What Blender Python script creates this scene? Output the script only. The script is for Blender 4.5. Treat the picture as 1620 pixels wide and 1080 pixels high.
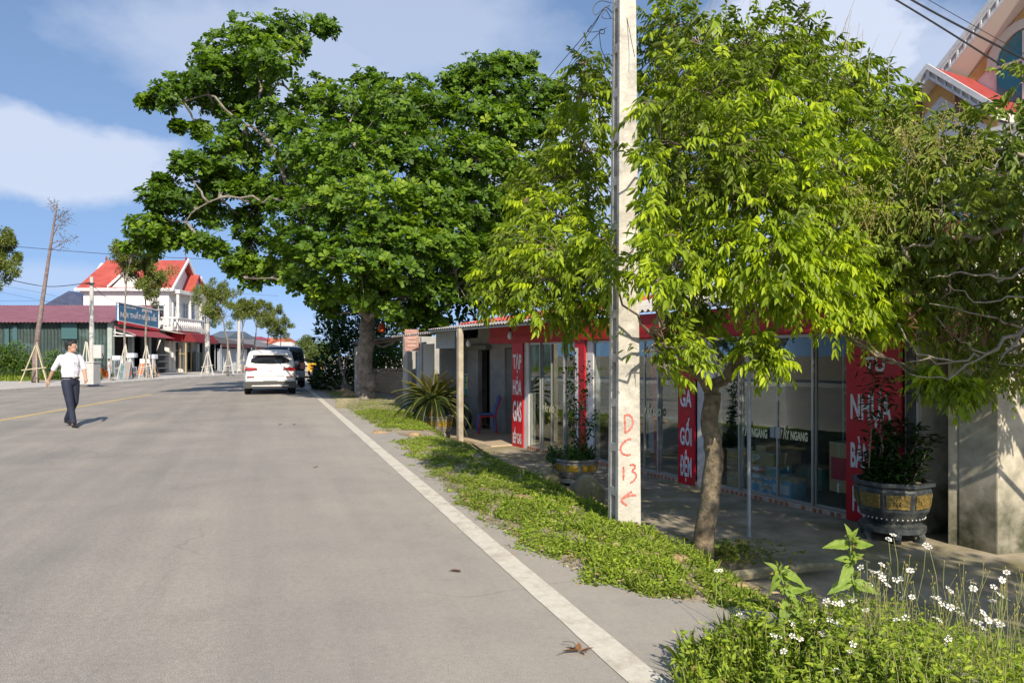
import bpy, bmesh, math, random
import numpy as np
from mathutils import Vector, Matrix
for o in list(bpy.data.objects): bpy.data.objects.remove(o)
SC = bpy.context.scene
COL = SC.collection
R = math.radians
random.seed(7); RNG = np.random.default_rng(7)

# ------------------------------------------------------------------ camera, world, sun, exposure
F = 1170.0; CX = 810.0; HY = 563.0; H = 1.42          # focal length and horizon in photo pixels, eye height in m
cam_d = bpy.data.cameras.new('camera'); cam = bpy.data.objects.new('camera', cam_d); COL.objects.link(cam)
cam.location = (0, 0, H); cam.rotation_euler = (R(90), 0, 0)
cam_d.sensor_width = 36; cam_d.lens = F/1620*36; cam_d.shift_y = 23/1620
cam_d.clip_start = .05; cam_d.clip_end = 6000
SC.camera = cam
SUN_EL = R(35); SUN_H = Vector((.28, -1.0, 0)).normalized()      # direction towards the sun on the ground plane
SUN_DIR = (SUN_H*math.cos(SUN_EL) + Vector((0, 0, math.sin(SUN_EL)))).normalized()
sd = bpy.data.lights.new('sun', 'SUN'); sd.energy = 4.4; sd.angle = R(.55); sd.color = (1, .9, .76)
so = bpy.data.objects.new('sun', sd); COL.objects.link(so)
so.rotation_euler = SUN_DIR.to_track_quat('Z', 'Y').to_euler()
so.location = (0, 0, 30)
SC.view_settings.view_transform = 'Standard'; SC.view_settings.look = 'None'
SC.view_settings.exposure = .55; SC.view_settings.gamma = 1; SC.view_settings.use_curve_mapping = False
SC.cycles.max_bounces = 8; SC.cycles.transparent_max_bounces = 12; SC.cycles.use_denoising = True
SC.cycles.caustics_reflective = False; SC.cycles.caustics_refractive = False

def pdir(px, py):
    return Vector(((px-CX)/F, 1, (HY-py)/F)).normalized()
w = bpy.data.worlds.new('World'); SC.world = w; w.use_nodes = True
nt = w.node_tree; nt.nodes.clear()
N = nt.nodes.new; LK = nt.links.new
out = N('ShaderNodeOutputWorld'); bg = N('ShaderNodeBackground'); LK(bg.outputs[0], out.inputs[0])
sky = N('ShaderNodeTexSky'); sky.sky_type = 'NISHITA'; sky.sun_disc = False
sky.sun_elevation = SUN_EL; sky.sun_rotation = math.atan2(SUN_H.x, SUN_H.y)
sky.air_density = 1.0; sky.dust_density = .6; sky.ozone_density = 2.2; sky.altitude = 10
tc = N('ShaderNodeTexCoord')
sv = N('ShaderNodeMapping'); sv.inputs['Scale'].default_value = (1, 1, .75); sv.inputs['Location'].default_value = (0, 0, .30); LK(tc.outputs['Generated'], sv.inputs[0])
svn = N('ShaderNodeVectorMath'); svn.operation = 'NORMALIZE'; LK(sv.outputs[0], svn.inputs[0]); LK(svn.outputs[0], sky.inputs['Vector'])
mp = N('ShaderNodeMapping'); mp.inputs['Scale'].default_value = (1, 1, 1.7); LK(tc.outputs['Generated'], mp.inputs[0])
nz = N('ShaderNodeTexNoise'); nz.inputs['Scale'].default_value = 3.4; nz.inputs['Detail'].default_value = 10; nz.inputs['Roughness'].default_value = .6
LK(mp.outputs[0], nz.inputs['Vector'])
def mth(op, a, b=None, c=None, clamp=False):
    m = N('ShaderNodeMath'); m.operation = op; m.use_clamp = clamp
    for i, v in enumerate((a, b, c)):
        if v is None: continue
        if isinstance(v, (int, float)): m.inputs[i].default_value = v
        else: LK(v, m.inputs[i])
    return m.outputs[0]
nzc = mth('SUBTRACT', nz.outputs['Fac'], .5)
acc = None
#          centre x, y, half width, half height, strength, sharpness
for (px, py, rx, ry, st, sh) in [(400, 100, 250, 115, .62, 1.4), (660, 30, 300, 100, .58, 1.2), (80, 240, 215, 64, .9, 2.6),
        (260, 265, 110, 35, .6, 1.3), (1270, 60, 160, 110, 1.15, 2.6), (1400, 150, 170, 110, .75, 1.6), (1500, 330, 260, 160, .6, 1.2),
        (900, 240, 170, 120, .8, 1.4), (80, 440, 140, 26, .45, 1.2), (420, 540, 700, 60, .35, 1.0), (1000, 400, 500, 160, .5, 1.0)]:
    c = pdir(px, py)
    s = N('ShaderNodeVectorMath'); s.operation = 'SUBTRACT'; LK(tc.outputs['Generated'], s.inputs[0]); s.inputs[1].default_value = c
    m = N('ShaderNodeVectorMath'); m.operation = 'MULTIPLY'; LK(s.outputs[0], m.inputs[0])
    m.inputs[1].default_value = (F/rx, F/rx, F/ry)
    l = N('ShaderNodeVectorMath'); l.operation = 'LENGTH'; LK(m.outputs[0], l.inputs[0])
    v = mth('SUBTRACT', 1.0, l.outputs['Value'])
    v = mth('MULTIPLY_ADD', nzc, 1.9, v)
    v = mth('MULTIPLY', v, sh*1.25, clamp=True)
    v = mth('SMOOTH_MIN', v, 1.0, .3)
    v = mth('MULTIPLY', v, st)
    acc = v if acc is None else mth('MAXIMUM', acc, v)
mx = N('ShaderNodeMix'); mx.data_type = 'RGBA'
LK(acc, mx.inputs['Factor'])
hs_ = N('ShaderNodeHueSaturation'); hs_.inputs['Saturation'].default_value = .98; hs_.inputs['Value'].default_value = .90; LK(sky.outputs[0], hs_.inputs['Color']); LK(hs_.outputs[0], mx.inputs['A'])
mx.inputs['B'].default_value = (3.15, 3.5, 4.3, 1)
SKY_STRENGTH = .15
LK(mx.outputs['Result'], bg.inputs['Color']); bg.inputs['Strength'].default_value = SKY_STRENGTH

# ------------------------------------------------------------------ coordinates
def W(px, py, Y): return Vector(((px-CX)/F*Y, Y, H+(HY-py)/F*Y))
def G(px, py, z=0.0):
    Y = F*(H-z)/(py-HY); return Vector(((px-CX)/F*Y, Y, z))
P0 = Vector((.34, 3.98, 0)); LD = Vector((-.3105, .9506, 0)); ND = Vector((.9506, .3105, 0))   # painted edge line of the road
def TR(t, r, z=0.0): p = P0+LD*t+ND*r; return Vector((p.x, p.y, z))
def tr(X, Y): return (X-.34)*LD.x+(Y-3.98)*LD.y, (X-.34)*ND.x+(Y-3.98)*ND.y
FA = Vector((.2, 15.5, 0)); FU = Vector((.48, -.877, 0)).normalized(); FN = Vector((-.877, -.48, 0)).normalized()  # shop front line
ZS = -.5
def FP(s, n, z): p = FA+FU*s+FN*n; return Vector((p.x, p.y, z))
def fs(px, n=0.0):
    a = FA+FN*n; k = (px-CX)/F
    return (k*a.y-a.x)/(FU.x-k*FU.y)
def fz(px, py, n=0.0):
    s = fs(px, n); Y = (FA+FU*s+FN*n).y; return H+(HY-py)/F*Y
def sstep(x, a, b):
    x = np.clip((x-a)/(b-a), 0, 1); return x*x*(3-2*x)
ROUT = ([-6, -.6, -.1, .13, .5, 1.07, 2, 2.6, 4.6, 8.45, 9.2, 10.4, 14.6, 27], [1.5, 1.45, .95, .61, .43, .27, .2, .17, .25, .38, .7, .5, .4, .42])
def rout(t): return np.interp(t, *ROUT)

# ------------------------------------------------------------------ mesh helpers
INV = {}
class MB:
    def __init__(s): s.v = []; s.f = []
    def add(s, vs, fs_):
        b = len(s.v); s.v += [tuple(p) for p in vs]; s.f += [tuple(b+i for i in f) for f in fs_]; return s
    def box(s, c, size, rz=0.0, rot=None):
        M = rot if rot is not None else Matrix.Rotation(rz, 3, 'Z')
        hx, hy, hz = size[0]/2, size[1]/2, size[2]/2
        vs = [Vector(c)+M@Vector((x*hx, y*hy, z*hz)) for x in (-1, 1) for y in (-1, 1) for z in (-1, 1)]
        return s.add(vs, [(0, 1, 3, 2), (4, 6, 7, 5), (0, 4, 5, 1), (2, 3, 7, 6), (0, 2, 6, 4), (1, 5, 7, 3)])
    def hexa(s, lo, hi):      # eight corners: four below, four above (same order)
        return s.add(list(lo)+list(hi), [(0, 3, 2, 1), (4, 5, 6, 7), (0, 1, 5, 4), (1, 2, 6, 5), (2, 3, 7, 6), (3, 0, 4, 7)])
    def fbox(s, s0, s1, n0, n1, z0, z1, fp=None):     # box in the frame of the shop front
        fp = fp or FP
        return s.hexa([fp(s0, n0, z0), fp(s1, n0, z0), fp(s1, n1, z0), fp(s0, n1, z0)], [fp(s0, n0, z1), fp(s1, n0, z1), fp(s1, n1, z1), fp(s0, n1, z1)])
    def prism(s, poly, d):    # planar polygon pushed along vector d
        n = len(poly); d = Vector(d); b = [Vector(p) for p in poly]
        return s.add(b+[p+d for p in b], [tuple(range(n))[::-1], tuple(range(n, 2*n))]+[(i, (i+1) % n, n+(i+1) % n, n+i) for i in range(n)])
    def tube(s, pts, rad, n=8, cap=True, squash=None):
        pts = [Vector(p) for p in pts]; m = len(pts)
        if isinstance(rad, (int, float)): rad = [rad]*m
        up = None; vs = []
        for i in range(m):
            t = (pts[min(i+1, m-1)]-pts[max(i-1, 0)])
            if t.length < 1e-9: t = Vector((0, 0, 1))
            t.normalize()
            if up is None: up = t.orthogonal().normalized()
            up = (up-t*up.dot(t))
            up = up.normalized() if up.length > 1e-6 else t.orthogonal().normalized()
            sd_ = t.cross(up)
            for k in range(n):
                a = 2*math.pi*k/n
                d = (up*math.cos(a)+sd_*math.sin(a))*rad[i]
                if squash is not None: d = d-squash*(d.dot(squash)*.85)
                vs.append(pts[i]+d)
        fc = [(i*n+k, i*n+(k+1) % n, (i+1)*n+(k+1) % n, (i+1)*n+k) for i in range(m-1) for k in range(n)]
        if cap: fc += [tuple(range(n))[::-1], tuple((m-1)*n+k for k in range(n))]
        return s.add(vs, fc)
    def lathe(s, c, prof, n=24, sx=1, sy=1, rz=0.0, flat=None):
        vs = []
        for (r, z) in prof:
            for k in range(n):
                a = 2*math.pi*k/n+rz; vs.append(Vector(c)+Vector((r*math.cos(a)*sx, r*math.sin(a)*sy, z)))
        m = len(prof)
        fc = [(i*n+k, i*n+(k+1) % n, (i+1)*n+(k+1) % n, (i+1)*n+k) for i in range(m-1) for k in range(n)]
        fc += [tuple(range(n))[::-1], tuple((m-1)*n+k for k in range(n))]
        return s.add(vs, fc)
    def ell(s, c, r, n=12, m=8, rot=None):
        M = rot or Matrix.Identity(3); vs = []; fc = []
        for i in range(1, m):
            th = math.pi*i/m
            for k in range(n):
                a = 2*math.pi*k/n
                vs.append(Vector(c)+M@Vector((r[0]*math.sin(th)*math.cos(a), r[1]*math.sin(th)*math.sin(a), r[2]*math.cos(th))))
        top = len(vs); vs.append(Vector(c)+M@Vector((0, 0, r[2]))); vs.append(Vector(c)-M@Vector((0, 0, r[2])))
        for i in range(m-2):
            for k in range(n): fc.append((i*n+k, (i+1)*n+k, (i+1)*n+(k+1) % n, i*n+(k+1) % n))
        for k in range(n):
            fc.append((top, k, (k+1) % n)); fc.append((top+1, (m-2)*n+(k+1) % n, (m-2)*n+k))
        return s.add(vs, fc)
def props(o, label=None, cat=None, group=None, kind=None):
    if label: o['label'] = label
    if cat: o['category'] = cat
    if group: o['group'] = group
    if kind: o['kind'] = kind
    return o
def thing(name, label, cat, loc=(0, 0, 0), rz=0.0, group=None):
    o = bpy.data.objects.new(name, None); COL.objects.link(o); o.empty_display_size = .2
    o.location = loc; o.rotation_euler = (0, 0, rz)
    INV[o.name] = (Matrix.Translation(Vector(loc)) @ Matrix.Rotation(rz, 4, 'Z')).inverted()
    return props(o, label, cat, group)
def put(name, me, mat, parent=None, loc=None):
    o = bpy.data.objects.new(name, me); COL.objects.link(o)
    if mat is not None: me.materials.append(mat)
    if parent is not None:
        o.parent = parent; INV[o.name] = INV[parent.name]
    return o
def build(name, mb, mat, parent=None, local=False, smooth=False, label=None, cat=None, group=None, kind=None, bevel=0, loc=None, auto=None):
    vs = mb.v
    if parent is not None and not local:
        M = INV[parent.name]; vs = [tuple(M @ Vector(p)) for p in vs]
    if parent is None and loc is not None:
        L = Vector(loc); vs = [tuple(Vector(p)-L) for p in vs]
    me = bpy.data.meshes.new(name); me.from_pydata(vs, [], mb.f); me.update()
    bm = bmesh.new(); bm.from_mesh(me); bmesh.ops.recalc_face_normals(bm, faces=bm.faces)
    if bevel:
        es = [e for e in bm.edges if len(e.link_faces) == 2 and e.calc_face_angle(0) > R(35)]
        bmesh.ops.bevel(bm, geom=es, offset=bevel, segments=2, profile=.7, affect='EDGES', clamp_overlap=True)
    bm.to_mesh(me); bm.free()
    if smooth:
        for p in me.polygons: p.use_smooth = True
        if auto:
            me.set_sharp_from_angle(angle=R(auto))
    o = put(name, me, mat, parent)
    if parent is None:
        INV[o.name] = Matrix.Translation(Vector(loc)).inverted() if loc is not None else Matrix.Identity(4)
        if loc is not None: o.location = loc
    return props(o, label, cat, group, kind)
def np_mesh(name, verts, quads, mat, parent=None, tint=None, smooth=False):
    verts = np.asarray(verts, dtype=np.float64)
    if parent is not None:
        M = np.array(INV[parent.name]); verts = verts@M[:3, :3].T+M[:3, 3]
    me = bpy.data.meshes.new(name)
    me.vertices.add(len(verts)); me.vertices.foreach_set('co', verts.astype(np.float32).ravel())
    k = quads.shape[1]
    me.loops.add(quads.size); me.loops.foreach_set('vertex_index', quads.astype(np.int32).ravel())
    me.polygons.add(len(quads)); me.polygons.foreach_set('loop_start', np.arange(0, quads.size, k, dtype=np.int32))
    if tint is not None:
        a = me.attributes.new('tint', 'FLOAT', 'POINT'); a.data.foreach_set('value', np.asarray(tint, dtype=np.float32))
    me.update(calc_edges=True)
    if smooth: me.polygons.foreach_set('use_smooth', np.ones(len(quads), dtype=bool))
    o = put(name, me, mat, parent)
    if parent is None: INV[o.name] = Matrix.Identity(4)
    return o
def nrm(a): return a/np.maximum(np.linalg.norm(a, axis=1, keepdims=True), 1e-9)
TPL = {  # leaf outlines: along, across, lift
 'obovate': [(0, 0, 0), (.35, .22, .05), (.78, .5, .06), (1, 0, -.06), (.78, -.5, .06), (.35, -.22, .05)],
 'lance': [(0, 0, 0), (.28, .46, .05), (.68, .36, .0), (1, 0, -.14), (.68, -.36, .0), (.28, -.46, .05)],
 'ovate': [(0, 0, 0), (.2, .5, .06), (.6, .38, .04), (1, 0, -.12), (.6, -.38, .04), (.2, -.5, .06)],
 'blade': [(0, .3, 0), (.35, .5, .0), (.7, .3, -.06), (1, 0, -.25), (.7, -.3, -.06), (.35, -.5, .0)],
}
def leaf_arrays(pos, d, n, ln, wd, shape='lance'):
    T = np.array(TPL[shape]); d = nrm(d); n = n-d*np.sum(n*d, axis=1, keepdims=True); n = nrm(n); s = np.cross(d, n)
    K = len(T)
    v = (pos[:, None]+d[:, None]*(T[None, :, 0:1]*ln[:, None, None])+s[:, None]*(T[None, :, 1:2]*wd[:, None, None])+n[:, None]*(T[None, :, 2:3]*ln[:, None, None]))
    b = (np.arange(len(pos))*K)[:, None]
    q = np.stack([b+np.array([0, 1, 2, 3]), b+np.array([0, 3, 4, 5])], axis=1).reshape(-1, 4)
    return v.reshape(-1, 3), q
class Leaves:
    def __init__(s): s.v = []; s.q = []; s.t = []; s.n = 0
    def add(s, pos, d, n, ln, wd, tint, shape='lance'):
        if len(pos) == 0: return
        v, q = leaf_arrays(pos, d, n, ln, wd, shape)
        s.v.append(v); s.q.append(q+s.n); s.n += len(v); s.t.append(np.repeat(tint, 6))
    def build(s, name, mat, parent=None):
        return np_mesh(name, np.concatenate(s.v), np.concatenate(s.q), mat, parent, np.concatenate(s.t))

# ------------------------------------------------------------------ materials
def newmat(name):
    m = bpy.data.materials.new(name); m.use_nodes = True; t = m.node_tree
    return m, t, t.nodes['Principled BSDF']
def col4(c): return (c[0], c[1], c[2], 1)
def M_(name, c1, c2=None, scale=6, rough=.7, metal=0, bump=0, bscale=60, spec=.4, contrast=(.35, .65), c3=None, s3=1.2, bdist=.01, stripes=None):
    m, t, b = newmat(name)
    b.inputs['Roughness'].default_value = rough; b.inputs['Metallic'].default_value = metal
    b.inputs['Specular IOR Level'].default_value = spec; b.inputs['Base Color'].default_value = col4(c1)
    tcn = t.nodes.new('ShaderNodeTexCoord')
    def noise(sc, det=6, ro=.6):
        n = t.nodes.new('ShaderNodeTexNoise'); n.inputs['Scale'].default_value = sc; n.inputs['Detail'].default_value = det
        n.inputs['Roughness'].default_value = ro; t.links.new(tcn.outputs['Object'], n.inputs['Vector']); return n
    last = None
    if c2:
        n = noise(scale); r = t.nodes.new('ShaderNodeValToRGB')
        r.color_ramp.elements[0].position = contrast[0]; r.color_ramp.elements[1].position = contrast[1]
        r.color_ramp.elements[0].color = col4(c1); r.color_ramp.elements[1].color = col4(c2)
        t.links.new(n.outputs['Fac'], r.inputs[0]); last = r.outputs[0]
    if c3:
        n = noise(s3, 4, .7); r = t.nodes.new('ShaderNodeMapRange'); r.inputs['From Min'].default_value = .48; r.inputs['From Max'].default_value = .68
        t.links.new(n.outputs['Fac'], r.inputs[0])
        x = t.nodes.new('ShaderNodeMix'); x.data_type = 'RGBA'; t.links.new(r.outputs[0], x.inputs['Factor'])
        if last: t.links.new(last, x.inputs['A'])
        else: x.inputs['A'].default_value = col4(c1)
        x.inputs['B'].default_value = col4(c3); last = x.outputs['Result']
    if last: t.links.new(last, b.inputs['Base Color'])
    if bump:
        n = noise(bscale, 4); bn = t.nodes.new('ShaderNodeBump'); bn.inputs['Strength'].default_value = bump; bn.inputs['Distance'].default_value = bdist
        t.links.new(n.outputs['Fac'], bn.inputs['Height']); t.links.new(bn.outputs[0], b.inputs['Normal'])
    return m
def leafmat(name, cols, trans=.35, rough=.42, tc_=(1.25, 1.35, .5)):
    m, t, b = newmat(name)
    a = t.nodes.new('ShaderNodeAttribute'); a.attribute_name = 'tint'
    r = t.nodes.new('ShaderNodeValToRGB'); e = r.color_ramp.elements
    while len(e) < len(cols): e.new(.5)
    for i, c in enumerate(cols): e[i].position = i/(len(cols)-1); e[i].color = col4(c)
    t.links.new(a.outputs['Fac'], r.inputs[0]); t.links.new(r.outputs[0], b.inputs['Base Color'])
    b.inputs['Roughness'].default_value = rough; b.inputs['Specular IOR Level'].default_value = .28
    tl = t.nodes.new('ShaderNodeBsdfTranslucent'); mul = t.nodes.new('ShaderNodeMix'); mul.data_type = 'RGBA'; mul.blend_type = 'MULTIPLY'
    mul.inputs['Factor'].default_value = 1; t.links.new(r.outputs[0], mul.inputs['A']); mul.inputs['B'].default_value = col4(tc_)
    t.links.new(mul.outputs['Result'], tl.inputs['Color'])
    ms = t.nodes.new('ShaderNodeMixShader'); ms.inputs[0].default_value = trans
    t.links.new(b.outputs[0], ms.inputs[1]); t.links.new(tl.outputs[0], ms.inputs[2]); t.links.new(ms.outputs[0], t.nodes['Material Output'].inputs['Surface'])
    return m
def glassmat(name, tint=(.93, .96, .95), refl=1.0):
    m, t, b = newmat(name); t.nodes.remove(b)
    tp = t.nodes.new('ShaderNodeBsdfTransparent'); tp.inputs[0].default_value = col4(tint)
    gl = t.nodes.new('ShaderNodeBsdfGlossy'); gl.inputs['Roughness'].default_value = .02; gl.inputs['Color'].default_value = col4((.9*refl, .95*refl, .95*refl))
    fr = t.nodes.new('ShaderNodeFresnel'); fr.inputs[0].default_value = 1.52
    ad = t.nodes.new('ShaderNodeMath'); ad.operation = 'MULTIPLY_ADD'; ad.inputs[1].default_value = .42; ad.inputs[2].default_value = .0; ad.use_clamp = True
    t.links.new(fr.outputs[0], ad.inputs[0])
    ms = t.nodes.new('ShaderNodeMixShader'); t.links.new(ad.outputs[0], ms.inputs[0]); t.links.new(tp.outputs[0], ms.inputs[1]); t.links.new(gl.outputs[0], ms.inputs[2])
    t.links.new(ms.outputs[0], t.nodes['Material Output'].inputs['Surface'])
    return m
def wallmat(name, base, dirt, moss, zbase, hgt, rough=.85):   # plaster with rising damp and moss at its foot
    m, t, b = newmat(name); b.inputs['Roughness'].default_value = rough
    g = t.nodes.new('ShaderNodeNewGeometry'); sp = t.nodes.new('ShaderNodeSeparateXYZ'); t.links.new(g.outputs['Position'], sp.inputs[0])
    n1 = t.nodes.new('ShaderNodeTexNoise'); n1.inputs['Scale'].default_value = 2.2; n1.inputs['Detail'].default_value = 9; n1.inputs['Roughness'].default_value = .65
    t.links.new(g.outputs['Position'], n1.inputs['Vector'])
    n2 = t.nodes.new('ShaderNodeTexNoise'); n2.inputs['Scale'].default_value = 9; n2.inputs['Detail'].default_value = 8; t.links.new(g.outputs['Position'], n2.inputs['Vector'])
    a = t.nodes.new('ShaderNodeMath'); a.operation = 'MULTIPLY_ADD'; a.inputs[1].default_value = hgt*3.3; t.links.new(n1.outputs['Fac'], a.inputs[0])
    a2 = t.nodes.new('ShaderNodeMath'); a2.operation = 'SUBTRACT'; a2.inputs[0].default_value = zbase; t.links.new(sp.outputs[2], a2.inputs[1]); t.links.new(a2.outputs[0], a.inputs[2])
    mr = t.nodes.new('ShaderNodeMapRange'); mr.inputs['From Min'].default_value = 0; mr.inputs['From Max'].default_value = hgt*1.2; t.links.new(a.outputs[0], mr.inputs[0])
    x = t.nodes.new('ShaderNodeMix'); x.data_type = 'RGBA'; r = t.nodes.new('ShaderNodeValToRGB')
    r.color_ramp.elements[0].position = .35; r.color_ramp.elements[1].position = .7
    r.color_ramp.elements[0].color = col4(base); r.color_ramp.elements[1].color = col4(dirt); t.links.new(n2.outputs['Fac'], r.inputs[0])
    t.links.new(mr.outputs[0], x.inputs['Factor']); t.links.new(r.outputs[0], x.inputs['A']); x.inputs['B'].default_value = col4(moss)
    t.links.new(x.outputs['Result'], b.inputs['Base Color'])
    bn = t.nodes.new('ShaderNodeBump'); bn.inputs['Strength'].default_value = .3; bn.inputs['Distance'].default_value = .01; t.links.new(n2.outputs['Fac'], bn.inputs['Height']); t.links.new(bn.outputs[0], b.inputs['Normal'])
    return m
def brickmat(name, c1, c2, mortar, scale=1.0, bw=.22, rh=.075):
    m, t, b = newmat(name); b.inputs['Roughness'].default_value = .9
    tcn = t.nodes.new('ShaderNodeTexCoord'); br = t.nodes.new('ShaderNodeTexBrick')
    mpn = t.nodes.new('ShaderNodeMapping'); t.links.new(tcn.outputs['Object'], mpn.inputs[0]); t.links.new(mpn.outputs[0], br.inputs['Vector'])
    mpn.inputs['Rotation'].default_value = (R(90), 0, 0)
    br.inputs['Color1'].default_value = col4(c1); br.inputs['Color2'].default_value = col4(c2); br.inputs['Mortar'].default_value = col4(mortar)
    br.inputs['Scale'].default_value = scale; br.inputs['Brick Width'].default_value = bw; br.inputs['Row Height'].default_value = rh; br.inputs['Mortar Size'].default_value = .008
    t.links.new(br.outputs[0], b.inputs['Base Color']); return m

def road_material():
    m, t, b = newmat('asphalt'); b.inputs['Roughness'].default_value = .88; b.inputs['Specular IOR Level'].default_value = .25
    g = t.nodes.new('ShaderNodeNewGeometry')
    def noise(sc, det=6, ro=.6, scale=None, rot=0):
        n = t.nodes.new('ShaderNodeTexNoise'); n.inputs['Scale'].default_value = sc; n.inputs['Detail'].default_value = det; n.inputs['Roughness'].default_value = ro
        if scale:
            mpn = t.nodes.new('ShaderNodeMapping'); mpn.vector_type = 'TEXTURE'; mpn.inputs['Scale'].default_value = scale; mpn.inputs['Rotation'].default_value = (0, 0, rot)
            t.links.new(g.outputs['Position'], mpn.inputs[0]); t.links.new(mpn.outputs[0], n.inputs['Vector'])
        else: t.links.new(g.outputs['Position'], n.inputs['Vector'])
        return n.outputs['Fac']
    def ramp(f, p0, p1, c0, c1):
        r = t.nodes.new('ShaderNodeValToRGB'); r.color_ramp.elements[0].position = p0; r.color_ramp.elements[1].position = p1
        r.color_ramp.elements[0].color = col4(c0); r.color_ramp.elements[1].color = col4(c1); t.links.new(f, r.inputs[0]); return r.outputs[0]
    def mix(a, bb, fac, mode='MIX'):
        x = t.nodes.new('ShaderNodeMix'); x.data_type = 'RGBA'; x.blend_type = mode
        if isinstance(fac, float): x.inputs['Factor'].default_value = fac
        else: t.links.new(fac, x.inputs['Factor'])
        t.links.new(a, x.inputs['A']); t.links.new(bb, x.inputs['B']); return x.outputs['Result']
    speck = ramp(noise(170, 2, .8), .32, .68, (.135, .128, .117), (.51, .48, .435))
    mid = ramp(noise(28, 4, .7), .3, .7, (.72, .72, .72), (1.12, 1.11, 1.10))
    big = ramp(noise(.55, 5, .6), .35, .7, (.86, .85, .84), (1.12, 1.08, 1.02))
    streak = ramp(noise(1.9, 5, .65, (1, 18, 1), .316), .36, .66, (.86, .865, .875), (1.10, 1.085, 1.06))
    c = mix(speck, mid, .75, 'MULTIPLY'); c = mix(c, big, 1.0, 'MULTIPLY'); c = mix(c, streak, .9, 'MULTIPLY')
    # brown dust gathered in a band along the painted edge line
    sp = t.nodes.new('ShaderNodeVectorMath'); sp.operation = 'DOT_PRODUCT'; sp.inputs[1].default_value = (ND.x, ND.y, 0); t.links.new(g.outputs['Position'], sp.inputs[0])
    r0 = P0.x*ND.x+P0.y*ND.y
    mr = t.nodes.new('ShaderNodeMapRange'); mr.inputs['From Min'].default_value = r0-2.6; mr.inputs['From Max'].default_value = r0+.2; t.links.new(sp.outputs['Value'], mr.inputs[0])
    dn = t.nodes.new('ShaderNodeMath'); dn.operation = 'MULTIPLY'; t.links.new(mr.outputs[0], dn.inputs[0]); t.links.new(noise(3, 6, .7), dn.inputs[1])
    dust = t.nodes.new('ShaderNodeRGB'); dust.outputs[0].default_value = (.42, .38, .32, 1)
    c = mix(c, dust.outputs[0], dn.outputs[0])
    st_ = ramp(noise(.9, 6, .75), .55, .75, (1, 1, 1), (.86, .85, .84)); c = mix(c, st_, .8, 'MULTIPLY')
    cv = t.nodes.new('ShaderNodeTexVoronoi'); cv.feature = 'DISTANCE_TO_EDGE'; cv.inputs['Scale'].default_value = .34
    wn = t.nodes.new('ShaderNodeTexNoise'); wn.inputs['Scale'].default_value = 1.3; wn.inputs['Detail'].default_value = 8; t.links.new(g.outputs['Position'], wn.inputs['Vector'])
    wa = t.nodes.new('ShaderNodeVectorMath'); wa.operation = 'MULTIPLY_ADD'; wa.inputs[1].default_value = (1.1, 1.1, 0); t.links.new(wn.outputs['Color'], wa.inputs[0]); t.links.new(g.outputs['Position'], wa.inputs[2]); t.links.new(wa.outputs[0], cv.inputs['Vector'])
    cr = ramp(cv.outputs['Distance'], .0, .007, (.80, .79, .78), (1, 1, 1)); cm = ramp(noise(.21, 3, .5), .46, .56, (0, 0, 0), (1, 1, 1))
    c = mix(c, cr, cm, 'MULTIPLY')
    # stray pale chips
    vo = t.nodes.new('ShaderNodeTexVoronoi'); vo.inputs['Scale'].default_value = 3.1; t.links.new(g.outputs['Position'], vo.inputs['Vector'])
    ch = t.nodes.new('ShaderNodeMapRange'); ch.inputs['From Min'].default_value = .022; ch.inputs['From Max'].default_value = .014; t.links.new(vo.outputs['Distance'], ch.inputs[0])
    chip = t.nodes.new('ShaderNodeRGB'); chip.outputs[0].default_value = (.7, .67, .6, 1); c = mix(c, chip.outputs[0], ch.outputs[0])
    t.links.new(c, b.inputs['Base Color'])
    bn = t.nodes.new('ShaderNodeBump'); bn.inputs['Strength'].default_value = .5; bn.inputs['Distance'].default_value = .006
    t.links.new(noise(150, 3, .7), bn.inputs['Height']); t.links.new(bn.outputs[0], b.inputs['Normal'])
    return m
MAT = {}
MAT['asphalt'] = road_material()
MAT['soil'] = M_('soil', (.26, .205, .14), (.42, .35, .25), scale=5, rough=.95, bump=.6, bscale=45, bdist=.02, c3=(.10, .10, .05), s3=1.7)
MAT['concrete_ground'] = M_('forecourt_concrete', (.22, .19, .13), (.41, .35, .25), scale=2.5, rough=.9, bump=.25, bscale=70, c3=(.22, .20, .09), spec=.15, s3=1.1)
MAT['tile_floor'] = M_('sandy_floor', (.42, .33, .22), (.5, .40, .27), scale=3, rough=.7)
MAT['white_line'] = M_('road_paint_white', (.56, .51, .42), (.64, .60, .50), scale=22, rough=.85, bump=.3, bscale=120, c3=(.45, .40, .32), s3=6)
MAT['yellow_line'] = M_('road_paint_yellow', (.52, .38, .13), (.62, .47, .18), scale=9, rough=.8, c3=(.34, .28, .16), s3=3)
MAT['pave'] = M_('pavement_stone', (.40, .37, .33), (.52, .49, .44), scale=2, rough=.85, bump=.2, bscale=30)
MAT['kerb'] = M_('kerb_stone', (.42, .39, .35), (.55, .52, .47), scale=3, rough=.8)
MAT['pole'] = M_('pole_concrete', (.42, .39, .325), (.60, .56, .48), scale=5, rough=.85, bump=.7, bscale=34, bdist=.012, c3=(.27, .26, .225), s3=2.6)
MAT['grey_pole'] = M_('pole_concrete_grey', (.42, .41, .38), (.52, .5, .46), scale=6, rough=.85)
MAT['redpaint'] = M_('red_brush_paint', (.42, .09, .07), (.55, .2, .15), scale=30, rough=.7)
MAT['red'] = M_('red_sign_sheet', (.54, .008, .018), (.44, .010, .02), scale=3, rough=.42, bump=.35, bscale=5, bdist=.03, c3=(.47, .03, .035), s3=1.4)
MAT['redfascia'] = M_('red_fascia_sheet', (.36, .012, .014), (.46, .02, .02), scale=4, rough=.5)
MAT['white'] = M_('white_letter', (.72, .71, .70), rough=.5)
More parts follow.
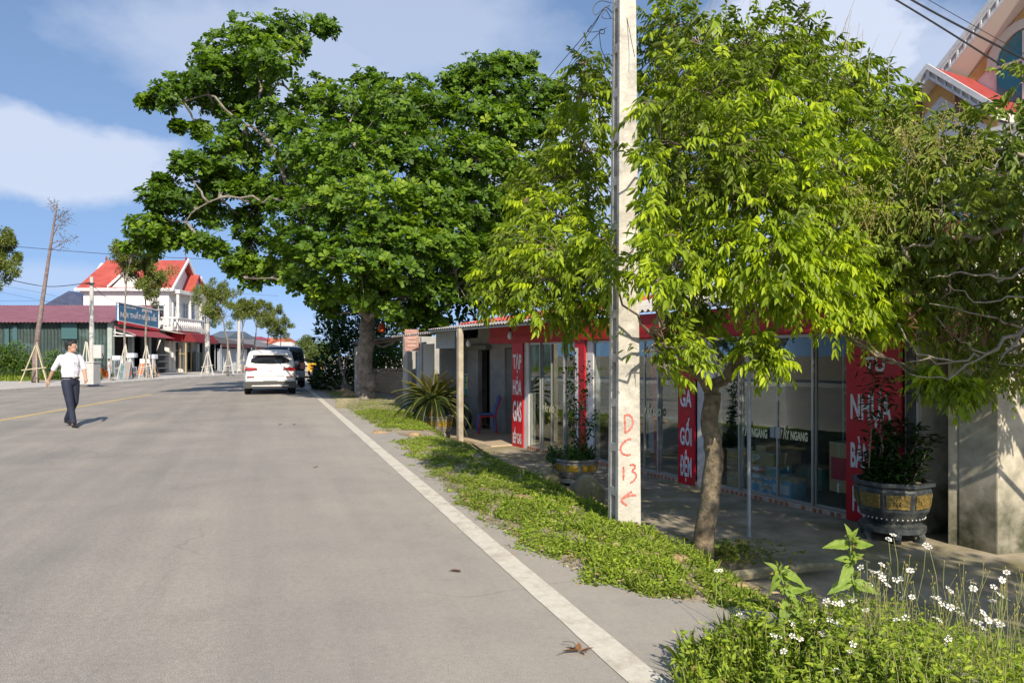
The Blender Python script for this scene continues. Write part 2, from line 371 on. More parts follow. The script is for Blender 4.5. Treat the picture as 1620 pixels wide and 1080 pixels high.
MAT['cream'] = M_('cream_letter', (.72, .68, .42), rough=.5)
MAT['wplaster'] = M_('white_plaster', (.62, .60, .56), (.74, .72, .68), scale=3, rough=.85, c3=(.5, .47, .42), s3=1.5)
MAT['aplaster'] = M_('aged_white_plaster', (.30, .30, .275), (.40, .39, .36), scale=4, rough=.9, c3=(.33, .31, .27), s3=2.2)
MAT['alu'] = M_('aluminium_frame', (.45, .45, .42), rough=.4, metal=.6)
MAT['steel'] = M_('galvanised_steel', (.30, .34, .36), (.40, .44, .46), scale=12, rough=.5, metal=.5)
MAT['rtin'] = M_('red_tin', (.42, .075, .05), (.5, .12, .09), scale=3, rough=.6)
MAT['gtin'] = M_('grey_tin', (.30, .30, .29), (.42, .41, .39), scale=3, rough=.55, metal=.2, c3=(.3, .2, .13), s3=2)
MAT['fibre'] = M_('fibre_cement_sheet', (.36, .34, .30), (.5, .48, .43), scale=4, rough=.9, c3=(.22, .2, .17), s3=2)
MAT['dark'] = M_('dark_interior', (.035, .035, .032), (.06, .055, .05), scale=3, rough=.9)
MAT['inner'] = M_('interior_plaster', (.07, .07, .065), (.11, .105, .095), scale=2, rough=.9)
MAT['glass'] = glassmat('shop_glass')
MAT['dglass'] = M_('dark_window', (.03, .04, .045), rough=.08, spec=.8)
MAT['brick'] = brickmat('brick_sill', (.42, .16, .09), (.55, .30, .2), (.5, .47, .42), bw=.09, rh=.2)
MAT['brickwall'] = brickmat('rough_block_wall', (.42, .30, .18), (.55, .42, .27), (.33, .27, .2), bw=.3, rh=.12)
MAT['bark'] = M_('grey_bark', (.13, .11, .085), (.27, .235, .19), scale=9, rough=.95, bump=1, bscale=26, bdist=.03, c3=(.34, .31, .26), s3=3)
MAT['bark2'] = M_('brown_bark', (.10, .075, .045), (.24, .19, .12), scale=14, rough=.95, bump=1, bscale=45, bdist=.015, c3=(.30, .25, .17), s3=5)
MAT['twig'] = M_('pale_twig', (.24, .205, .15), (.34, .3, .23), scale=12, rough=.9)
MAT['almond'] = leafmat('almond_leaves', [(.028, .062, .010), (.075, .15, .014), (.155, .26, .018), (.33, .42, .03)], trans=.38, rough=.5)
MAT['longan'] = leafmat('longan_leaves', [(.085, .115, .02), (.16, .22, .022), (.29, .40, .022), (.48, .58, .022)], trans=.42, rough=.42)
MAT['olive'] = leafmat('olive_leaves', [(.08, .12, .022), (.15, .21, .03), (.25, .31, .045), (.38, .40, .09)], trans=.3)
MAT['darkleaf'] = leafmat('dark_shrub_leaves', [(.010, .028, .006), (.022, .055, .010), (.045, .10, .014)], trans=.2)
MAT['grass'] = leafmat('grass_leaves', [(.30, .22, .08), (.14, .19, .03), (.24, .34, .03), (.40, .48, .05)], trans=.35, rough=.6)
MAT['pine'] = leafmat('feathery_leaves', [(.10, .13, .03), (.17, .21, .045), (.26, .29, .07)], trans=.4)
MAT['bush'] = leafmat('bush_leaves', [(.03, .065, .012), (.07, .13, .02), (.13, .2, .03)], trans=.3)
MAT['petal'] = M_('white_petals', (.78, .76, .68), rough=.6)
MAT['deadleaf'] = M_('dry_leaf', (.30, .14, .06), (.16, .07, .035), scale=30, rough=.8)
MAT['seed'] = M_('yellow_berries', (.30, .25, .08), (.2, .17, .05), scale=20, rough=.7)
MAT['rock'] = M_('mossy_rock', (.16, .15, .08), (.30, .26, .17), scale=8, rough=.95, bump=.8, bscale=20, bdist=.02, c3=(.09, .10, .035), s3=4)
MAT['clay'] = M_('yellow_clay', (.26, .17, .08), (.38, .27, .15), scale=9, rough=.95, bump=.8, bscale=30, bdist=.02)
MAT['potdark'] = M_('glazed_dark_pot', (.025, .032, .035), (.06, .07, .07), scale=14, rough=.35, bump=.6, bscale=60, c3=(.12, .12, .10), s3=6)
MAT['potgrey'] = M_('weathered_pot', (.17, .16, .13), (.34, .32, .27), scale=10, rough=.7, bump=.6, bscale=50)
MAT['gold'] = M_('gold_relief', (.55, .36, .04), (.30, .18, .02), scale=26, rough=.42, metal=.35, bump=1, bscale=34, bdist=.015)
MAT['dgold'] = M_('dull_gold_relief', (.30, .21, .055), (.16, .115, .035), scale=26, rough=.45, metal=.35, bump=1, bscale=34, bdist=.015)
MAT['black'] = M_('black_plastic', (.015, .015, .016), rough=.5)
MAT['rubber'] = M_('tyre_rubber', (.02, .02, .02), rough=.85)
MAT['carwhite'] = M_('car_paint_white', (.74, .72, .68), rough=.25, spec=.6)
MAT['carblack'] = M_('car_paint_dark', (.018, .028, .028), rough=.2, spec=.7)
MAT['carglass'] = M_('car_glass', (.012, .015, .02), rough=.04, spec=1.0)
MAT['taillight'] = M_('tail_light_red', (.30, .008, .012), rough=.12, spec=.8)
MAT['chrome'] = M_('silver_trim', (.55, .54, .52), rough=.3, metal=.7)
MAT['rim'] = M_('wheel_rim', (.4, .4, .42), rough=.3, metal=.8)

# ------------------------------------------------------------------ ground, road, forecourt
def vnoise(x, y, f, seed=0):
    return (np.sin(x*f*1.3+seed)*np.cos(y*f*1.7+seed*2)+np.sin((x+y)*f*2.3+seed*3)*.6+np.cos((x-1.3*y)*f*3.7+seed)*.4)/2
def ter(X, Y):
    X = np.asarray(X, float); Y = np.asarray(Y, float)
    t = (X-.34)*LD.x+(Y-3.98)*LD.y; r = (X-.34)*ND.x+(Y-3.98)*ND.y
    a = np.interp(t, [-3, 0, 1.2, 8.6, 9.4, 10.4, 15, 30], [.7, .8, 1.35, 1.4, .7, 1.3, 1.6, 2.5])
    b = np.interp(t, [-3, 0, 1.2, 8.6, 9.4, 10.4, 15, 30], [2.6, 2.6, 1.95, 2.05, 2.4, 2.2, 2.9, 6])
    ro = rout(t)
    bankw = np.interp(t, [-8, -1.2, -.4, .4, 8.3, 8.9, 10.2, 10.7, 16], [.8, .8, .3, 1, 1, .1, .1, .8, .6])
    z = -.02+.025*sstep(r, ro-.04, ro+.12)-.5*sstep(r, a, b)
    n = vnoise(X, Y, 3.1, 1)*.5+vnoise(X, Y, 9, 4)*.35
    m = sstep(r, ro+.02, ro+.35)*(1-sstep(r, b-.15, b))
    z = z+m*bankw*(.015+.05*n)-.05*sstep(r, .8, 1.3)*bankw
    return z
def terz(x, y): return float(ter(x, y))
def axis(lo, hi, st, ext):
    a = np.arange(lo, hi+1e-6, st); return np.concatenate([-np.array(ext[0])[::-1], a, np.array(ext[1])])
gx = axis(-9, 6.5, .11, ([10, 12, 15, 20, 28, 40, 70, 150, 400, 1500, 4000][0:], [7.5, 9, 12, 20, 40, 100, 400, 1500, 4000]))
gy = axis(2, 26, .11, ([0, 3, 10, 40, 200, 1500], [27, 28.5, 31, 35, 42, 55, 80, 120, 200, 400, 1200, 4500]))
gy = np.unique(gy); gx = np.unique(gx)
XX, YY = np.meshgrid(gx, gy, indexing='ij'); ZZ = ter(XX, YY)
nx, ny = XX.shape; idx = np.arange(nx*ny).reshape(nx, ny)
qd = np.stack([idx[:-1, :-1], idx[1:, :-1], idx[1:, 1:], idx[:-1, 1:]], -1).reshape(-1, 4)
g_ = np_mesh('ground', np.stack([XX, YY, ZZ], -1).reshape(-1, 3), qd, MAT['soil'], smooth=True); props(g_, kind='structure')

KERB = [(-60, -18), (0, -19.2), (15, -19.8), (29, -20.05), (38, -20.1), (48, -20.2), (56, -20.2), (66, -19.6), (78, -17.5), (95, -13), (120, -4), (160, 14)]
rp = []
for t in list(np.arange(-30, -6, 3))+list(np.arange(-6, 3, .08))+list(np.arange(3, 27.6, .2)):
    e = float(rout(t))+.05+.035*math.sin(t*7.1)+.03*math.sin(t*17+1)+.02*math.sin(t*41)
    p = TR(t, e); rp.append((p.x, p.y))
rp += [(-10.4, 38), (-12.6, 46), (-13.3, 56), (-12.6, 66), (-10.6, 78), (-6.3, 95), (2.5, 120), (20.5, 160)]
lp = []
for (x, y) in rp:
    lp.append((np.interp(y, [k[0] for k in KERB], [k[1] for k in KERB]), y))
rd = MB(); v = []; f = []
NS = 6
for i, (a, b) in enumerate(zip(lp, rp)):
    for k in range(NS+1):
        u = k/NS; v.append((a[0]*(1-u)+b[0]*u, a[1]*(1-u)+b[1]*u, 0))
for i in range(len(lp)-1):
    for k in range(NS): f.append((i*(NS+1)+k, i*(NS+1)+k+1, (i+1)*(NS+1)+k+1, (i+1)*(NS+1)+k))
rd.add(v, f); build('road', rd, MAT['asphalt'], kind='structure')

def ribbon(pts, w, z=.004):
    m = MB(); vs = []
    for i, p in enumerate(pts):
        a = Vector(pts[max(i-1, 0)]); b = Vector(pts[min(i+1, len(pts)-1)]); d = (b-a); d = Vector((d.x, d.y, 0)).normalized(); n = Vector((d.y, -d.x, 0))
        ww = w/2+random.uniform(-.004, .004)
        p = Vector(p); vs += [(p.x-n.x*ww, p.y-n.y*ww, z), (p.x+n.x*ww, p.y+n.y*ww, z)]
    m.add(vs, [(2*i, 2*i+1, 2*i+3, 2*i+2) for i in range(len(pts)-1)]); return m
build('edge_line', ribbon([TR(t, 0) for t in np.arange(-5, 28.2, .15)]+[Vector((-10.9, 38, 0)), Vector((-13.1, 46, 0)), Vector((-13.8, 56, 0))], .165), MAT['white_line'], kind='structure')
yl = [G(0, 665), G(120, 644), G(240, 623.5)]
yl0 = [yl[0]+(yl[0]-yl[1])*k for k in (6, 3, 1)]
build('centre_line', ribbon(yl0+yl, .16), MAT['yellow_line'], kind='structure')
for k, (x0, y0, x1, y1) in enumerate([(276, 617.5, 304, 613.5), (333, 609.3, 352, 607.2), (370, 604.8, 384, 603.4)]):
    build('centre_line_dash', ribbon([G(x0, y0), G(x1, y1)], .16), MAT['yellow_line'], kind='structure')

# left pavement with its kerb
kb = MB(); pv = MB(); KP = [(k[1], k[0]) for k in KERB]
vs = []; ks = []
for (x, y) in KP:
    vs += [(x-.16, y, .12), (x-9, y, .12)]; ks += [(x, y, -.02), (x, y, .11), (x-.16, y, .125), (x-.16, y, -.02)]
pv.add(vs, [(2*i, 2*i+1, 2*i+3, 2*i+2) for i in range(len(KP)-1)])
pv.add([(x-9, y, -.02) for x, y in KP]+[(x-9, y, .12) for x, y in KP], [(i, i+1, len(KP)+i+1, len(KP)+i) for i in range(len(KP)-1)])
kb.add(ks, [(4*i+j, 4*i+j+1, 4*i+j+5, 4*i+j+4) for i in range(len(KP)-1) for j in range(3)])
build('pavement', pv, MAT['pave'], kind='structure'); build('kerb', kb, MAT['kerb'], kind='structure')

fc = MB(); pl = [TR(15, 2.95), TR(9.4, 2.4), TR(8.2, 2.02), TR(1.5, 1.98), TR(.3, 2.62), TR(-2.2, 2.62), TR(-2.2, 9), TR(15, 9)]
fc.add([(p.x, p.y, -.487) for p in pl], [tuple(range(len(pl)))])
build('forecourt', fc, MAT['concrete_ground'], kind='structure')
pf = MB(); pf.fbox(-2.3, -.32, -1.0, .55, -.6, -.462); pf.fbox(-4.6, -2.3, -1.0, 1.1, -.6, -.458)
build('porch_floor', pf, MAT['tile_floor'], kind='structure', bevel=.01)

# ------------------------------------------------------------------ writing
def text_geo(body, w, h, origin, xa, ya, depth=.006, bold=.0, stretch_to=True):
    c = bpy.data.curves.new('t', 'FONT'); c.body = body; c.size = 1; c.extrude = 0; c.offset = bold; c.resolution_u = 3
    o = bpy.data.objects.new('t', c); COL.objects.link(o)
    dg = bpy.context.evaluated_depsgraph_get(); me = bpy.data.meshes.new_from_object(o.evaluated_get(dg))
    vs = [Vector(v.co) for v in me.vertices]; fs2 = [tuple(p.vertices) for p in me.polygons]
    bpy.data.objects.remove(o); bpy.data.curves.remove(c); bpy.data.meshes.remove(me)
    m = MB()
    if not vs: return m
    x0 = min(p.x for p in vs); x1 = max(p.x for p in vs); y0 = min(p.y for p in vs); y1 = max(p.y for p in vs)
    xa = Vector(xa).normalized(); ya = Vector(ya).normalized(); na = xa.cross(ya)
    P = [Vector(origin)+xa*((p.x-x0)/(x1-x0)*w)+ya*((p.y-y0)/(y1-y0)*h)+na*depth for p in vs]
    m.add(P, fs2)
    return m
def merge(*ms):
    r = MB()
    for m in ms: r.add(m.v, m.f)
    return r

# ------------------------------------------------------------------ the shop
shop = thing('shop_building', 'low shop with sliding glass doors under a red fascia behind the concrete pole', 'shop', FP(3.5, -1, ZS))
ZB = fz(1111, 533.4); ZT = 2.09
# walls and piers
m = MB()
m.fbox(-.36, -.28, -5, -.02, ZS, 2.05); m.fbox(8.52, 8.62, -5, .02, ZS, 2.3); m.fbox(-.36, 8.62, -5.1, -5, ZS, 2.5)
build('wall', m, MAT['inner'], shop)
for (a, b, nm, mt) in [(.16, .30, 'pier', 'wplaster'), (2.42, 2.60, 'pier', 'wplaster'), (5.26, 5.60, 'pier', 'wplaster'), (8.49, 8.66, 'pier', 'wplaster'), (-.34, .15, 'pier', 'wplaster'), (2.05, 2.405, 'pier', 'wplaster')]:
    m = MB(); m.fbox(a, b, -.16, .0, ZS, ZB+.02); build(nm, m, MAT[mt], shop, bevel=.006)
m = MB(); m.fbox(-1.37, 8.62, -.2, .05, ZB, ZT); m.fbox(-1.37, 8.62, .052, .075, ZB+.02, ZB+.16)
build('fascia', m, MAT['redfascia'], shop, bevel=.004)
# floor, ceiling, brick sill
m = MB(); m.fbox(-.28, 8.52, -5, -.03, ZS, ZS+.07); build('interior_floor', m, M_('interior_tiles', (.14, .13, .12), rough=.3), shop)
m = MB(); m.fbox(-.28, 8.52, -5, -.2, ZB+.12, ZB+.16); build('ceiling', m, MAT['inner'], shop)
def brick_run(s0, s1):
    m = MB(); m.fbox(s0, s1, -.12, .03, ZS, ZS+.075); build('brick_sill', m, M_('brick_sill_mortar', (.36, .27, .2), (.48, .4, .32), scale=20, rough=.95), shop, bevel=.004)
    b = MB(); s = s0+.02
    while s < s1-.06:
        if random.random() < .85: b.fbox(s, s+.05, .031, .036, ZS+.014, ZS+.062)
        s += .085
    build('brick_ends', b, M_('sill_bricks', (.42, .17, .09), (.25, .10, .06), scale=14, rough=.95), shop)
for a, b in [(.3, 2.05), (2.6, 5.26), (5.6, 7.8)]: brick_run(a, b)
# glass with its frames
def bay(s0, s1, cuts, name='glass_door'):
    e = [s0]+cuts+[s1]
    for i in range(len(e)-1):
        g = MB(); a, b = e[i], e[i+1]; n0 = -.03-(i % 2)*.035
        g.fbox(a+.02, b-.02, n0-.004, n0, ZS+.085, ZB-.03)
        p = build(name, g, MAT['glass'], shop)
        f_ = MB()
        for c in (a+.012, b-.012): f_.fbox(c-.012, c+.012, n0-.015, n0+.012, ZS+.078, ZB)
        f_.fbox(a, b, n0-.014, n0+.011, ZS+.076, ZS+.10); f_.fbox(a, b, n0-.014, n0+.011, ZB-.04, ZB-.001)
        build('frame', f_, MAT['alu'], p)
bay(.3, 2.05, [.72, 1.13, 1.6]); bay(2.6, 4.90, [3.3, 4.0, 4.35]); bay(5.6, 7.80, [6.07, 6.71, 7.28])
# roofs
def corrug(c00, c10, c11, c01, waves, amp=.018, th=.01, res=6):    # corrugated sheet spanned by four corners, ribs run from edge 0 to edge 1
    m = MB(); n = waves*res; vs = []
    c00, c10, c11, c01 = map(Vector, (c00, c10, c11, c01)); nn = (c10-c00).cross(c01-c00).normalized()
    if nn.z < 0 and abs(nn.z) > .2: nn = -nn
    for i in range(n+1):
        u = i/n; a = c00.lerp(c10, u); b = c01.lerp(c11, u); o = nn*math.sin(u*waves*2*math.pi)*amp
        vs += [a+o, b+o, b+o-nn*th, a+o-nn*th]
    fc_ = []
    for i in range(n):
        for j in range(4): fc_.append((4*i+j, 4*i+(j+1) % 4, 4*i+4+(j+1) % 4, 4*i+4+j))
    fc_ += [(0, 1, 2, 3), (4*n+3, 4*n+2, 4*n+1, 4*n)]
    return m.add(vs, fc_)
build('awning_sheet', corrug(FP(-2.4, 1.13, 2.03), FP(2.35, 1.13, 2.03), FP(2.35, -.1, 2.2), FP(-2.4, -.1, 2.2), 40, .013), MAT['gtin'], shop)
build('roof', corrug(FP(-2.4, .35, 2.17), FP(2.3, .35, 2.17), FP(2.3, -4.4, 2.95), FP(-2.4, -4.4, 2.95), 30, .02), MAT['rtin'], shop)
build('roof', corrug(FP(2.36, .12, 2.14), FP(8.75, .12, 2.14), FP(8.75, -5.2, 3.3), FP(2.36, -5.2, 3.3), 44, .025), MAT['fibre'], shop)
build('roof', corrug(FP(-5.3, 1.0, 1.93), FP(-2.42, 1.0, 1.97), FP(-2.42, -3, 2.4), FP(-5.3, -3, 2.35), 20, .02), MAT['gtin'], shop)
m = MB()
for s in (-2.3, -.6, 2.2): m.tube([FP(s, 1.1, 1.985), FP(s, -.2, 2.14)], .022, 6)
m.tube([FP(-2.4, 1.08, 1.985), FP(2.3, 1.08, 1.985)], .022, 6); build('awning_frame', m, MAT['steel'], shop)
# porch: recessed back wall with a doorway, side kiosk and post
m = MB()
PW = -1.0
def pwall(m, s0, s1, z0, z1, th=.12): m.fbox(s0, s1, PW-th, PW, z0, z1)
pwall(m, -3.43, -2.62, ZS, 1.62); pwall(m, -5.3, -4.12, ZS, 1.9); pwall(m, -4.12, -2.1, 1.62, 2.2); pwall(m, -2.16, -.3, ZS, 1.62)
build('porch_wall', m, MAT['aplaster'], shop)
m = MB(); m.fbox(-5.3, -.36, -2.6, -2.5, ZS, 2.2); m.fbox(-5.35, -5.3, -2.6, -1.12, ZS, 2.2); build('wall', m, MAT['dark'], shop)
m = MB(); m.fbox(-2.6, -2.17, PW-.08, PW-.04, ZS, 1.6); build('side_door', m, M_('green_grey_door', (.16, .18, .15), (.2, .22, .19), rough=.6), shop)
m = MB(); m.fbox(-4.75, -3.35, PW+.005, PW+.16, 1.58, 1.70); build('shutter_box', m, M_('shutter_green', (.2, .22, .17), rough=.6), shop)
m = MB(); m.fbox(-4.1, -3.75, PW-.35, PW-.3, ZS, 1.56); build('open_door', m, MAT['black'], shop)
m = MB(); m.box((-1.09, 15.5, (2.0+ZS)/2), (.11, .11, 2.0-ZS), rz=.5); build('porch_post', m, M_('post_plaster', (.30, .25, .18), (.48, .42, .31), scale=5, rough=.9, c3=(.34, .3, .22), s3=3), shop, bevel=.008)
# lamps under the awning
for (px, py, n) in [(807, 524, .35), (741, 537, .55)]:
    s = fs(px, n); z = fz(px, py, n); l = MB()
    l.lathe(FP(s, n, z), [(.012, .0), (.03, -.02), (.05, -.06), (.055, -.1), (.04, -.15), (.01, -.165)], 12)
    lp_ = thing('hanging_lamp', 'white bulb lamp hanging under the awning in front of the red fascia' if px > 800 else 'white bulb lamp hanging under the awning above the parked motorbike', 'lamp', FP(s, n, z))
    build('bulb', l, MAT['white'], lp_, smooth=True)
    l = MB(); l.tube([FP(s, n, z), FP(s, n, 2.02)], .006, 6); l.lathe(FP(s, n, z), [(.02, -.01), (.025, .03), (.015, .06)], 10); build('holder', l, MAT['black'], lp_)
    
# signs with vertical words
def sign(name, label, s0, s1, z0, z1, words, mat, lmat, n=.02, th=.03, bold=.03, left=None):
    t = thing(name, label, 'sign', FP((s0+s1)/2, n, z0))
    m = MB(); m.fbox(s0, s1, n, n+th, z0, z1); build('board', m, mat, t)
    L = MB()
    for (wd, a, b, zc0, zc1) in words:     # word, span along the board, vertical span
        g = text_geo(wd, b-a, zc1-zc0, FP(a, n+th, zc0), FU, (0, 0, 1), depth=.004, bold=bold); L.add(g.v, g.f)
    build('lettering', L, lmat, t)
    return t
def wz(px, y1, y0): return (fz(px, y0, .05), fz(px, y1, .05))   # vertical span from two pixel rows
s0, s1 = -.33, .13
TH = lambda y1, y0: wz(821, y1, y0)
ws = []
for (wd, y1, y0) in [('TẠP', 559, 590), ('HÓA', 595, 625), ('GAS', 634, 667), ('BẾP GAS', 676, 702)]:
    z0, z1 = TH(y1, y0); ws.append((wd, s0+.05, s1-.04, z0, z1))
sign('vertical_sign', 'narrow red vertical sign reading TẠP HÓA GAS BẾP GAS beside the porch', s0, s1, fz(821, 709.5, .03), ZB-.002, ws, MAT['red'], MAT['white'])
s0, s1 = 4.90, 5.25
ws = []
for (wd, y1, y0) in [('GA', 616, 644), ('GỐI', 661, 705), ('ĐỆM', 712, 763)]:
    z0, z1 = wz(1090, y1, y0); ws.append((wd, s0+.05, s1-.05, z0, z1))
sign('vertical_sign', 'red vertical sign reading GA GỐI ĐỆM seen just left of the near tree trunk', s0, s1, fz(1090, 769, .03), ZB-.002, ws, MAT['red'], MAT['white'])
s0, s1 = 7.80, 8.48
ws = []
for (wd, x0, x1, y1, y0) in [('TỦ', 1368, 1400, 556, 588), ('NHỰA', 1346, 1411, 616, 676), ('BÀN GHẾ', 1346, 1418, 680, 744), ('HỌC', 1349, 1385, 768, 822)]:
    z0 = fz((x0+x1)/2, y0, .05); z1 = fz((x0+x1)/2, y1, .05); ws.append((wd, fs(x0, .05), fs(x1, .05), z0, z1))
sign('vertical_sign', 'widest red sign, TỦ NHỰA BÀN GHẾ HỌC, behind the big dark planter', s0, s1, fz(1385, 830, .03), ZB-.002, ws, MAT['red'], MAT['white'])
s0, s1 = 2.08, 2.405
z0, z1 = fz(920, 716, .03), ZB-.002
sign('vertical_sign', 'thin red and white strip sign behind the climbing vine', s0, s1, z0, z1, [('I', s0+.02, s0+.13, z0+.05, z1-.12)], MAT['red'], MAT['white'])
# stickers on the glass
def sticker(body, x0, x1, y1, y0, label):
    n = -.02; a, b = fs(x0, n), fs(x1, n); pxm = (x0+x1)/2; zc0 = fz(pxm, y0, n); zc1 = fz(pxm, y1, n)
    g = text_geo(body, b-a, zc1-zc0, FP(a, n, zc0), FU, (0, 0, 1), depth=.003, bold=.045)
    t = build('door_lettering', g, MAT['cream'], label=label, cat='sticker', loc=FP(a, n, zc0))
    return t
sticker('ĐẨY VÀO', 1019, 1046, 639, 657, 'cream letters ĐẨY VÀO on the glass left of the GA GỐI ĐỆM sign')
sticker('ĐẨY NGANG', 1174, 1214, 669, 691, 'cream letters ĐẨY NGANG on the glass crossed by the thin steel post')
sticker('ĐẨY NGANG', 1234, 1278, 674, 696, 'cream ĐẨY NGANG letters on the pane right of the thin steel post')
sticker('ĐẨY VÀO', 859, 877, 637, 652, 'cream ĐẨY VÀO letters on the far glass door by the porch')
# door lock and handle
lk = thing('door_lock', 'metal lock plates on the glass between the two cream door letterings', 'lock', FP(fs(1224), 0, fz(1224, 684)))
m = MB(); a = fs(1218); m.fbox(a, a+.075, -.03, .0, fz(1224, 692), fz(1224, 675)); build('plate', m, MAT['steel'], lk, bevel=.004)
m = MB(); a = fs(1226.5); m.fbox(a, a+.075, -.03, .0, fz(1224, 692.5), fz(1224, 675.5)); build('plate', m, MAT['alu'], lk, bevel=.004)
hd = MB(); a = fs(1329); hd.tube([FP(a, .0, fz(1329, 778)), FP(a, .035, fz(1329, 778)), FP(a, .035, fz(1329, 765)), FP(a, .0, fz(1329, 765))], .009, 8)
build('door_handle', hd, MAT['white'], shop)

# goods behind the glass
def carton(px0, px1, py0, py1, n, mat, label, dep=.3, band=None, name='carton', word=None, cat='carton'):
    a, b = fs(px0, n), fs(px1, n); pm = (px0+px1)/2
    z0, z1 = fz(pm, py1, n), fz(pm, py0, n)
    t = thing(name, label, cat, FP((a+b)/2, n-dep/2, z0))
    m = MB(); m.fbox(a, b, n-dep, n, z0, z1); build('body', m, mat, t, bevel=.005)
    m = MB(); m.fbox(a-.002, b+.002, n-dep-.002, n+.003, z1-.02, z1+.002); m.fbox((a+b)/2-.025, (a+b)/2+.025, n+.001, n+.004, z0, z1-.02); build('tape', m, M_('packing_tape', (.5, .42, .28), rough=.3), t)
    if band:
        m = MB(); m.fbox(a+.03, b-.03, n+.002, n+.006, z0+(z1-z0)*.25, z0+(z1-z0)*.7); build('print', m, band, t)
    if word:
        g = text_geo(word, (b-a)*.35, (z1-z0)*.6, FP(a+.03, n+.006, z0+(z1-z0)*.2), FU, (0, 0, 1), depth=.003, bold=.03); build('lettering', g, MAT['white'], t)
    return t
kraft = M_('kraft_card', (.50, .33, .15), (.58, .4, .2), scale=4, rough=.85); bluec = M_('blue_print', (.06, .33, .62), (.12, .45, .72), scale=12, rough=.5)
whitec = M_('white_card', (.72, .74, .76), rough=.6); yel = M_('yellow_card', (.5, .4, .08), (.42, .36, .12), scale=6, rough=.7); redc = M_('red_print', (.55, .05, .08), rough=.6)
teal = M_('teal_panel', (.05, .25, .2), rough=.6)
n1 = -.13
carton(1188, 1204, 757, 780, n1, whitec, 'white carton lowest of the pile right of the steel post', band=bluec)
carton(1204, 1219, 770, 785, n1, whitec, 'small white and blue carton at the foot of the pile', band=bluec)
carton(1220, 1251, 757, 789, n1, bluec, 'pack of blue bottles lowest on the shop floor', band=whitec, name='bottle_pack', cat='bottles')
carton(1204, 1228, 754.5, 768.5, n1-.05, whitec, 'flat white carton on top of the small white and blue carton', band=bluec)
carton(1188, 1204, 747, 756.5, n1, bluec, 'flat blue carton under the red cartons', band=whitec)
carton(1188, 1204, 735, 746, n1, redc, 'red printed carton on the blue one beside the steel post', band=whitec)
carton(1205, 1228, 737, 753.5, n1-.08, bluec, 'blue carton in the middle of the pile', band=teal)
carton(1188, 1224, 715, 734, n1-.1, yel, 'yellow carton marked 9 on top of the pile', band=kraft, word='9')
carton(1225, 1243, 716, 734, n1-.3, kraft, 'brown carton beside the yellow one marked 9')
carton(1196, 1211, 705, 714, n1-.12, kraft, 'small brown box on the topmost yellow carton')
for k, (y0, y1) in enumerate([(756, 771), (741, 755), (727, 740), (713, 726)]):
    carton(1150, 1166, y0-3, y1-3, n1, kraft, ['kraft carton lowest in the stack just right of the tree trunk', 'kraft carton second from the floor just right of the tree trunk', 'kraft carton third from the floor just right of the tree trunk', 'kraft carton topmost in the stack just right of the tree trunk'][k], dep=.4)
carton(1312, 1342, 700, 778, -.5, kraft, 'tall brown carton behind the glass pane with the white handle', dep=.4, band=redc)
carton(1262, 1300, 738, 772, -.9, teal, 'low teal cabinet inside behind the glass', dep=.3, name='cabinet', cat='cabinet')
carton(1026, 1046, 655, 715, -1.2, whitec, 'pale fridge shape inside behind the ĐẨY VÀO pane', dep=.6, name='fridge', cat='fridge')
m = MB(); a = fs(1036, -.4); m.hexa([FP(a, -.4, ZS+.07), FP(a+.14, -.4, ZS+.07), FP(a+.14, -.44, ZS+.07), FP(a, -.44, ZS+.07)], [FP(a-.12, -.4, 1.5), FP(a, -.4, 1.5), FP(a, -.44, 1.5), FP(a-.12, -.44, 1.5)])
rbn = build('banner_roll', m, redc, label='red vertical banner leaning inside behind the ĐẨY VÀO pane', cat='banner', loc=FP(a, -.4, ZS+.07))
# shelves inside
sh = thing('shelf_rack', 'steel shelf rack with small goods at the back of the shop', 'shelf', FP(6.5, -3.4, ZS+.07))
for s in (5.3, 6.3, 7.3, 8.2):
    for n in (-3.2, -3.6): m = MB(); m.fbox(s, s+.03, n, n+.03, ZS+.07, 1.5); build('upright', m, MAT['steel'], sh)
for z in (-.1, .35, .8, 1.2):
    m = MB(); m.fbox(5.3, 8.23, -3.6, -3.17, z, z+.02); build('shelf', m, MAT['alu'], sh)
for z in (-.08, .37, .82, 1.22):
    s = 5.4
    while s < 8.1:
        wd = random.uniform(.1, .25)
        m = MB(); m.fbox(s, s+wd, -3.5, -3.25, z, z+random.uniform(.1, .28)); gd = build('packet', m, random.choice([redc, bluec, yel, kraft, whitec, teal]), cat='packet', group='goods on the shop shelves', label='small packet on the steel rack at the back of the shop', loc=FP(s, -3.4, z)); s += wd+random.uniform(.02, .15)
# flower vase behind the far glass
vs_ = thing('flower_vase', 'black vase of yellow flowers inside the far glass door', 'vase', FP(fs(882, -.5), -.5, ZS+.07))
b_ = FP(fs(882, -.5), -.5, 0)
m = MB(); m.lathe((b_.x, b_.y, ZS+.07), [(.09, 0), (.1, .2), (.07, .45), (.09, .55)], 12); build('vase', m, MAT['black'], vs_, smooth=True)
LV = Leaves(); P = RNG.normal(0, .09, (90, 3))+np.array([b_.x, b_.y, ZS+.75]); LV.add(P, RNG.normal(0, 1, (90, 3)), RNG.normal(0, 1, (90, 3)), np.full(90, .07), np.full(90, .05), RNG.random(90), 'ovate')
LV.build('flowers', leafmat('yellow_flowers', [(.5, .4, .02), (.65, .5, .05)], trans=.2), vs_)

# awning post of the forecourt
b = G(1185, 850, ZS); m = MB(); m.tube([b, b+Vector((0, 0, 2.14))], .021, 12); m.lathe(b, [(.05, 0), (.05, .01), (.022, .015)], 12); m.lathe(b+Vector((0, 0, 1.98)), [(.024, 0), (.03, .01), (.03, .05), (.024, .06)], 12)
st_ = build('steel_post', m, MAT['steel'], label='thin grey steel post standing on the forecourt right of the near tree', cat='post', loc=b, smooth=True, auto=40)

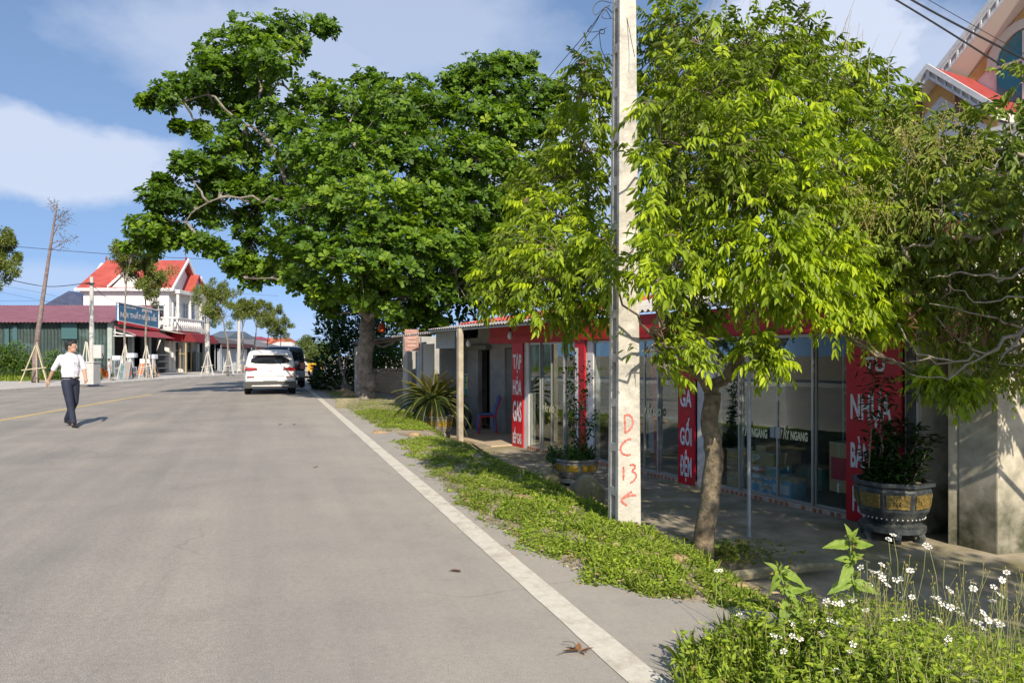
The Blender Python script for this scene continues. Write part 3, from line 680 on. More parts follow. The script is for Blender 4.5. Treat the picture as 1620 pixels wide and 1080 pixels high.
# boundary wall right of the shop
WM = wallmat('damp_wall', (.52, .47, .36), (.34, .31, .23), (.050, .054, .026), ZS-.42, .8)
bw = thing('boundary_wall', 'grey plaster boundary wall with mossy foot at the right edge', 'wall', (4.66, 7.2, ZS))
def wallseg(a, b, th, z1, name, mat, z0=ZS-.05):
    a = Vector((a[0], a[1], 0)); b = Vector((b[0], b[1], 0)); d = (b-a).normalized(); n = Vector((-d.y, d.x, 0))*th
    m = MB(); p = [a, b, b+n, a+n]
    m.hexa([q+Vector((0, 0, z0)) for q in p], [q+Vector((0, 0, z1)) for q in p]); return build(name, m, mat, bw, bevel=.008)
e = FP(8.66, 0, 0)
wallseg((e.x, e.y-.02), (4.86, 8.0), .14, 2.1, 'recess_wall', WM)
wallseg((4.50, 7.45), (4.66, 7.11), .14, 2.25, 'pier', WM)
wallseg((4.664, 7.105), (7.6, 7.9), .16, 2.22, 'front_panel', WM)
wallseg((4.515, 7.46), (4.90, 8.02), .1, 2.2, 'inner_panel', WM)
# villa beyond the shop
VN = -8.0
vil = thing('villa', 'white villa with ochre trim and steep red gables above the right trees', 'house', FP(5.5, -9.5, ZS))
VP_ = MAT['wplaster']; ochre = M_('ochre_trim', (.48, .30, .10), (.55, .38, .16), scale=9, rough=.8); soff = M_('soffit_cream', (.60, .53, .47), rough=.85); mould = M_('grey_moulding', (.46, .48, .5), (.6, .6, .6), scale=8, rough=.7)
redtile = M_('red_roof_tiles', (.28, .04, .035), (.36, .065, .055), scale=4, rough=.6, bump=.4, bscale=18)
vblue = M_('pale_blue_plaster', (.50, .56, .64), (.58, .62, .67), scale=3, rough=.85)
def gable(sa, za, slope, hw, nf, over, thick, wallmat_, back, zfoot):
    # sa, za apex; rake slabs project 'over' in front of the wall plane nf
    w_ = MB(); zl = za-slope*hw
    p = [FP(sa-hw*.82, nf, zfoot), FP(sa+hw*.82, nf, zfoot), FP(sa+hw*.82, nf, za-slope*hw*.82-.15), FP(sa, nf, za-.15), FP(sa-hw*.82, nf, za-slope*hw*.82-.15)]
    w_.prism(p, FN*-back); build('wall', w_, wallmat_, vil)
    for sg in (-1, 1):
        a = FP(sa, nf+over, za); b_ = FP(sa+sg*hw, nf+over, zl); up = Vector((0, 0, thick))
        r = MB(); r.prism([a, b_, b_+up, a+up], FN*-(over+back)); build('roof_slope', r, soff, vil)
        t_ = MB(); t_.prism([a+up*1.01-FN*.02, b_+up*1.01-FN*.02, b_+up*1.01+Vector((0, 0, .05))-FN*.02, a+up*1.01+Vector((0, 0, .05))-FN*.02], FN*-(over+back)); build('tile_layer', t_, redtile, vil)
        d = (b_-a); mo = MB()
        for (o0, o1, pr) in ((-.02, .05, .05), (.2*thick+.1, .2*thick+.16, .06), (thick-.04, thick+.085, .09)):
            mo.prism([a+Vector((0, 0, o0)), b_+Vector((0, 0, o0)), b_+Vector((0, 0, o1)), a+Vector((0, 0, o1))], FN*pr)
        k = int(d.length/.22)
        for i in range(k+1):
            q = a+d*(i/k); mo.prism([q+Vector((0, 0, 0)), q+d.normalized()*.05, q+d.normalized()*.05+up, q+up], FN*.055)
        build('moulding', mo, mould, vil)
        o_ = MB(); o_.prism([FP(sa, nf, za-.32), FP(sa+sg*hw*.86, nf, za-slope*hw*.86-.32), FP(sa+sg*hw*.86, nf, za-slope*hw*.86-.02), FP(sa, nf, za-.02)], FN*.03); build('trim_band', o_, ochre, vil)
s1_ = fs(1470, VN+.4); za1 = fz(1470, 108, VN+.4)
gable(s1_, za1-.2, .92, 1.35, VN, .4, .2, vblue, 1.6, 3.2)
for s in (-.45, .5):
    b_ = MB(); c = FP(s1_+s, VN, 0); z = za1-1.05; b_.fbox(s1_+s-.07, s1_+s+.07, VN, VN+.22, z, z+.5); build('bracket', b_, M_('rusty_bracket', (.16, .08, .05), rough=.8), vil)
gable(fs(1600, VN-1)+2.0, fz(1600, 0, VN-1)+1.5, .92, 5.2, VN-1.2, .75, .26, VP_, 7, ZS)
# arched window with teal glass
wc = fs(1622, VN-1.2); wzc = fz(1622, 95, VN-1.2)
fr = MB(); gl_ = MB(); arc = [(wc+math.cos(a)*.55, wzc+math.sin(a)*.65) for a in np.linspace(0, math.pi, 15)]
arc2 = [(wc+math.cos(a)*.75, wzc+math.sin(a)*.85) for a in np.linspace(math.pi, 0, 15)]
poly = [FP(wc+.55, VN-1.2, wzc-1.3)]+[FP(s, VN-1.2, z) for s, z in arc]+[FP(wc-.55, VN-1.2, wzc-1.3)]
gl_.prism(poly, FN*.03); gw = build('window', gl_, M_('teal_glass', (.02, .16, .2), rough=.08, spec=.8), vil)
for i in range(14):
    fr.prism([FP(arc[i][0], VN-1.2, arc[i][1]), FP(arc[i+1][0], VN-1.2, arc[i+1][1]), FP(arc2[13-i][0], VN-1.2, arc2[13-i][1]), FP(arc2[14-i][0], VN-1.2, arc2[14-i][1])], FN*.08)
fr.fbox(wc-.02, wc+.02, VN-1.17, VN-1.12, wzc-1.3, wzc+.6); fr.fbox(wc-.55, wc+.55, VN-1.17, VN-1.12, wzc-.02, wzc+.03)
build('frame', fr, M_('window_surround', (.55, .56, .5), rough=.7), gw)
m = MB(); m.fbox(s1_-1, s1_+9, VN-.9, VN+.9, 4.9, 5.15)
build('balcony_slab', m, VP_, vil)
m = MB()
for k in range(40): m.lathe(FP(s1_+1.6+k*.19, VN+.8, 5.15), [(.03, 0), (.055, .15), (.03, .4), (.045, .5)], 8)
m.fbox(s1_+1.5, s1_+9, VN+.72, VN+.88, 5.65, 5.75); build('balustrade', m, VP_, vil, smooth=False)

# ------------------------------------------------------------------ big things by the verge: concrete pole
pb = G(987.5, 836, -.05)
pole = thing('utility_pole', 'tall pale concrete pole with red brush marks D C 13 standing in the grass verge', 'pole', pb)
def taper(z): return 1-(z-pb.z)*.0655
QX = Vector((.9506, .3105, 0)); QY = Vector((-.3105, .9506, 0))
def pp(a, b, z, off=0.0):      # a across the wide face, b along its depth, in units of the full size
    k = taper(z); return pb+QX*(a*.215*k)+QY*(b*.2*k)+Vector((0, 0, z-pb.z))-QY*off
m = MB(); zs = np.arange(pb.z-.3, 8.3, .2)
def colm(a0, a1, b0, b1, zlist):
    vs = []
    for z in zlist: vs += [pp(a0, b0, z), pp(a1, b0, z), pp(a1, b1, z), pp(a0, b1, z)]
    n = len(zlist); fcs = [(4*i+j, 4*i+(j+1) % 4, 4*i+4+(j+1) % 4, 4*i+4+j) for i in range(n-1) for j in range(4)]+[(0, 1, 2, 3), (4*n-1, 4*n-2, 4*n-3, 4*n-4)]
    m.add(vs, fcs)
colm(-.5, .5, -.5, -.22, [float(z) for z in zs]); colm(-.5, .5, .22, .5, [float(z) for z in zs]); colm(-.30, .30, -.22, .22, [float(z) for z in zs])
z = pb.z-.3; first = True
while z < 8.2:
    h = .32 if first else .075
    colm(-.495, .495, -.221, .221, [z, z+h]); z += (.32+.27) if first else .375; first = False
build('shaft', m, MAT['pole'], pole, bevel=.006)
def face(px, py, off=.0025):   # pixel row and column to the pole's wide face
    z = .5
    d = Vector(((px-CX)/F, 1, (HY-py)/F)); o = Vector((0, 0, H))
    for _ in range(6):
        pt = pp(0, -.5, z, off); k = (pt-o).dot(QY)/d.dot(QY); q = o+d*k; z = q.z
    return q
strokes = [[(988, 657), (989, 671), (989, 684)], [(986, 658), (994, 655), (1000, 660), (1002, 668), (999, 677), (992, 683), (987, 684)],
  [(1000, 694), (992, 695), (985, 701), (981, 709), (984, 717), (992, 720), (999, 718)],
  [(986, 736), (987, 748), (986, 761)], [(995, 736), (1004, 734), (1005, 740), (999, 745), (1006, 748), (1007, 754), (1002, 761), (996, 764)],
  [(1001, 776), (992, 782), (982, 790)], [(1008, 783), (998, 783), (989, 786), (982, 791), (987, 796), (993, 800)]]
m = MB()
for st in strokes:
    P = [Vector((p[0], p[1], 0)) for p in st]; Q = []
    for i in range(len(P)-1):
        for u in np.linspace(0, 1, 6, endpoint=False): Q.append(P[i].lerp(P[i+1], u))
    Q.append(P[-1]); Q = [sum((Q[j] for j in range(max(0, i-2), min(len(Q), i+3))), Vector())/len(range(max(0, i-2), min(len(Q), i+3))) for i in range(len(Q))]
    m.tube([face(p.x, p.y) for p in Q], [.009+.003*math.sin(i*1.7) for i in range(len(Q))], 6, squash=QY)
build('brush_marks', m, MAT['redpaint'], pole)
# tangle of cables beside the pole's head, and the wire running off
def catmull(P, k=8):
    P = [Vector(p) for p in P]; out_ = []
    for i in range(len(P)-1):
        p0 = P[max(i-1, 0)]; p1 = P[i]; p2 = P[i+1]; p3 = P[min(i+2, len(P)-1)]
        for j in range(k):
            t = j/k; out_.append(.5*((2*p1)+(p2-p0)*t+(2*p0-5*p1+4*p2-p3)*t*t+(3*p1-p0-3*p2+p3)*t**3))
    return out_+[P[-1]]
YC = pb.y-.02
def cab(pts, Y0=YC, Y1=YC, r=.004):
    n = len(pts); return catmull([W(p[0], p[1], Y0+(Y1-Y0)*i/(n-1)) for i, p in enumerate(pts)]), r
m = MB()
for pts, Y1, r in [([(968, 20), (958, 12), (950, 22), (930, 50), (884, 104), (840, 160)], 11, .005), ([(967, 30), (955, 16), (940, 40), (905, 95), (870, 150)], 10, .0035),
        ([(968, 5), (950, 2), (939, 12), (942, 24), (955, 14), (965, 8)], YC, .0035), ([(968, 29), (958, 30), (952, 25), (962, 12), (965, 10)], YC, .003),
        ([(960, 44), (946, 50), (930, 50), (936, 40)], YC+.1, .003), ([(948, 52), (955, 54), (956, 48), (949, 48), (949, 62), (952, 80), (962, 98), (970, 105)], YC, .0035),
        ([(948, 52), (930, 72), (900, 108)], 8, .003), ([(985, 0), (992, 30), (1000, 70), (1004, 90)], YC-.16, .003)]:
    q, rr = cab(pts, YC, Y1, r); m.tube(q, rr, 5)
build('cable_tangle', m, MAT['black'], label='tangle of thin black cables hanging from the head of the tall concrete pole', cat='cable')
m = MB(); m.tube(catmull([W(1043, -60, 7.2), W(1044, 0, 7.2), W(1047, 60, 7.2)]), .009, 6)
build('cable', m, MAT['black'], label='short black cable dropping into the crown right of the pole', cat='cable')
for k, (p0, p1, p2, r, lb) in enumerate([((1340, -45), (1480, 38), (1760, 215), .011, 'lower of the two thick black cables crossing the sky at upper right'), ((1365, -45), (1500, 32), (1760, 165), .012, 'upper of the two thick black cables crossing the sky at upper right'), ((1400, -40), (1530, 35), (1700, 130), .004, 'thin faint wire above the two thick cables at upper right')]):
    m = MB(); m.tube(catmull([W(*p0, 9), W(*p1, 9), W(*p2, 9)], 14), r, 6); build('overhead_cable', m, MAT['black'], label=lb, cat='cable')
m = MB(); m.tube(catmull([W(1480, 184, 10), W(1560, 165, 10), W(1700, 150, 10)], 10), .012, 6); build('overhead_cable', m, MAT['black'], label='black cable low over the small blue gable of the villa', cat='cable')

# ------------------------------------------------------------------ trees
def jit(P, amp, n=5):
    out_ = []
    for i in range(len(P)-1):
        a, b = Vector(P[i]), Vector(P[i+1])
        for k in range(n):
            p = a.lerp(b, k/n)
            if 0 < k: p += Vector((random.uniform(-1, 1), random.uniform(-1, 1), random.uniform(-1, 1)))*amp
            out_.append(p)
    return out_+[Vector(P[-1])]
def taper_r(n, r0, r1, pw=.8): return [r0+(r1-r0)*(i/(n-1))**pw for i in range(n)]
def curve_to(a, b, sag=0.0, n=7, amp=.03):
    a, b = Vector(a), Vector(b); L = (b-a).length; out_ = []
    for i in range(n+1):
        u = i/n; p = a.lerp(b, u)+Vector((0, 0, sag*L*math.sin(math.pi*u)))
        if 0 < i < n: p += Vector((random.uniform(-1, 1), random.uniform(-1, 1), random.uniform(-1, 1)))*amp*L
        out_.append(p)
    return out_
def ball(n, shell=.45):
    d = nrm(RNG.normal(size=(n, 3))); r = RNG.random(n)**shell
    return d*r[:, None], d

# --- big almond tree
AY = 24.2
ab = G(578, 640, -.22)
alm = thing('almond_tree', 'big broad-leaved tree with thick grey trunk leaning over the road', 'tree', ab)
AL = [  # px, py, radius px, depth offset m
 (400, 62, 52, 0), (345, 82, 42, 1), (465, 52, 40, .5), (515, 44, 22, .5), (330, 122, 46, 0), (262, 152, 30, -.5), (300, 142, 40, .5), (232, 162, 14, -.5), (385, 120, 58, 1), (430, 95, 48, -1), (350, 175, 34, 1), (318, 205, 18, .5), (372, 205, 26, 0), (282, 200, 10, 0), (395, 160, 44, 2),
 (362, 270, 34, .6), (385, 345, 26, 1.2), (350, 290, 34, .4), (410, 320, 36, .8), (400, 380, 36, 1), (385, 415, 30, 1), (350, 248, 44, 0), (300, 262, 32, -.5), (395, 235, 40, 1), (250, 318, 34, -1), (290, 315, 44, 0), (330, 330, 40, 1), (235, 362, 34, -1), (275, 372, 36, 0), (320, 375, 34, -.5), (205, 385, 22, -1), (240, 392, 20, -.5), (255, 290, 18, -.5), (372, 300, 16, 0), (345, 395, 16, -.5), (385, 285, 30, 1.5),
 (445, 185, 52, 0), (500, 150, 42, 1), (540, 175, 56, 0), (590, 140, 40, 1), (620, 175, 58, -.5), (660, 145, 38, 1.5), (690, 180, 56, .5), (480, 235, 62, -1.5), (550, 245, 72, -2.5), (630, 245, 72, -2), (440, 290, 48, .5), (470, 335, 52, -1.5), (530, 320, 70, -3), (600, 330, 76, -3.5), (680, 320, 70, -2), (700, 250, 62, -.5),
 (460, 400, 46, 0), (430, 430, 32, 1), (400, 445, 34, 1.5), (372, 430, 22, 1), (500, 400, 62, -3), (570, 410, 72, -3.6), (640, 400, 72, -3.5), (700, 390, 62, -2.5), (520, 465, 50, -2.6), (570, 478, 46, -2.8), (620, 470, 52, -2.6), (675, 465, 50, -2), (725, 450, 42, -1.5), (475, 450, 34, -1.4), (650, 500, 32, -1.5), (690, 505, 26, -1.2), (665, 535, 14, -1), (680, 560, 11, -1), (672, 548, 12, -1), (740, 400, 50, -1), (505, 500, 24, 0), (520, 530, 20, 1.5),
 (720, 130, 30, 1), (760, 115, 40, 1), (800, 105, 34, 1.5), (840, 100, 24, 2), (790, 150, 52, 1), (840, 150, 44, 2), (880, 150, 26, 2.5), (740, 185, 50, 0), (800, 200, 50, 0), (850, 195, 44, 2), (895, 190, 30, 3), (760, 255, 55, -1), (820, 260, 42, .5), (870, 250, 40, 2.5), (745, 325, 52, -1), (800, 320, 44, 0), (850, 330, 34, 2), (780, 380, 44, 0), (830, 400, 40, 1.5), (780, 440, 36, .5), (900, 270, 30, 3),
 (560, 380, 70, 3), (640, 350, 80, 4), (700, 300, 70, 5), (500, 300, 60, 4), (560, 220, 60, 4), (640, 200, 60, 5), (760, 350, 60, 5), (820, 300, 60, 6), (470, 420, 40, 4), (600, 450, 50, 4), (720, 430, 60, 5), (780, 230, 50, 5)]
FORK = W(583, 505, ab.y)
limbs = []
def limb(pts, r0, r1, amp=.18):
    P = jit(pts, amp, 4); limbs.append((P, taper_r(len(P), r0*.62, r1*.5))); return P
tm = MB()
T = [ab+Vector((0, 0, -.3)), ab+Vector((0, 0, .25)), W(577, 590, ab.y), W(579, 545, ab.y), FORK]
P = jit(T, .04, 3); tm.tube(P, [.37, .33]+taper_r(len(P)-2, .29, .25), 14)
tm.ell(ab+Vector((.22, -.2, .75)), (.2, .2, .3), 10, 8); tm.lathe(ab+Vector((0, 0, -.3)), [(.55, 0), (.44, .25), (.34, .6), (.29, .9)], 14)
limb([FORK, W(560, 470, 23.6), W(520, 420, 23), W(470, 330, 23.5), W(430, 230, 24), W(410, 150, 24.5), W(420, 80, 24.5)], .26, .05)
limb([FORK, W(600, 450, 24), W(660, 400, 24), W(740, 330, 25), W(800, 240, 26), W(830, 200, 26.5), W(865, 150, 27)], .25, .05)
limb([W(470, 330, 23.5), W(400, 310, 23.6), W(330, 320, 23.6), W(270, 350, 23.5), W(215, 382, 23.4)], .08, .02)
limb([W(430, 230, 24), W(380, 190, 24), W(330, 150, 24), W(250, 155, 23.8)], .11, .03)
limb([W(420, 160, 24.2), W(450, 90, 24.5), W(510, 50, 24.7)], .08, .02)
limb([FORK, W(580, 430, 23), W(570, 330, 22.2), W(560, 230, 23), W(560, 160, 24)], .22, .04)
limb([W(660, 400, 24), W(650, 300, 22.6), W(640, 220, 23), W(620, 150, 25)], .14, .03)
limb([FORK, W(620, 480, 22.5), W(660, 460, 21.6), W(720, 430, 22)], .14, .03)
limb([W(520, 420, 23), W(500, 430, 22), W(460, 440, 23), W(390, 440, 25)], .12, .03)
limb([W(800, 240, 26), W(860, 205, 27), W(905, 220, 28)], .1, .02)
limb([W(740, 330, 25), W(790, 360, 25), W(850, 400, 26)], .1, .03)
limb([W(740, 330, 25), W(740, 240, 24.6), W(760, 130, 25)], .1, .03)
for P, rr in limbs: tm.tube(P, rr, 8)
allp = np.array([list(p) for P, _ in limbs for p in P])
LV = Leaves()
def tint_field(P, f=1.1): return .5+.5*(np.sin(P[:, 0]*f+1.3)*np.cos(P[:, 1]*f*1.2)*.5+np.sin(P[:, 2]*f*1.9+P[:, 0]*f*.7)*.5)
for (px, py, rp_, dy) in AL:
    if py > 425 and px < 600: py = 425+(py-425)*.62; rp_ *= .86
    Y = AY+dy; c = W(px, py, Y); rad = rp_/F*Y*.92
    ca = np.array(c); j = np.argmin(((allp-ca)**2).sum(1)); q = Vector(allp[j])
    if (q-c).length > .3: tm.tube(curve_to(q, c, -.06, 6, .05), taper_r(7, .05, .012), 5)
    n = int(45+165*rad**1.8)
    B, D = ball(n, .38); sc = np.array([rad, rad*1.0, rad*.78])
    pos = ca+B*sc
    out_m = RNG.random(n) < .14; B[out_m] *= RNG.uniform(1.05, 1.38, out_m.sum())[:, None]; pos = ca+B*sc
    keep = (pos[:, 2] > .2) & ((tint_field(pos+7.7, 2.6)+.35*tint_field(pos, 5.1)) > .45) ; pos = pos[keep]; D = D[keep]; B = B[keep]; n = len(pos)
    for i in list(RNG.choice(n, min(n, 6), replace=False))+list(np.nonzero(np.linalg.norm(B, axis=1) > 1.12)[0][:10]):
        tm.tube([c, c.lerp(Vector(pos[i]), .55)+Vector((0, 0, -.05)), Vector(pos[i])], [.018, .012, .006], 4, cap=False)
    ax = nrm(D*.75+np.array([0, -.15, .75])+RNG.normal(0, .28, (n, 3)))
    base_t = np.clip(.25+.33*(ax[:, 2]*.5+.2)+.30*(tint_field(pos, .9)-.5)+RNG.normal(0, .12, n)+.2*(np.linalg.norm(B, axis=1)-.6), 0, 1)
    K = 8
    ref = nrm(np.cross(ax, RNG.normal(size=(n, 3)))); ref2 = np.cross(ax, ref)
    for k in range(K):
        a = 2*math.pi*k/K+RNG.random(n)*.5; tilt = RNG.uniform(.12, .75, n)
        rd_ = ref*np.cos(a)[:, None]+ref2*np.sin(a)[:, None]
        d = rd_*np.cos(tilt)[:, None]+ax*np.sin(tilt)[:, None]
        nn = ax*np.cos(tilt)[:, None]-rd_*np.sin(tilt)[:, None]+RNG.normal(0, .15, (n, 3))
        ln = RNG.uniform(.13, .235, n); 
        LV.add(pos+rd_*.015, d, nn, ln, ln*RNG.uniform(.5, .62, n), np.clip(base_t+RNG.normal(0, .09, n), 0, 1), 'obovate')
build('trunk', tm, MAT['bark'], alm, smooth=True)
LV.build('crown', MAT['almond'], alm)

# --- longan tree in front (near)
def longan(root, clumps, Yc, limbpts, tmat, lmat, nper=1.0, tintb=0.0, leafl=(.062, .108), avoid=None, trunk=None, twig_r=.006, crownname='crown', fresh=.5, width=.33, htint=0.0, lift=0):
    tm = MB(); lim = []
    for (pts, r0, r1) in limbpts:
        P = jit(pts, (.006 if r0 > .1 else .02)*(Vector(pts[0])-Vector(pts[-1])).length**.5, 4); lim.append(P); tm.tube(P, taper_r(len(P), r0, r1), 8)
    if trunk: trunk(tm)
    allp_ = np.array([list(p) for P in lim for p in P]); LV = Leaves(); tips = []
    for (px, py, rp_, dy) in clumps:
        if lift and py > 380: py -= lift*min(1, (py-380)/80)
        Y = Yc+dy; c = W(px, py, Y); rad = rp_/F*Y; ca = np.array(c)
        j = np.argmin(((allp_-ca)**2).sum(1)); q = Vector(allp_[j]); tm.tube(curve_to(q, c, -.05, 6, .05), taper_r(7, .016, .007), 5)
        n = int((14+330*rad**1.9)*nper)
        B, D = ball(n, .42); pos = ca+B*np.array([rad, rad, rad*.85])
        for i in range(0, n, 4): tm.tube([c.lerp(Vector(pos[i]), .1), c.lerp(Vector(pos[i]), .6)+Vector((0, 0, .02)), Vector(pos[i])], [.006, .004, .003], 4, cap=False)
        rc = nrm(D*.9+np.array([0, 0, .12])+RNG.normal(0, .35, (n, 3)))
        fr_ = np.clip(.42+tintb-htint*(pos[:, 2]-2.6)+.5*(tint_field(pos, 2.6)-.5)+RNG.normal(0, .13, n)+fresh*(RNG.random(n) < .22)*.5, 0, 1)
        young = fr_ > .6; csz = RNG.uniform(.62, 1.22, n)
        K = 4; L = RNG.uniform(.12, .21, n)
        side = nrm(np.cross(rc, np.array([0, 0, 1.0])+RNG.normal(0, .2, (n, 3)))); up = np.cross(side, rc)
        for k in range(K+1):
            u = (k+.6)/(K+.8); p = pos+rc*(L*u)[:, None]+np.array([0, 0, -1.0])*((L*u*u)*.3)[:, None]
            for sg in (-1, 1):
                if k == K and sg > 0: sgd = rc*1.0
                elif k == K: sgd = rc*.6+side*.5
                else: sgd = rc*.45+side*sg*.75
                droop = np.where(young, .75, .55)+RNG.uniform(-.1, .45, n)
                d = nrm(sgd+np.array([0, 0, -1.0])*droop[:, None]+RNG.normal(0, .14, (n, 3)))
                nn = up+side*sg*.25+RNG.normal(0, .25, (n, 3))
                ln = RNG.uniform(*leafl, n)*(1.0-.15*(k == 0))*csz
                pos2 = p; ok = np.ones(n, bool)
                if avoid is not None: ok = avoid(pos2, pos2+d*ln[:, None])
                LV.add(pos2[ok], d[ok], nn[ok], ln[ok], ln[ok]*width*RNG.uniform(.85, 1.15, ok.sum()), np.clip(fr_+RNG.normal(0, .07, n), 0, 1)[ok], 'lance')
    build('trunk', tm, tmat, root, smooth=True)
    LV.build(crownname, lmat, root)
    return lim

def pole_clear(a, b):     # keep leaves out of the concrete pole and off its near face
    bad = np.zeros(len(a), bool)
    for P in (a, b, (a+b)/2):
        q = P-np.array(pb); u = q@np.array(QX); v_ = q@np.array(QY)
        bad |= (np.abs(u) < .13) & (v_ < .17) & (v_ > -2.5)
    return ~bad
l1 = G(1113, 880, -.42)
LT = thing('longan_tree', 'bright yellow-green tree with slender forked trunk right of the concrete pole', 'tree', l1)
Y1 = l1.y
C1 = [(1060, 40, 48, .2), (1110, 70, 62, -.2), (1180, 75, 60, 0), (1240, 62, 52, .4), (1290, 95, 52, .3), (1330, 120, 46, .6), (1370, 140, 42, .8), (1410, 160, 34, 1), (1030, 95, 40, .4), (1065, 130, 62, -.5), (1130, 150, 74, -.7), (1210, 150, 74, -.6), (1280, 175, 66, -.3), (1350, 200, 62, .2), (1405, 215, 48, .6), (1035, 190, 42, -.2),
  (1080, 230, 70, -.8), (1160, 235, 74, -1), (1240, 245, 74, -.9), (1320, 270, 66, -.5), (1380, 290, 56, 0), (1045, 290, 52, -.4), (1110, 300, 60, -.9), (1190, 320, 62, -1.1), (1270, 330, 66, -1), (1340, 350, 58, -.6), (1030, 350, 42, -.6), (1080, 375, 52, -.9), (1150, 390, 46, -1), (1230, 400, 56, -1.2), (1300, 410, 58, -1), (1360, 420, 50, -.6), (1025, 420, 34, -.6), (1070, 440, 46, -.9), (1130, 455, 40, -.9), (1200, 460, 42, -1), (1260, 470, 46, -1.1), (1320, 480, 46, -.9), (1370, 490, 42, -.6), (1100, 500, 30, -.6), (1300, 515, 26, -.8), (1350, 522, 24, -.7), (1245, 490, 20, -.7), (1390, 538, 18, -.6), (1425, 528, 20, -.4), (1410, 508, 30, -.2), (1475, 620, 10, -.9), (1500, 632, 10, -.9), (1522, 640, 7, -.9),
  (1045, 545, 36, -.8), (1075, 575, 34, -.9), (1025, 580, 24, -.8), (1050, 605, 20, -.9), (1100, 545, 24, -.6), (1188, 565, 16, -.8), (1212, 585, 15, -.8), (1222, 592, 9, -.8),
  (925, 100, 20, .8), (925, 150, 30, .7), (945, 190, 22, .6), (905, 200, 30, .9), (930, 240, 36, .6), (880, 270, 38, .8), (930, 300, 40, .5), (840, 320, 30, .8), (880, 340, 44, .4), (935, 370, 40, .2), (835, 380, 44, .3), (885, 410, 48, -.2), (930, 430, 36, -.1), (820, 440, 42, .1), (870, 465, 44, -.3), (780, 460, 26, .1), (800, 490, 24, .2), (920, 490, 36, -.1), (850, 510, 22, -.2), (900, 520, 20, 0), (775, 480, 18, .1), (945, 520, 22, 0), (830, 290, 22, 1), (940, 130, 16, .8),
  (1026, 165, 15, -1.4), (1030, 255, 15, -1.5), (1034, 330, 15, -1.5), (1030, 400, 17, -1.6), (1040, 470, 17, -1.7), (965, 455, 14, -.9), (955, 380, 14, -.6), (1150, 250, 90, 1.2), (1250, 250, 90, 1.3), (1100, 380, 70, .9), (1300, 380, 80, 1.0), (1200, 130, 80, 1.1), (1080, 170, 60, 1.0), (1200, 440, 60, .7), (1350, 300, 70, 1.4)]
fk = W(1127, 622, Y1-.05)
LL = [([l1+Vector((0, 0, -.2)), l1+Vector((.0, 0, .12)), W(1122, 800, Y1), W(1131, 720, Y1), W(1122, 665, Y1), fk], .105, .078),
      ([fk, W(1100, 590, Y1-.1), W(1060, 560, Y1-.4), W(1040, 540, Y1-.6)], .045, .012), ([W(1100, 590, Y1-.1), W(1085, 540, Y1), W(1060, 450, Y1-.1), W(1050, 330, Y1), W(1060, 180, Y1), W(1070, 60, Y1+.1)], .045, .008),
      ([fk, W(1150, 595, Y1), W(1175, 550, Y1), W(1185, 490, Y1), W(1175, 400, Y1), W(1150, 280, Y1), W(1140, 150, Y1), W(1130, 60, Y1)], .062, .01), ([W(1185, 490, Y1), W(1230, 420, Y1-.1), W(1280, 330, Y1), W(1300, 200, Y1+.1), W(1290, 100, Y1+.2)], .04, .008),
      ([W(1230, 420, Y1-.1), W(1300, 400, Y1-.3), W(1370, 380, Y1-.3)], .025, .008), ([W(1175, 400, Y1), W(1210, 300, Y1-.4), W(1220, 150, Y1-.2)], .028, .007), ([W(1060, 450, Y1-.1), W(1010, 420, Y1+.45), W(940, 400, Y1+.5), W(860, 420, Y1+.3), W(800, 460, Y1+.1)], .028, .008),
      ([W(940, 400, Y1+.5), W(925, 300, Y1+.7), W(920, 180, Y1+.8), W(922, 100, Y1+.8)], .02, .006), ([W(1175, 550, Y1), W(1200, 570, Y1-.6), W(1215, 600, Y1-1)], .014, .005), ([W(1300, 400, Y1-.3), W(1320, 480, Y1-.7), W(1340, 530, Y1-.7)], .014, .005)]
longan(LT, C1, Y1, LL, MAT['bark2'], MAT['longan'], nper=1.6, avoid=pole_clear, fresh=.9, htint=.10, tintb=.03, lift=24)
tw = MB()
for i in range(34):
    px = random.uniform(1100, 1420); py = 60+max(0, (px-1290))*.55+random.uniform(-5, 25); Y = Y1+random.uniform(-.2, .8); L = random.uniform(.25, .55)
    a = W(px, py, Y); tw.tube([a, a+Vector((random.uniform(-.03, .06), 0, L*.5)), a+Vector((random.uniform(-.02, .16), random.uniform(-.05, .05), L))], [.004, .003, .0015], 4)
build('bare_shoots', tw, MAT['twig'], LT)

# --- olive tree from the right, its trunk outside the frame
OT = thing('fruiting_tree', 'dense olive-green tree with pale bare branches reaching in from the right edge', 'tree', (5.9, 5.6, ZS))
YO = 6.1
C2 = [(1455, 205, 34, .6), (1500, 215, 36, .2), (1550, 205, 34, 0), (1600, 215, 38, 0), (1440, 250, 44, .2), (1500, 265, 48, -.2), (1570, 270, 50, -.2), (1640, 270, 56, 0), (1430, 310, 50, 0), (1490, 330, 54, -.3), (1560, 340, 56, -.3), (1630, 350, 60, -.1), (1420, 370, 46, 0), (1480, 390, 52, 0), (1545, 405, 54, .1), (1615, 420, 58, .2), (1430, 430, 44, .2), (1490, 450, 48, .3), (1560, 470, 52, .4), (1630, 490, 54, .5), (1420, 480, 36, .4), (1460, 505, 38, .5), (1530, 525, 40, .6), (1600, 550, 44, .6), (1560, 575, 26, .4), (1600, 595, 22, .2), (1620, 130, 30, .4), (1700, 200, 80, 0), (1700, 330, 90, 0), (1700, 460, 90, 0), (1780, 300, 110, -.3), (1780, 450, 110, -.3),
  (1490, 400, 60, 1.5), (1580, 420, 60, 1.5), (1540, 510, 50, 1.5), (1400, 420, 45, 1.3), (1400, 330, 50, 1.2),
  (1900, 150, 150, -1.6), (1950, 320, 130, -1.8), (2050, 250, 160, -2.2), (2150, 300, 150, -2.3)]
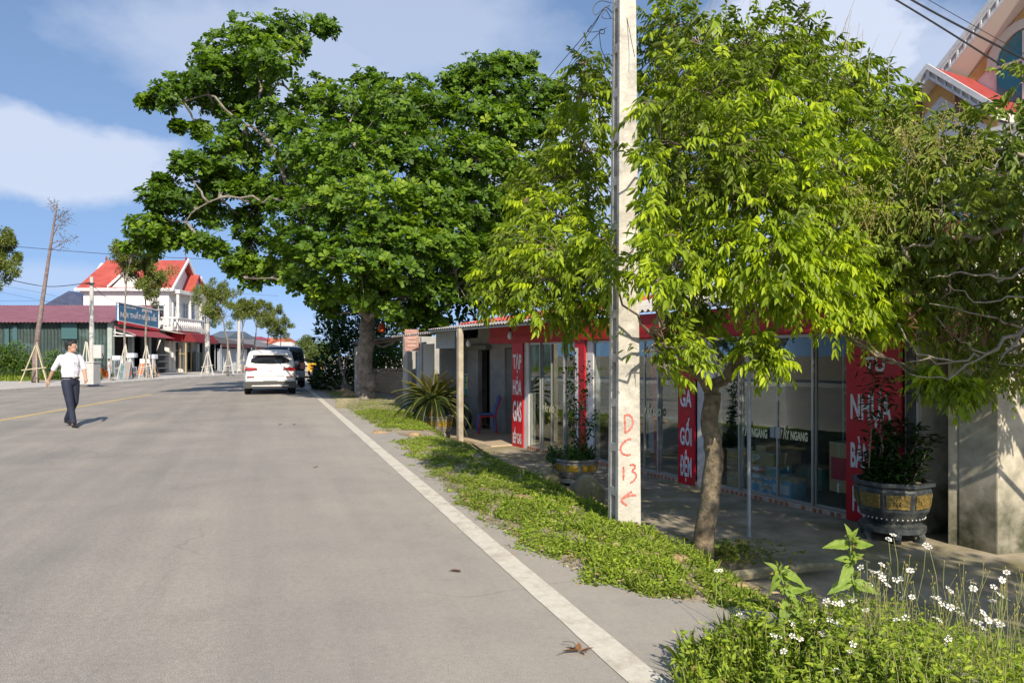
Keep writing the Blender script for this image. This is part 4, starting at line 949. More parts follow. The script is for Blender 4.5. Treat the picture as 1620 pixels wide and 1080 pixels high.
for (x, y, z, r) in [(3.9, 2.1, 2.3, .75), (4.8, 2.3, 2.4, .75), (4.3, 1.3, 2.6, .7), (3.5, 3.2, 2.7, .75), (4.3, 2.7, 3.1, .9), (4.4, 1.6, 3.3, .8), (3.4, 2.3, 2.9, .6), (4.3, 3.6, 3.6, .7), (5.2, 1.2, 3.5, .8), (3.9, 4.0, 2.4, .5)]: C2.append((CX+x/y*F, HY-(z-H)/y*F, r/y*F, y-YO))  # these and the row above: unseen crown clumps added to shade the forecourt
tb = Vector((5.9, 5.6, ZS))
LL2 = [([tb+Vector((0, 0, -.1)), tb+Vector((-.05, 0, .8)), tb+Vector((-.2, .1, 1.7)), W(1760, 380, 5.9)], .13, .08),
  ([W(1760, 380, 5.9), W(1700, 350, 5.9), W(1640, 350, 5.9), W(1560, 372, 5.8), W(1500, 375, 5.8), W(1430, 395, 5.9)], .045, .008), ([W(1640, 350, 5.9), W(1560, 340, 5.9), W(1490, 330, 6)], .02, .005),
  ([W(1760, 380, 5.9), W(1700, 250, 6), W(1600, 240, 6), W(1500, 230, 6.1)], .04, .008), ([tb+Vector((-.1, .1, 1.3)), W(1700, 480, 5.7), W(1620, 520, 5.6), W(1560, 560, 5.5), W(1510, 572, 5.5), W(1440, 572, 5.5)], .028, .004),
  ([W(1560, 560, 5.5), W(1500, 600, 5.45), W(1440, 592, 5.4)], .009, .003), ([W(1620, 520, 5.6), W(1560, 500, 5.5), W(1470, 480, 5.5)], .010, .003), ([W(1510, 572, 5.5), W(1450, 560, 5.5), W(1420, 510, 5.5)], .009, .003),
  ([W(1560, 560, 5.5), W(1520, 540, 5.4), W(1480, 500, 5.5)], .008, .003), ([W(1700, 480, 5.7), W(1620, 470, 5.4), W(1540, 478, 5.3), W(1500, 450, 5.3)], .011, .003), ([W(1620, 520, 5.6), W(1580, 575, 5.4), W(1640, 580, 5.3)], .009, .003),
  ([W(1760, 380, 5.9), W(1850, 300, 5), W(1950, 250, 4)], .06, .02), ([W(1700, 350, 5.9), W(1600, 440, 5.6), W(1520, 430, 5.5), W(1470, 440, 5.5)], .014, .004)]
longan(OT, C2, YO, LL2, MAT['twig'], MAT['olive'], nper=.95, tintb=.06, leafl=(.075, .125), fresh=.3, width=.33)
# berries
bm_ = MB()
for (px, py, r) in [(1400, 320, 40), (1370, 340, 34), (1500, 190, 30), (1460, 240, 40), (1540, 230, 30), (1430, 200, 30), (1470, 345, 24), (1350, 300, 20)]:
    for i in range(60):
        p = W(px+random.gauss(0, r*.6), py+random.gauss(0, r*.5), 5.75+random.gauss(0, .12)); bm_.ell(p, (.0075, .0075, .0075), 5, 4)
        if i % 3 == 0: bm_.tube([p, p+Vector((random.uniform(-.1, .1), random.uniform(0, .1), -.14))], .0018, 3)
build('berries', bm_, MAT['seed'], OT)
dl = Leaves()
for (px, py, n, sx, sz) in [(1443, 500, 26, .03, .12), (1545, 517, 50, .13, .05), (1500, 525, 20, .06, .05), (1500, 360, 20, .06, .04)]:
    c = np.array(W(px, py, 5.4)); P = c+RNG.normal(0, 1, (n, 3))*np.array([sx, .05, sz]); D = RNG.normal(0, .5, (n, 3))+np.array([0, 0, -.8]); dl.add(P, D, RNG.normal(0, 1, (n, 3)), RNG.uniform(.04, .085, n), RNG.uniform(.012, .025, n), RNG.random(n), 'lance')
dl.build('withered_leaves', leafmat('withered_leaves', [(.10, .05, .025), (.22, .12, .06)], trans=.15), OT)

# --- generic leafy plants
def leafball(LV, c, rad, n, ln, wr, tint0=.5, shape='ovate', updir=.4, shell=.5, squash=1.0, td=.2):
    B, D = ball(n, shell); pos = np.array(c)+B*np.array([rad, rad, rad*squash]) if np.isscalar(rad) else np.array(c)+B*np.array(rad)
    d = nrm(D+RNG.normal(0, .5, (n, 3))+np.array([0, 0, .1])); nn = nrm(D*.3+np.array([0, -.3, updir+.4])+RNG.normal(0, .35, (n, 3)))
    l = RNG.uniform(ln*.7, ln*1.3, n); LV.add(pos, d, nn, l, l*wr, np.clip(tint0+RNG.normal(0, td, n), 0, 1), shape)
# shade trees and shrubs behind the almond tree
sb = thing('dark_shrub_tree', 'dark dense shrubby tree left of the thick grey trunk beside the road', 'tree', G(545, 630, -.2))
LV = Leaves(); m = MB()
for (px, py, r, Y) in [(540, 600, 34, 31), (520, 580, 28, 32), (550, 560, 40, 31), (530, 530, 34, 31), (560, 520, 40, 32), (515, 605, 20, 31.5), (500, 600, 12, 32), (555, 610, 24, 30), (535, 500, 36, 33), (590, 530, 40, 34), (600, 490, 40, 34), (575, 580, 24, 30.5), (525, 618, 12, 31)]:
    c = W(px, py, Y); rad = r/F*Y; leafball(LV, c, rad, int(300*rad**2)+150, .20, .5, .45); m.tube(curve_to(G(545, 628, -.2), c, 0, 5, .04), taper_r(6, .07, .02), 5)
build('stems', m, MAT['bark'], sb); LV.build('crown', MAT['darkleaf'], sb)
sb = thing('bushy_tree', 'mid green bushy tree seen under the shed roof above the block wall', 'tree', G(612, 612, -.3))
LV = Leaves(); m = MB()
for (px, py, r, Y) in [(612, 570, 24, 36), (600, 560, 20, 36), (630, 562, 24, 36.5), (590, 575, 18, 35.6), (640, 545, 26, 38), (605, 540, 30, 38)]:
    c = W(px, py, Y); rad = r/F*Y; leafball(LV, c, rad, int(260*rad**2)+150, .22, .5, .6); m.tube(curve_to(G(612, 608, -.3), c, 0, 5, .04), taper_r(6, .06, .02), 5)
build('stems', m, MAT['bark'], sb); LV.build('crown', MAT['bush'], sb)
sb = thing('backdrop_tree', 'dark tall tree standing behind the red tin roof of the shop', 'tree', (.6, 27, ZS))
LV = Leaves(); m = MB()
for (px, py, r, Y) in [(720, 470, 50, 27), (780, 450, 50, 27), (840, 430, 50, 27), (900, 400, 60, 27), (760, 400, 60, 28), (850, 360, 50, 28), (930, 450, 40, 27), (670, 500, 34, 28), (1000, 380, 50, 27), (700, 430, 50, 29)]:
    c = W(px, py, Y); rad = r/F*Y; leafball(LV, c, rad, int(220*rad**2)+100, .26, .5, .35); m.tube(curve_to((.6, 27, ZS), c, .1, 6, .03), taper_r(7, .12, .03), 6)
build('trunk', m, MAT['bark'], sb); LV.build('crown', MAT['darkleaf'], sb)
sb = thing('backdrop_tree', 'dark leafy tree growing behind the grey wall and the villa foot at right', 'tree', (7.6, 11.5, ZS))
LV = Leaves(); m = MB()
for (x, y, z, r) in [(6.6, 11, 2.6, 1.3), (7.8, 11, 2.4, 1.4), (9.2, 11, 2.6, 1.4), (8, 11.5, 3.6, 1.3), (6.9, 11, 1.3, 1.0), (9.5, 10.6, 1.2, 1.1), (6.4, 11.2, 3.5, .9), (10.4, 10.8, 3.4, 1.2)]:
    leafball(LV, (x, y, z), r, int(480*r**2), .17, .45, .45); m.tube(curve_to((7.6, 11.5, ZS), (x, y, z), .1, 6, .03), taper_r(7, .1, .02), 6)
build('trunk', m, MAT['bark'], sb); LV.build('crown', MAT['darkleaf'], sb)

# ------------------------------------------------------------------ potted plants
def octpot(px, ytop, ybase, zb, wpx, dark, label, gold, plate=True, stand=.28):
    b = G(px, ybase, zb); k = b.y/F; w_ = wpx*k; h = (ybase-ytop)*k*1.0
    t = thing('planter_pot', label, 'planter', b)
    m = MB(); r = w_/2
    m.lathe(b, [(r*.78, h*stand), (r*.62, h*(stand+.04)), (r*.74, h*(stand+.12)), (r*.87, h*.53), (r*.93, h*.86), (r*.9, h*.9), (r, h*.94), (r, h), (r*.86, h), (r*.84, h*.9), (.02, h*.88)], 8, rz=math.pi/8-.31)
    build('bowl', m, dark, t, bevel=.006)
    m = MB(); m.lathe(b, [(r*.7, h*(stand-.12)), (r*.8, h*(stand-.1)), (r*.8, h*(stand-.02)), (r*.72, h*stand)], 16)
    for i in range(6):
        a = i*math.pi/3+.2; m.tube([b+Vector((math.cos(a)*r*.62, math.sin(a)*r*.62, h*(stand-.08))), b+Vector((math.cos(a)*r*.72, math.sin(a)*r*.72, h*.1)), b+Vector((math.cos(a)*r*.64, math.sin(a)*r*.64, 0))], [r*.16, r*.1, r*.13], 8)
    build('stand', m, dark, t, bevel=.004)
    rim = MB()
    for i in range(40):
        a = 2*math.pi*i/40; rim.ell(b+Vector((math.cos(a)*r*.76, math.sin(a)*r*.76, h*(stand+.13))), (r*.025,)*3, 6, 5)
    build('bead_trim', rim, MAT['chrome'] if plate else dark, t)
    for i in range(8):
        a0 = 2*math.pi*i/8+math.pi/8-.31; a1 = a0+math.pi/4
        q = []
        for (rr, zz) in ((.885, .56), (.94, .85)):
            for a in (a0, a1): q.append(b+Vector((math.cos(a)*r*rr, math.sin(a)*r*rr, h*zz)))
        bl, br, tl, trr = q
        c = (bl+br+tl+trr)/4; nrm_ = (br-bl).cross(tl-bl).normalized()
        pl = [c+(p-c)*.78+nrm_*.008 for p in (bl, br, trr, tl)]
        m = MB(); m.prism([p-nrm_*.03 for p in pl], nrm_*.032)
        g = build('relief_panel', m, gold, t, bevel=.004)
        m = MB(); up = (pl[3]-pl[0]).normalized(); rt = (pl[1]-pl[0]).normalized(); s_ = (pl[1]-pl[0]).length
        for j in range(14):
            an = j*.9; rr = s_*.03*(j**.6); m.ell(c+nrm_*.014+rt*math.cos(an)*rr*1.3+up*math.sin(an)*rr, (s_*.05, s_*.05, s_*.05), 6, 5)
        build('relief', m, gold, g, smooth=True)
    m = MB(); m.lathe(b, [(.01, h*.86), (r*.84, h*.93), (.02, h*.95)], 16); build('soil', m, MAT['soil'], t)
    return t, b, r, h
# near dark planter and its plants
t, b, r, h = octpot(1411, 757, 852, ZS, 122, MAT['potdark'], 'big dark glazed planter with dull gold panels in front of the widest red sign', MAT['dgold'])
pl_ = thing('potted_shrub', 'dark leafy shrub with thin stems growing in the big dark planter', 'shrub', b+Vector((0, 0, h*.9)))
LV = Leaves(); m = MB()
for i in range(19):
    a = random.uniform(0, 6.28); q = b+Vector((math.cos(a)*r*.5, math.sin(a)*r*.4, h*.9)); L = random.uniform(.2, .72)
    P = curve_to(q, q+Vector((random.uniform(-.18, .28), random.uniform(-.1, .1), L)), 0, 6, .04); m.tube(P, taper_r(7, .009, .003), 5)
    for p in P[1:]:
        n = 14; pos = np.array(p)+RNG.normal(0, .035, (n, 3)); d = RNG.normal(0, 1, (n, 3))*np.array([1, 1, .4])+np.array([0, 0, .1]); l = RNG.uniform(.07, .12, n)
        LV.add(pos, d, np.array([0, 0, 1.0])+RNG.normal(0, .3, (n, 3)), l, l*.34, np.clip(RNG.normal(.5, .2, n), 0, 1), 'lance')
for (dx, hh) in ((-.22, 1.25), (-.12, 1.1)):
    q = b+Vector((dx, 0, h*.9)); P = curve_to(q, q+Vector((random.uniform(-.12, .12), 0, hh)), 0, 8, .02); m.tube(P, taper_r(9, .012, .004), 6)
    for p in P[5:]:
        n = 16; pos = np.array(p)+RNG.normal(0, .07, (n, 3)); d = RNG.normal(0, 1, (n, 3))*np.array([1, 1, .3])+np.array([0, 0, -.2]); l = RNG.uniform(.07, .12, n)
        LV.add(pos, d, np.array([0, 0, 1.0])+RNG.normal(0, .3, (n, 3)), l, l*.34, np.clip(RNG.normal(.4, .2, n), 0, 1), 'lance')
build('stems', m, MAT['bark2'], pl_); LV.build('foliage', MAT['darkleaf'], pl_)
# middle planter
t, b, r, h = octpot(912, 724, 768, ZS, 74, MAT['potgrey'], 'weathered grey planter with bright gold panels left of the concrete pole', MAT['gold'])
pl_ = thing('potted_vine', 'low green plant and thin climbing vine in the planter left of the concrete pole', 'vine', b+Vector((0, 0, h*.9)))
LV = Leaves(); m = MB()
for i in range(22):
    a = random.uniform(0, 6.28); c = b+Vector((math.cos(a)*r*.75-.08, math.sin(a)*r*.6, h+random.uniform(-.02, .12))); leafball(LV, c, .11, 60, .045, .5, .45); m.tube([b+Vector((0, 0, h*.9)), c], .004, 4)
for (px0, px1, top) in ((914, 910, 560), (923, 930, 575), (905, 898, 590), (940, 945, 650)):
    a_ = b+Vector((0, 0, h*.9)); e_ = W(px1, top, b.y-.1); P = curve_to(a_, e_, 0, 14, .02); m.tube(P, taper_r(15, .008, .003), 5)
    for p in P[2:]: leafball(LV, p, .07, 9, .055, .6, .3)
build('stems', m, MAT['bark2'], pl_); LV.build('foliage', leafmat('vine_leaves', [(.02, .05, .01), (.05, .12, .015), (.1, .2, .02)]), pl_)
# cycad planter
t, b, r, h = octpot(692, 657, 696, ZS, 52, MAT['potgrey'], 'weathered grey planter with a gold panel under the cycad', MAT['gold'])
cy = thing('cycad', 'cycad with arching stiff fronds and yellowing crown in a grey planter', 'cycad', b+Vector((0, 0, h)))
cc = W(684, 636, b.y); m = MB(); m.lathe((cc.x, cc.y, b.z+h*.9), [(.13, 0), (.15, .1), (.12, .22), (.05, .3)], 10); build('trunk', m, M_('cycad_trunk', (.25, .13, .05), (.14, .08, .04), scale=20, rough=.95, bump=1, bscale=30), cy)
LV = Leaves(); m = MB()
for i in range(54):
    a = i*2.39996; rise = (i/54); el = R(-5+75*rise**1.2); L = random.uniform(1.1, 1.4)*(1-.25*rise)
    d0 = Vector((math.cos(a)*math.cos(el), math.sin(a)*math.cos(el), math.sin(el))); P = []
    q = Vector(cc)+Vector((0, 0, .02)); dd = d0.copy()
    for k in range(13): P.append(q.copy()); q = q+dd*(L/12); dd = (dd+Vector((0, 0, -.155*(1.15-.6*rise)))).normalized()
    m.tube(P, taper_r(13, .010, .003), 4)
    PA = np.array([list(p) for p in P]); 
    for k in range(1, 12):
        for u in (0, .33, .66):
            p = P[k].lerp(P[k+1], u); tg = (P[k+1]-P[k]).normalized(); sd2 = tg.cross(Vector((0, 0, 1))); sd2 = sd2.normalized() if sd2.length > .05 else Vector((1, 0, 0))
            ll = .13*math.sin(math.pi*min(1, (k+u)/12.5+.08))+.03
            for sg in (-1, 1):
                d = np.array([list(sd2*sg+tg*.7+Vector((0, 0, -.12)))]); LV.add(np.array([list(p)]), d, np.array([[0, 0, 1.0]]), np.array([ll]), np.array([.007]), np.array([np.clip(.1+.35*rise**1.5+(0.5 if rise > .84 else 0)+random.gauss(0, .08), 0, 1)]), 'blade')
build('frond_stems', m, M_('frond_stem', (.3, .26, .06), rough=.6), cy)
LV.build('fronds', leafmat('cycad_leaves', [(.03, .07, .02), (.07, .13, .03), (.26, .28, .05), (.42, .36, .08)], trans=.2, rough=.4), cy)

# ------------------------------------------------------------------ verge: grass, weeds, rocks
def scatter(n, fn):
    P = []
    while len(P) < n:
        p = fn()
        if p is not None: P.append(p)
    return np.array(P)
def bank_pt():
    t = random.choice((random.uniform(-.35, 8.9), random.uniform(-.35, 4.5), random.uniform(.2, 8.7), random.uniform(10.3, 15.5))) if random.random() < .93 else random.uniform(15.5, 26)
    ro = float(rout(t))+.03+.07*math.sin(t*7.1+.5)+.05*math.sin(t*19); ri = np.interp(t, [-.4, 0, 1, 8.7, 10.4, 15, 26], [1.35, 1.4, 1.62, 1.75, 1.75, 1.9, 2.4])
    r = random.uniform(ro-.04, ri)
    d = vnoise(t*1.3, r*2.2, 2.1, 2.2)
    if d < -.12 and random.random() < .88: return None
    if min(r-ro, ri-r) < .16 and random.random() < .45: return None
    p = TR(t, r); return (p.x, p.y, terz(p.x, p.y))
P = scatter(34000, bank_pt); n = len(P); LV = Leaves()
hf = .5+.5*tint_field(P, 2.3)
big = RNG.random(n)
d = nrm(RNG.normal(0, .75, (n, 3))+np.array([0, 0, .75])); l = RNG.uniform(.02, .075, n)*(.3+.9*hf**1.5)
T_ = np.clip(.48+.32*(tint_field(P, 3.7)-.5)+RNG.normal(0, .16, n), 0, 1); dry = tint_field(P, 1.3) > .86; T_[dry] = np.clip(T_[dry]-.35, 0, 1)
l = l+np.where((hf > .72) & (RNG.random(n) < .14), RNG.uniform(.02, .07, n), 0)
LV.add(P+np.array([0, 0, -.004]), d, nrm(RNG.normal(0, .5, (n, 3))+np.array([0, -.3, .8])), l, l*.16, T_, 'blade')
# broad little leaves between the blades
sel = RNG.random(n) < .9; Q = P[sel]; n2 = len(Q)
for k in range(3):
    hh = RNG.uniform(.003, .05, n2)*(.15+1.1*hf[sel]**1.5); l = RNG.uniform(.010, .032, n2)
    LV.add(Q+np.stack([RNG.normal(0, .02, n2), RNG.normal(0, .02, n2), hh], 1), RNG.normal(0, 1, (n2, 3))*np.array([1, 1, .35])+np.array([0, 0, .15]), nrm(RNG.normal(0, .4, (n2, 3))+np.array([0, -.35, 1])), l, l*.5, np.clip(T_[sel]+.1+RNG.normal(0, .1, n2), 0, 1), 'ovate')
g_ = LV.build('verge_grass', MAT['grass']); props(g_, label='bright green grass and small weeds on the bank beside the road', cat='grass', kind='stuff')
Q = P[RNG.random(len(P)) < .07]; LV = Leaves(); n = len(Q); LV.add(Q+np.stack([RNG.normal(0, .08, n), RNG.normal(0, .08, n), RNG.uniform(.005, .04, n)], 1), RNG.normal(0, 1, (n, 3))*np.array([1, 1, .2]), np.array([0, -.2, 1.0])+RNG.normal(0, .3, (n, 3)), RNG.uniform(.02, .07, n), RNG.uniform(.006, .022, n), RNG.random(n), 'ovate')
g_ = LV.build('leaf_litter', leafmat('dry_litter', [(.16, .09, .045), (.36, .25, .13), (.45, .36, .22)], trans=.1)); props(g_, label='dry leaf litter scattered through the grass of the verge', cat='litter', kind='stuff')
LV = Leaves(); n = 2600; tt_ = RNG.uniform(-.5, 17, n); rr_ = rout(tt_)+RNG.normal(.02, .1, n); PP = np.array([list(TR(t, r)) for t, r in zip(tt_, rr_)]); PP[:, 2] = ter(PP[:, 0], PP[:, 1]).clip(-.02)+.008
LV.add(PP, RNG.normal(0, 1, (n, 3))*np.array([1, 1, .2]), np.array([0, 0, 1.0])+RNG.normal(0, .2, (n, 3)), RNG.uniform(.008, .028, n), RNG.uniform(.006, .02, n), RNG.random(n), 'ovate')
g_ = LV.build('edge_gravel', leafmat('gravel_chips', [(.20, .16, .11), (.38, .33, .26), (.5, .46, .38)], trans=0)); props(g_, label='fine gravel and crumbs along the broken asphalt edge', cat='gravel', kind='stuff')
# sparse seedlings on the gravel and at the wall foot, cracks of the forecourt
def sp_pt():
    t = random.uniform(-1.6, .2); r = random.uniform(.9, 2.3); p = TR(t, r); return (p.x, p.y, terz(p.x, p.y)) if random.random() < .6 else None
P = scatter(900, sp_pt); n = len(P); LV = Leaves()
for k in range(3):
    l = RNG.uniform(.02, .05, n); LV.add(P+RNG.normal(0, .012, (n, 3))*np.array([1, 1, .3])+np.array([0, 0, .008]), RNG.normal(0, 1, (n, 3))*np.array([1, 1, .5])+np.array([0, 0, .5]), np.array([0, 0, 1.0])+RNG.normal(0, .4, (n, 3)), l, l*.35, np.clip(RNG.normal(.5, .2, n), 0, 1), 'ovate')
P = np.array([list(G(1113, 880, -.44)+Vector((random.gauss(.12, .28), random.gauss(0, .16), random.uniform(0, .1)))) for _ in range(900)]); n = len(P); l = RNG.uniform(.03, .07, n)
LV.add(P, RNG.normal(0, 1, (n, 3))*np.array([1, 1, .5])+np.array([0, 0, .4]), np.array([0, 0, 1.0])+RNG.normal(0, .4, (n, 3)), l, l*.45, np.clip(RNG.normal(.35, .2, n), 0, 1), 'ovate')
g_ = LV.build('sparse_weeds', MAT['grass']); props(g_, label='thin scattered weeds on the gravel and round the near tree foot', cat='weeds', kind='stuff')

def rock(c, s, label, mat='rock', name='rock', seed=0):
    rg = np.random.default_rng(seed); m = MB(); m.ell((0, 0, 0), (1, 1, 1), 18, 12)
    a_, b_, c_ = rg.normal(size=3), rg.normal(size=3), rg.normal(size=3); vs = []
    for p in m.v:
        v = np.array(p); k = 1+.16*math.sin(v@a_*2.2+1)+.12*math.sin(v@b_*3.4)+.06*math.sin(v@c_*7.1); k = min(k, 1.12)
        vs.append((c[0]+v[0]*s[0]*k, c[1]+v[1]*s[1]*k, c[2]+max(v[2]*k, -.55)*s[2]))
    m.v = vs; return build(name, m, MAT[mat], label=label, cat=name, loc=c, smooth=True)
p = G(928, 803, ZS); rock(p+Vector((0, 0, .17)), (.21, .15, .23), 'tall mossy rock in front of the middle planter', seed=1)
p = G(868, 768, ZS); rock(p+Vector((0, 0, .12)), (.2, .2, .17), 'rounded brown rock left of the middle planter', seed=2)
p = G(893, 785, ZS); rock(p+Vector((0, 0, .05)), (.22, .14, .09), 'flat grey stone at the foot of the middle planter', seed=3)
for k, (px, py, s, lb) in enumerate([(1075, 872, .06, 'yellow clay lump left of the near tree foot'), (1158, 905, .07, 'pale clay lump on the grass edge right of the near tree foot'), (1010, 880, .05, 'small clay lump under the concrete pole'), (975, 868, .05, 'clay lump at the concrete pole foot'), (600, 682, .10, 'ochre clay heap in the grass near the thick trunk'), (655, 686, .09, 'ochre clay heap in the grass beside the cycad'), (1000, 905, .045, 'buff clod in the grass in front of the pole'), (820, 790, .10, 'reddish dry clod amid the grass left of the pole')]):
    p = G(px, py, .03); rock((p.x, p.y, terz(p.x, p.y)+s*.15), (s*1.6, s, s*.6), lb, 'clay', 'clod', 10+k)
m = MB(); c = G(550, 645, 0); m.box((c.x, c.y, terz(c.x, c.y)+.12), (.62, .3, .3), rz=.2)
build('stone_block', m, MAT['rock'], label='squared grey stone block at the foot of the thick grey trunk', cat='block', loc=(c.x, c.y, 0), bevel=.03)
for k, (px, py, lb) in enumerate([(545, 622, 'pale flat stone behind the squared block'), (556, 627, 'pale flat stone nearest the thick trunk')]):
    p = G(px, py, 0); rock((p.x, p.y, terz(p.x, p.y)+.06), (.3, .2, .12), lb, 'clay', 'stone', 30+k)
# slab edge by the weeds at the right
m = MB(); a = G(1150, 912, -.42); c = G(1330, 893, -.42); m.tube([a, a.lerp(c, .5)+Vector((0, 0, .01)), c], [.05, .045, .03], 6); build('broken_slab', m, MAT['rock'], label='low broken concrete edge across the forecourt behind the weeds', cat='slab', loc=a)
# dead leaf on the asphalt
p = G(915, 1032, .004); dlv = thing('dead_leaf', 'curled brown dead leaf lying on the asphalt beside the white line', 'leaf', p)
LV = Leaves()
for (dx, dy, ax_, ay_, l, w_, lift) in [(-.0, .0, -1, -.35, .085, .03, .3), (.0, .0, -.8, -.1, .07, .028, .4), (.01, 0, .5, -.9, .06, .03, .35), (.01, .0, 1, .25, .07, .022, .3), (0, 0, .1, .7, .05, .03, .6)]:
    LV.add(np.array([[p.x+dx, p.y+dy, .012]]), np.array([[ax_, ay_, lift]]), np.array([[.2*ax_, .3, 1.0]]), np.array([l]), np.array([w_]), np.array([random.random()]), 'ovate')
LV.build('blade', leafmat('brown_dead_leaf', [(.20, .09, .04), (.34, .18, .08)], trans=.15), dlv)
m = MB(); m.tube(catmull([p+Vector((0, 0, .01)), p+Vector((-.02, .05, .03)), p+Vector((-.07, .085, .02))]), .002, 4); m.tube(catmull([p+Vector((-.06, -.03, .02)), p+Vector((-.1, -.04, .01))]), .0015, 4); build('stalk', m, MAT['bark2'], dlv)
for k, (px, py) in enumerate([(495, 740), (440, 672), (462, 672), (730, 905)]):
    p = G(px, py, .004); LV = Leaves(); LV.add(np.array([[p.x, p.y, .012]]), np.array([[random.uniform(-1, 1), random.uniform(-.5, .5), .1]]), np.array([[0, .2, 1.0]]), np.array([.09]), np.array([.04]), np.array([random.random()]), 'ovate')
    o = LV.build('fallen_leaf', bpy.data.materials['brown_dead_leaf']); props(o, label='small brown leaf fallen on the open asphalt', cat='leaf', group='small leaves fallen on the road')

# flowering weed clump in the right foreground
fw = thing('flowering_weeds', 'sunlit weed clump with small white flowers at the lower right', 'weeds', (1.7, 3.45, -.2))
LV = Leaves(); m = MB(); pet = Leaves(); ctr = MB()
def gz(x, y): return terz(x, y)
stems = []
for i in range(1150):
    px = random.uniform(1085, 1760); py = random.uniform(965, 1200)
    lim = float(np.interp(px, [1085, 1150, 1240, 1330, 1450], [1085, 1050, 1010, 985, 975]))
    if py < lim: continue
    p = G(px, py, -.12); x, y = p.x, p.y; z = gz(x, y)
    if y < 2.6: continue
    hgt = random.uniform(.04, .2)+.15*min(1, max(0, (px-1200)/250))
    stems.append((x, y, z, hgt))
for (x, y, z, hgt) in stems:
    P = curve_to((x, y, z-.02), (x+random.gauss(0, .05), y+random.gauss(0, .05), z+hgt), 0, 4, .05); m.tube(P, taper_r(5, .0028, .0014), 4)
    for p in P[1:]:
        n = 6; pos = np.array(p)+RNG.normal(0, .014, (n, 3)); l = RNG.uniform(.014, .042, n)
        LV.add(pos, RNG.normal(0, 1, (n, 3))*np.array([1, 1, .5])+np.array([0, 0, .25]), np.array([0, -.2, 1.0])+RNG.normal(0, .4, (n, 3)), l, l*.42, np.clip(RNG.normal(.66, .2, n), 0, 1), 'ovate')
    nb = 8; l = RNG.uniform(.06, .2, nb); LV.add(np.tile(np.array([[x, y, z-.01]]), (nb, 1))+RNG.normal(0, .012, (nb, 3))*np.array([1, 1, .2]), RNG.normal(0, .4, (nb, 3))+np.array([0, 0, .9]), RNG.normal(0, .5, (nb, 3))+np.array([0, -.8, .3]), l, np.full(nb, .0055), np.clip(RNG.normal(.7, .2, nb), 0, 1), 'blade')
fl = [(1140, 902, 3.9), (1218, 997, 3.7), (1420, 935, 3.6), (1362, 897, 3.7), (1382, 905, 3.7), (1398, 912, 3.6), (1425, 915, 3.6), (1440, 902, 3.5), (1404, 925, 3.6), (1375, 925, 3.7), (1443, 944, 3.5), (1478, 945, 3.5), (1490, 955, 3.4), (1513, 960, 3.4), (1520, 970, 3.5), (1540, 922, 3.4), (1572, 928, 3.4), (1585, 918, 3.3), (1570, 950, 3.3), (1593, 947, 3.3), (1305, 955, 3.6), (1330, 955, 3.6), (1352, 948, 3.6), (1370, 965, 3.5), (1285, 982, 3.5), (1313, 980, 3.4), (1330, 982, 3.4), (1418, 980, 3.4), (1433, 977, 3.4), (1480, 977, 3.4), (1549, 985, 3.3), (1562, 975, 3.3), (1583, 988, 3.3), (1465, 862, 3.6), (1413, 846, 3.6), (1395, 893, 3.6), (1500, 930, 3.5), (1232, 1008, 3.3), (1265, 1010, 3.2), (1300, 1000, 3.3), (1500, 1010, 3.2), (1400, 1010, 3.2), (1350, 1020, 3.1), (1240, 1030, 3.1), (1325, 1060, 3.0), (1450, 1040, 3.0), (1225, 1020, 3.3), (1170, 973, 3.7), (1255, 990, 3.5)]
def flower(c, s=.011):
    k = random.choice((5, 5, 6)); a0 = random.random()*6; tl = Vector((random.gauss(0, .35), -.35+random.gauss(0, .3), 1)).normalized(); u = tl.orthogonal().normalized(); v_ = tl.cross(u)
    for i in range(k):
        a = a0+i*2*math.pi/k; dd = u*math.cos(a)+v_*math.sin(a); pet.add(np.array([list(c+dd*.003)]), np.array([list(dd+tl*random.uniform(0, .25))]), np.array([list(tl)]), np.array([s]), np.array([s*.85]), np.array([.5]), 'obovate')
    ctr.ell(c+tl*.001, (.0042, .0042, .004), 6, 5)
for (px, py, Y) in fl:
    for j in range(random.choice((1, 2, 2, 3))):
        c = W(px+random.gauss(0, 7)*(j > 0), py+random.gauss(0, 5)*(j > 0), Y+random.gauss(0, .04)); base = Vector((c.x+random.gauss(-.03, .05), c.y+random.gauss(0, .05), 0)); base.z = gz(base.x, base.y)
        m.tube(curve_to(base, c, 0, 5, .025), taper_r(6, .0024, .0012), 4); flower(c, random.uniform(.011, .0165))
for i in range(46):    # taller dry stalks with seed heads
    px = random.uniform(1360, 1620); py = random.uniform(868, 960)+max(0, (px-1500))*.25; Y = random.uniform(3.3, 3.8); c = W(px, py, Y); base = W(px+random.uniform(-40, 50), 1000, Y); base.z = gz(base.x, base.y)
    m.tube(curve_to(base, c, .0, 6, .02), taper_r(7, .0026, .001), 4); ctr.ell(c, (.004, .004, .007), 6, 5)
    for q in range(2):
        e_ = c+Vector((random.gauss(0, .03), random.gauss(0, .02), random.uniform(-.06, .0))); m.tube([base.lerp(c, .75), e_], .001, 3); ctr.ell(e_, (.004, .004, .006), 5, 4)
build('stems', m, M_('weed_stems', (.20, .24, .07), (.28, .26, .1), scale=9, rough=.7), fw); LV.build('foliage', MAT['grass'], fw)
pet.build('petals', MAT['petal'], fw); build('flower_heads', ctr, MAT['seed'], fw)
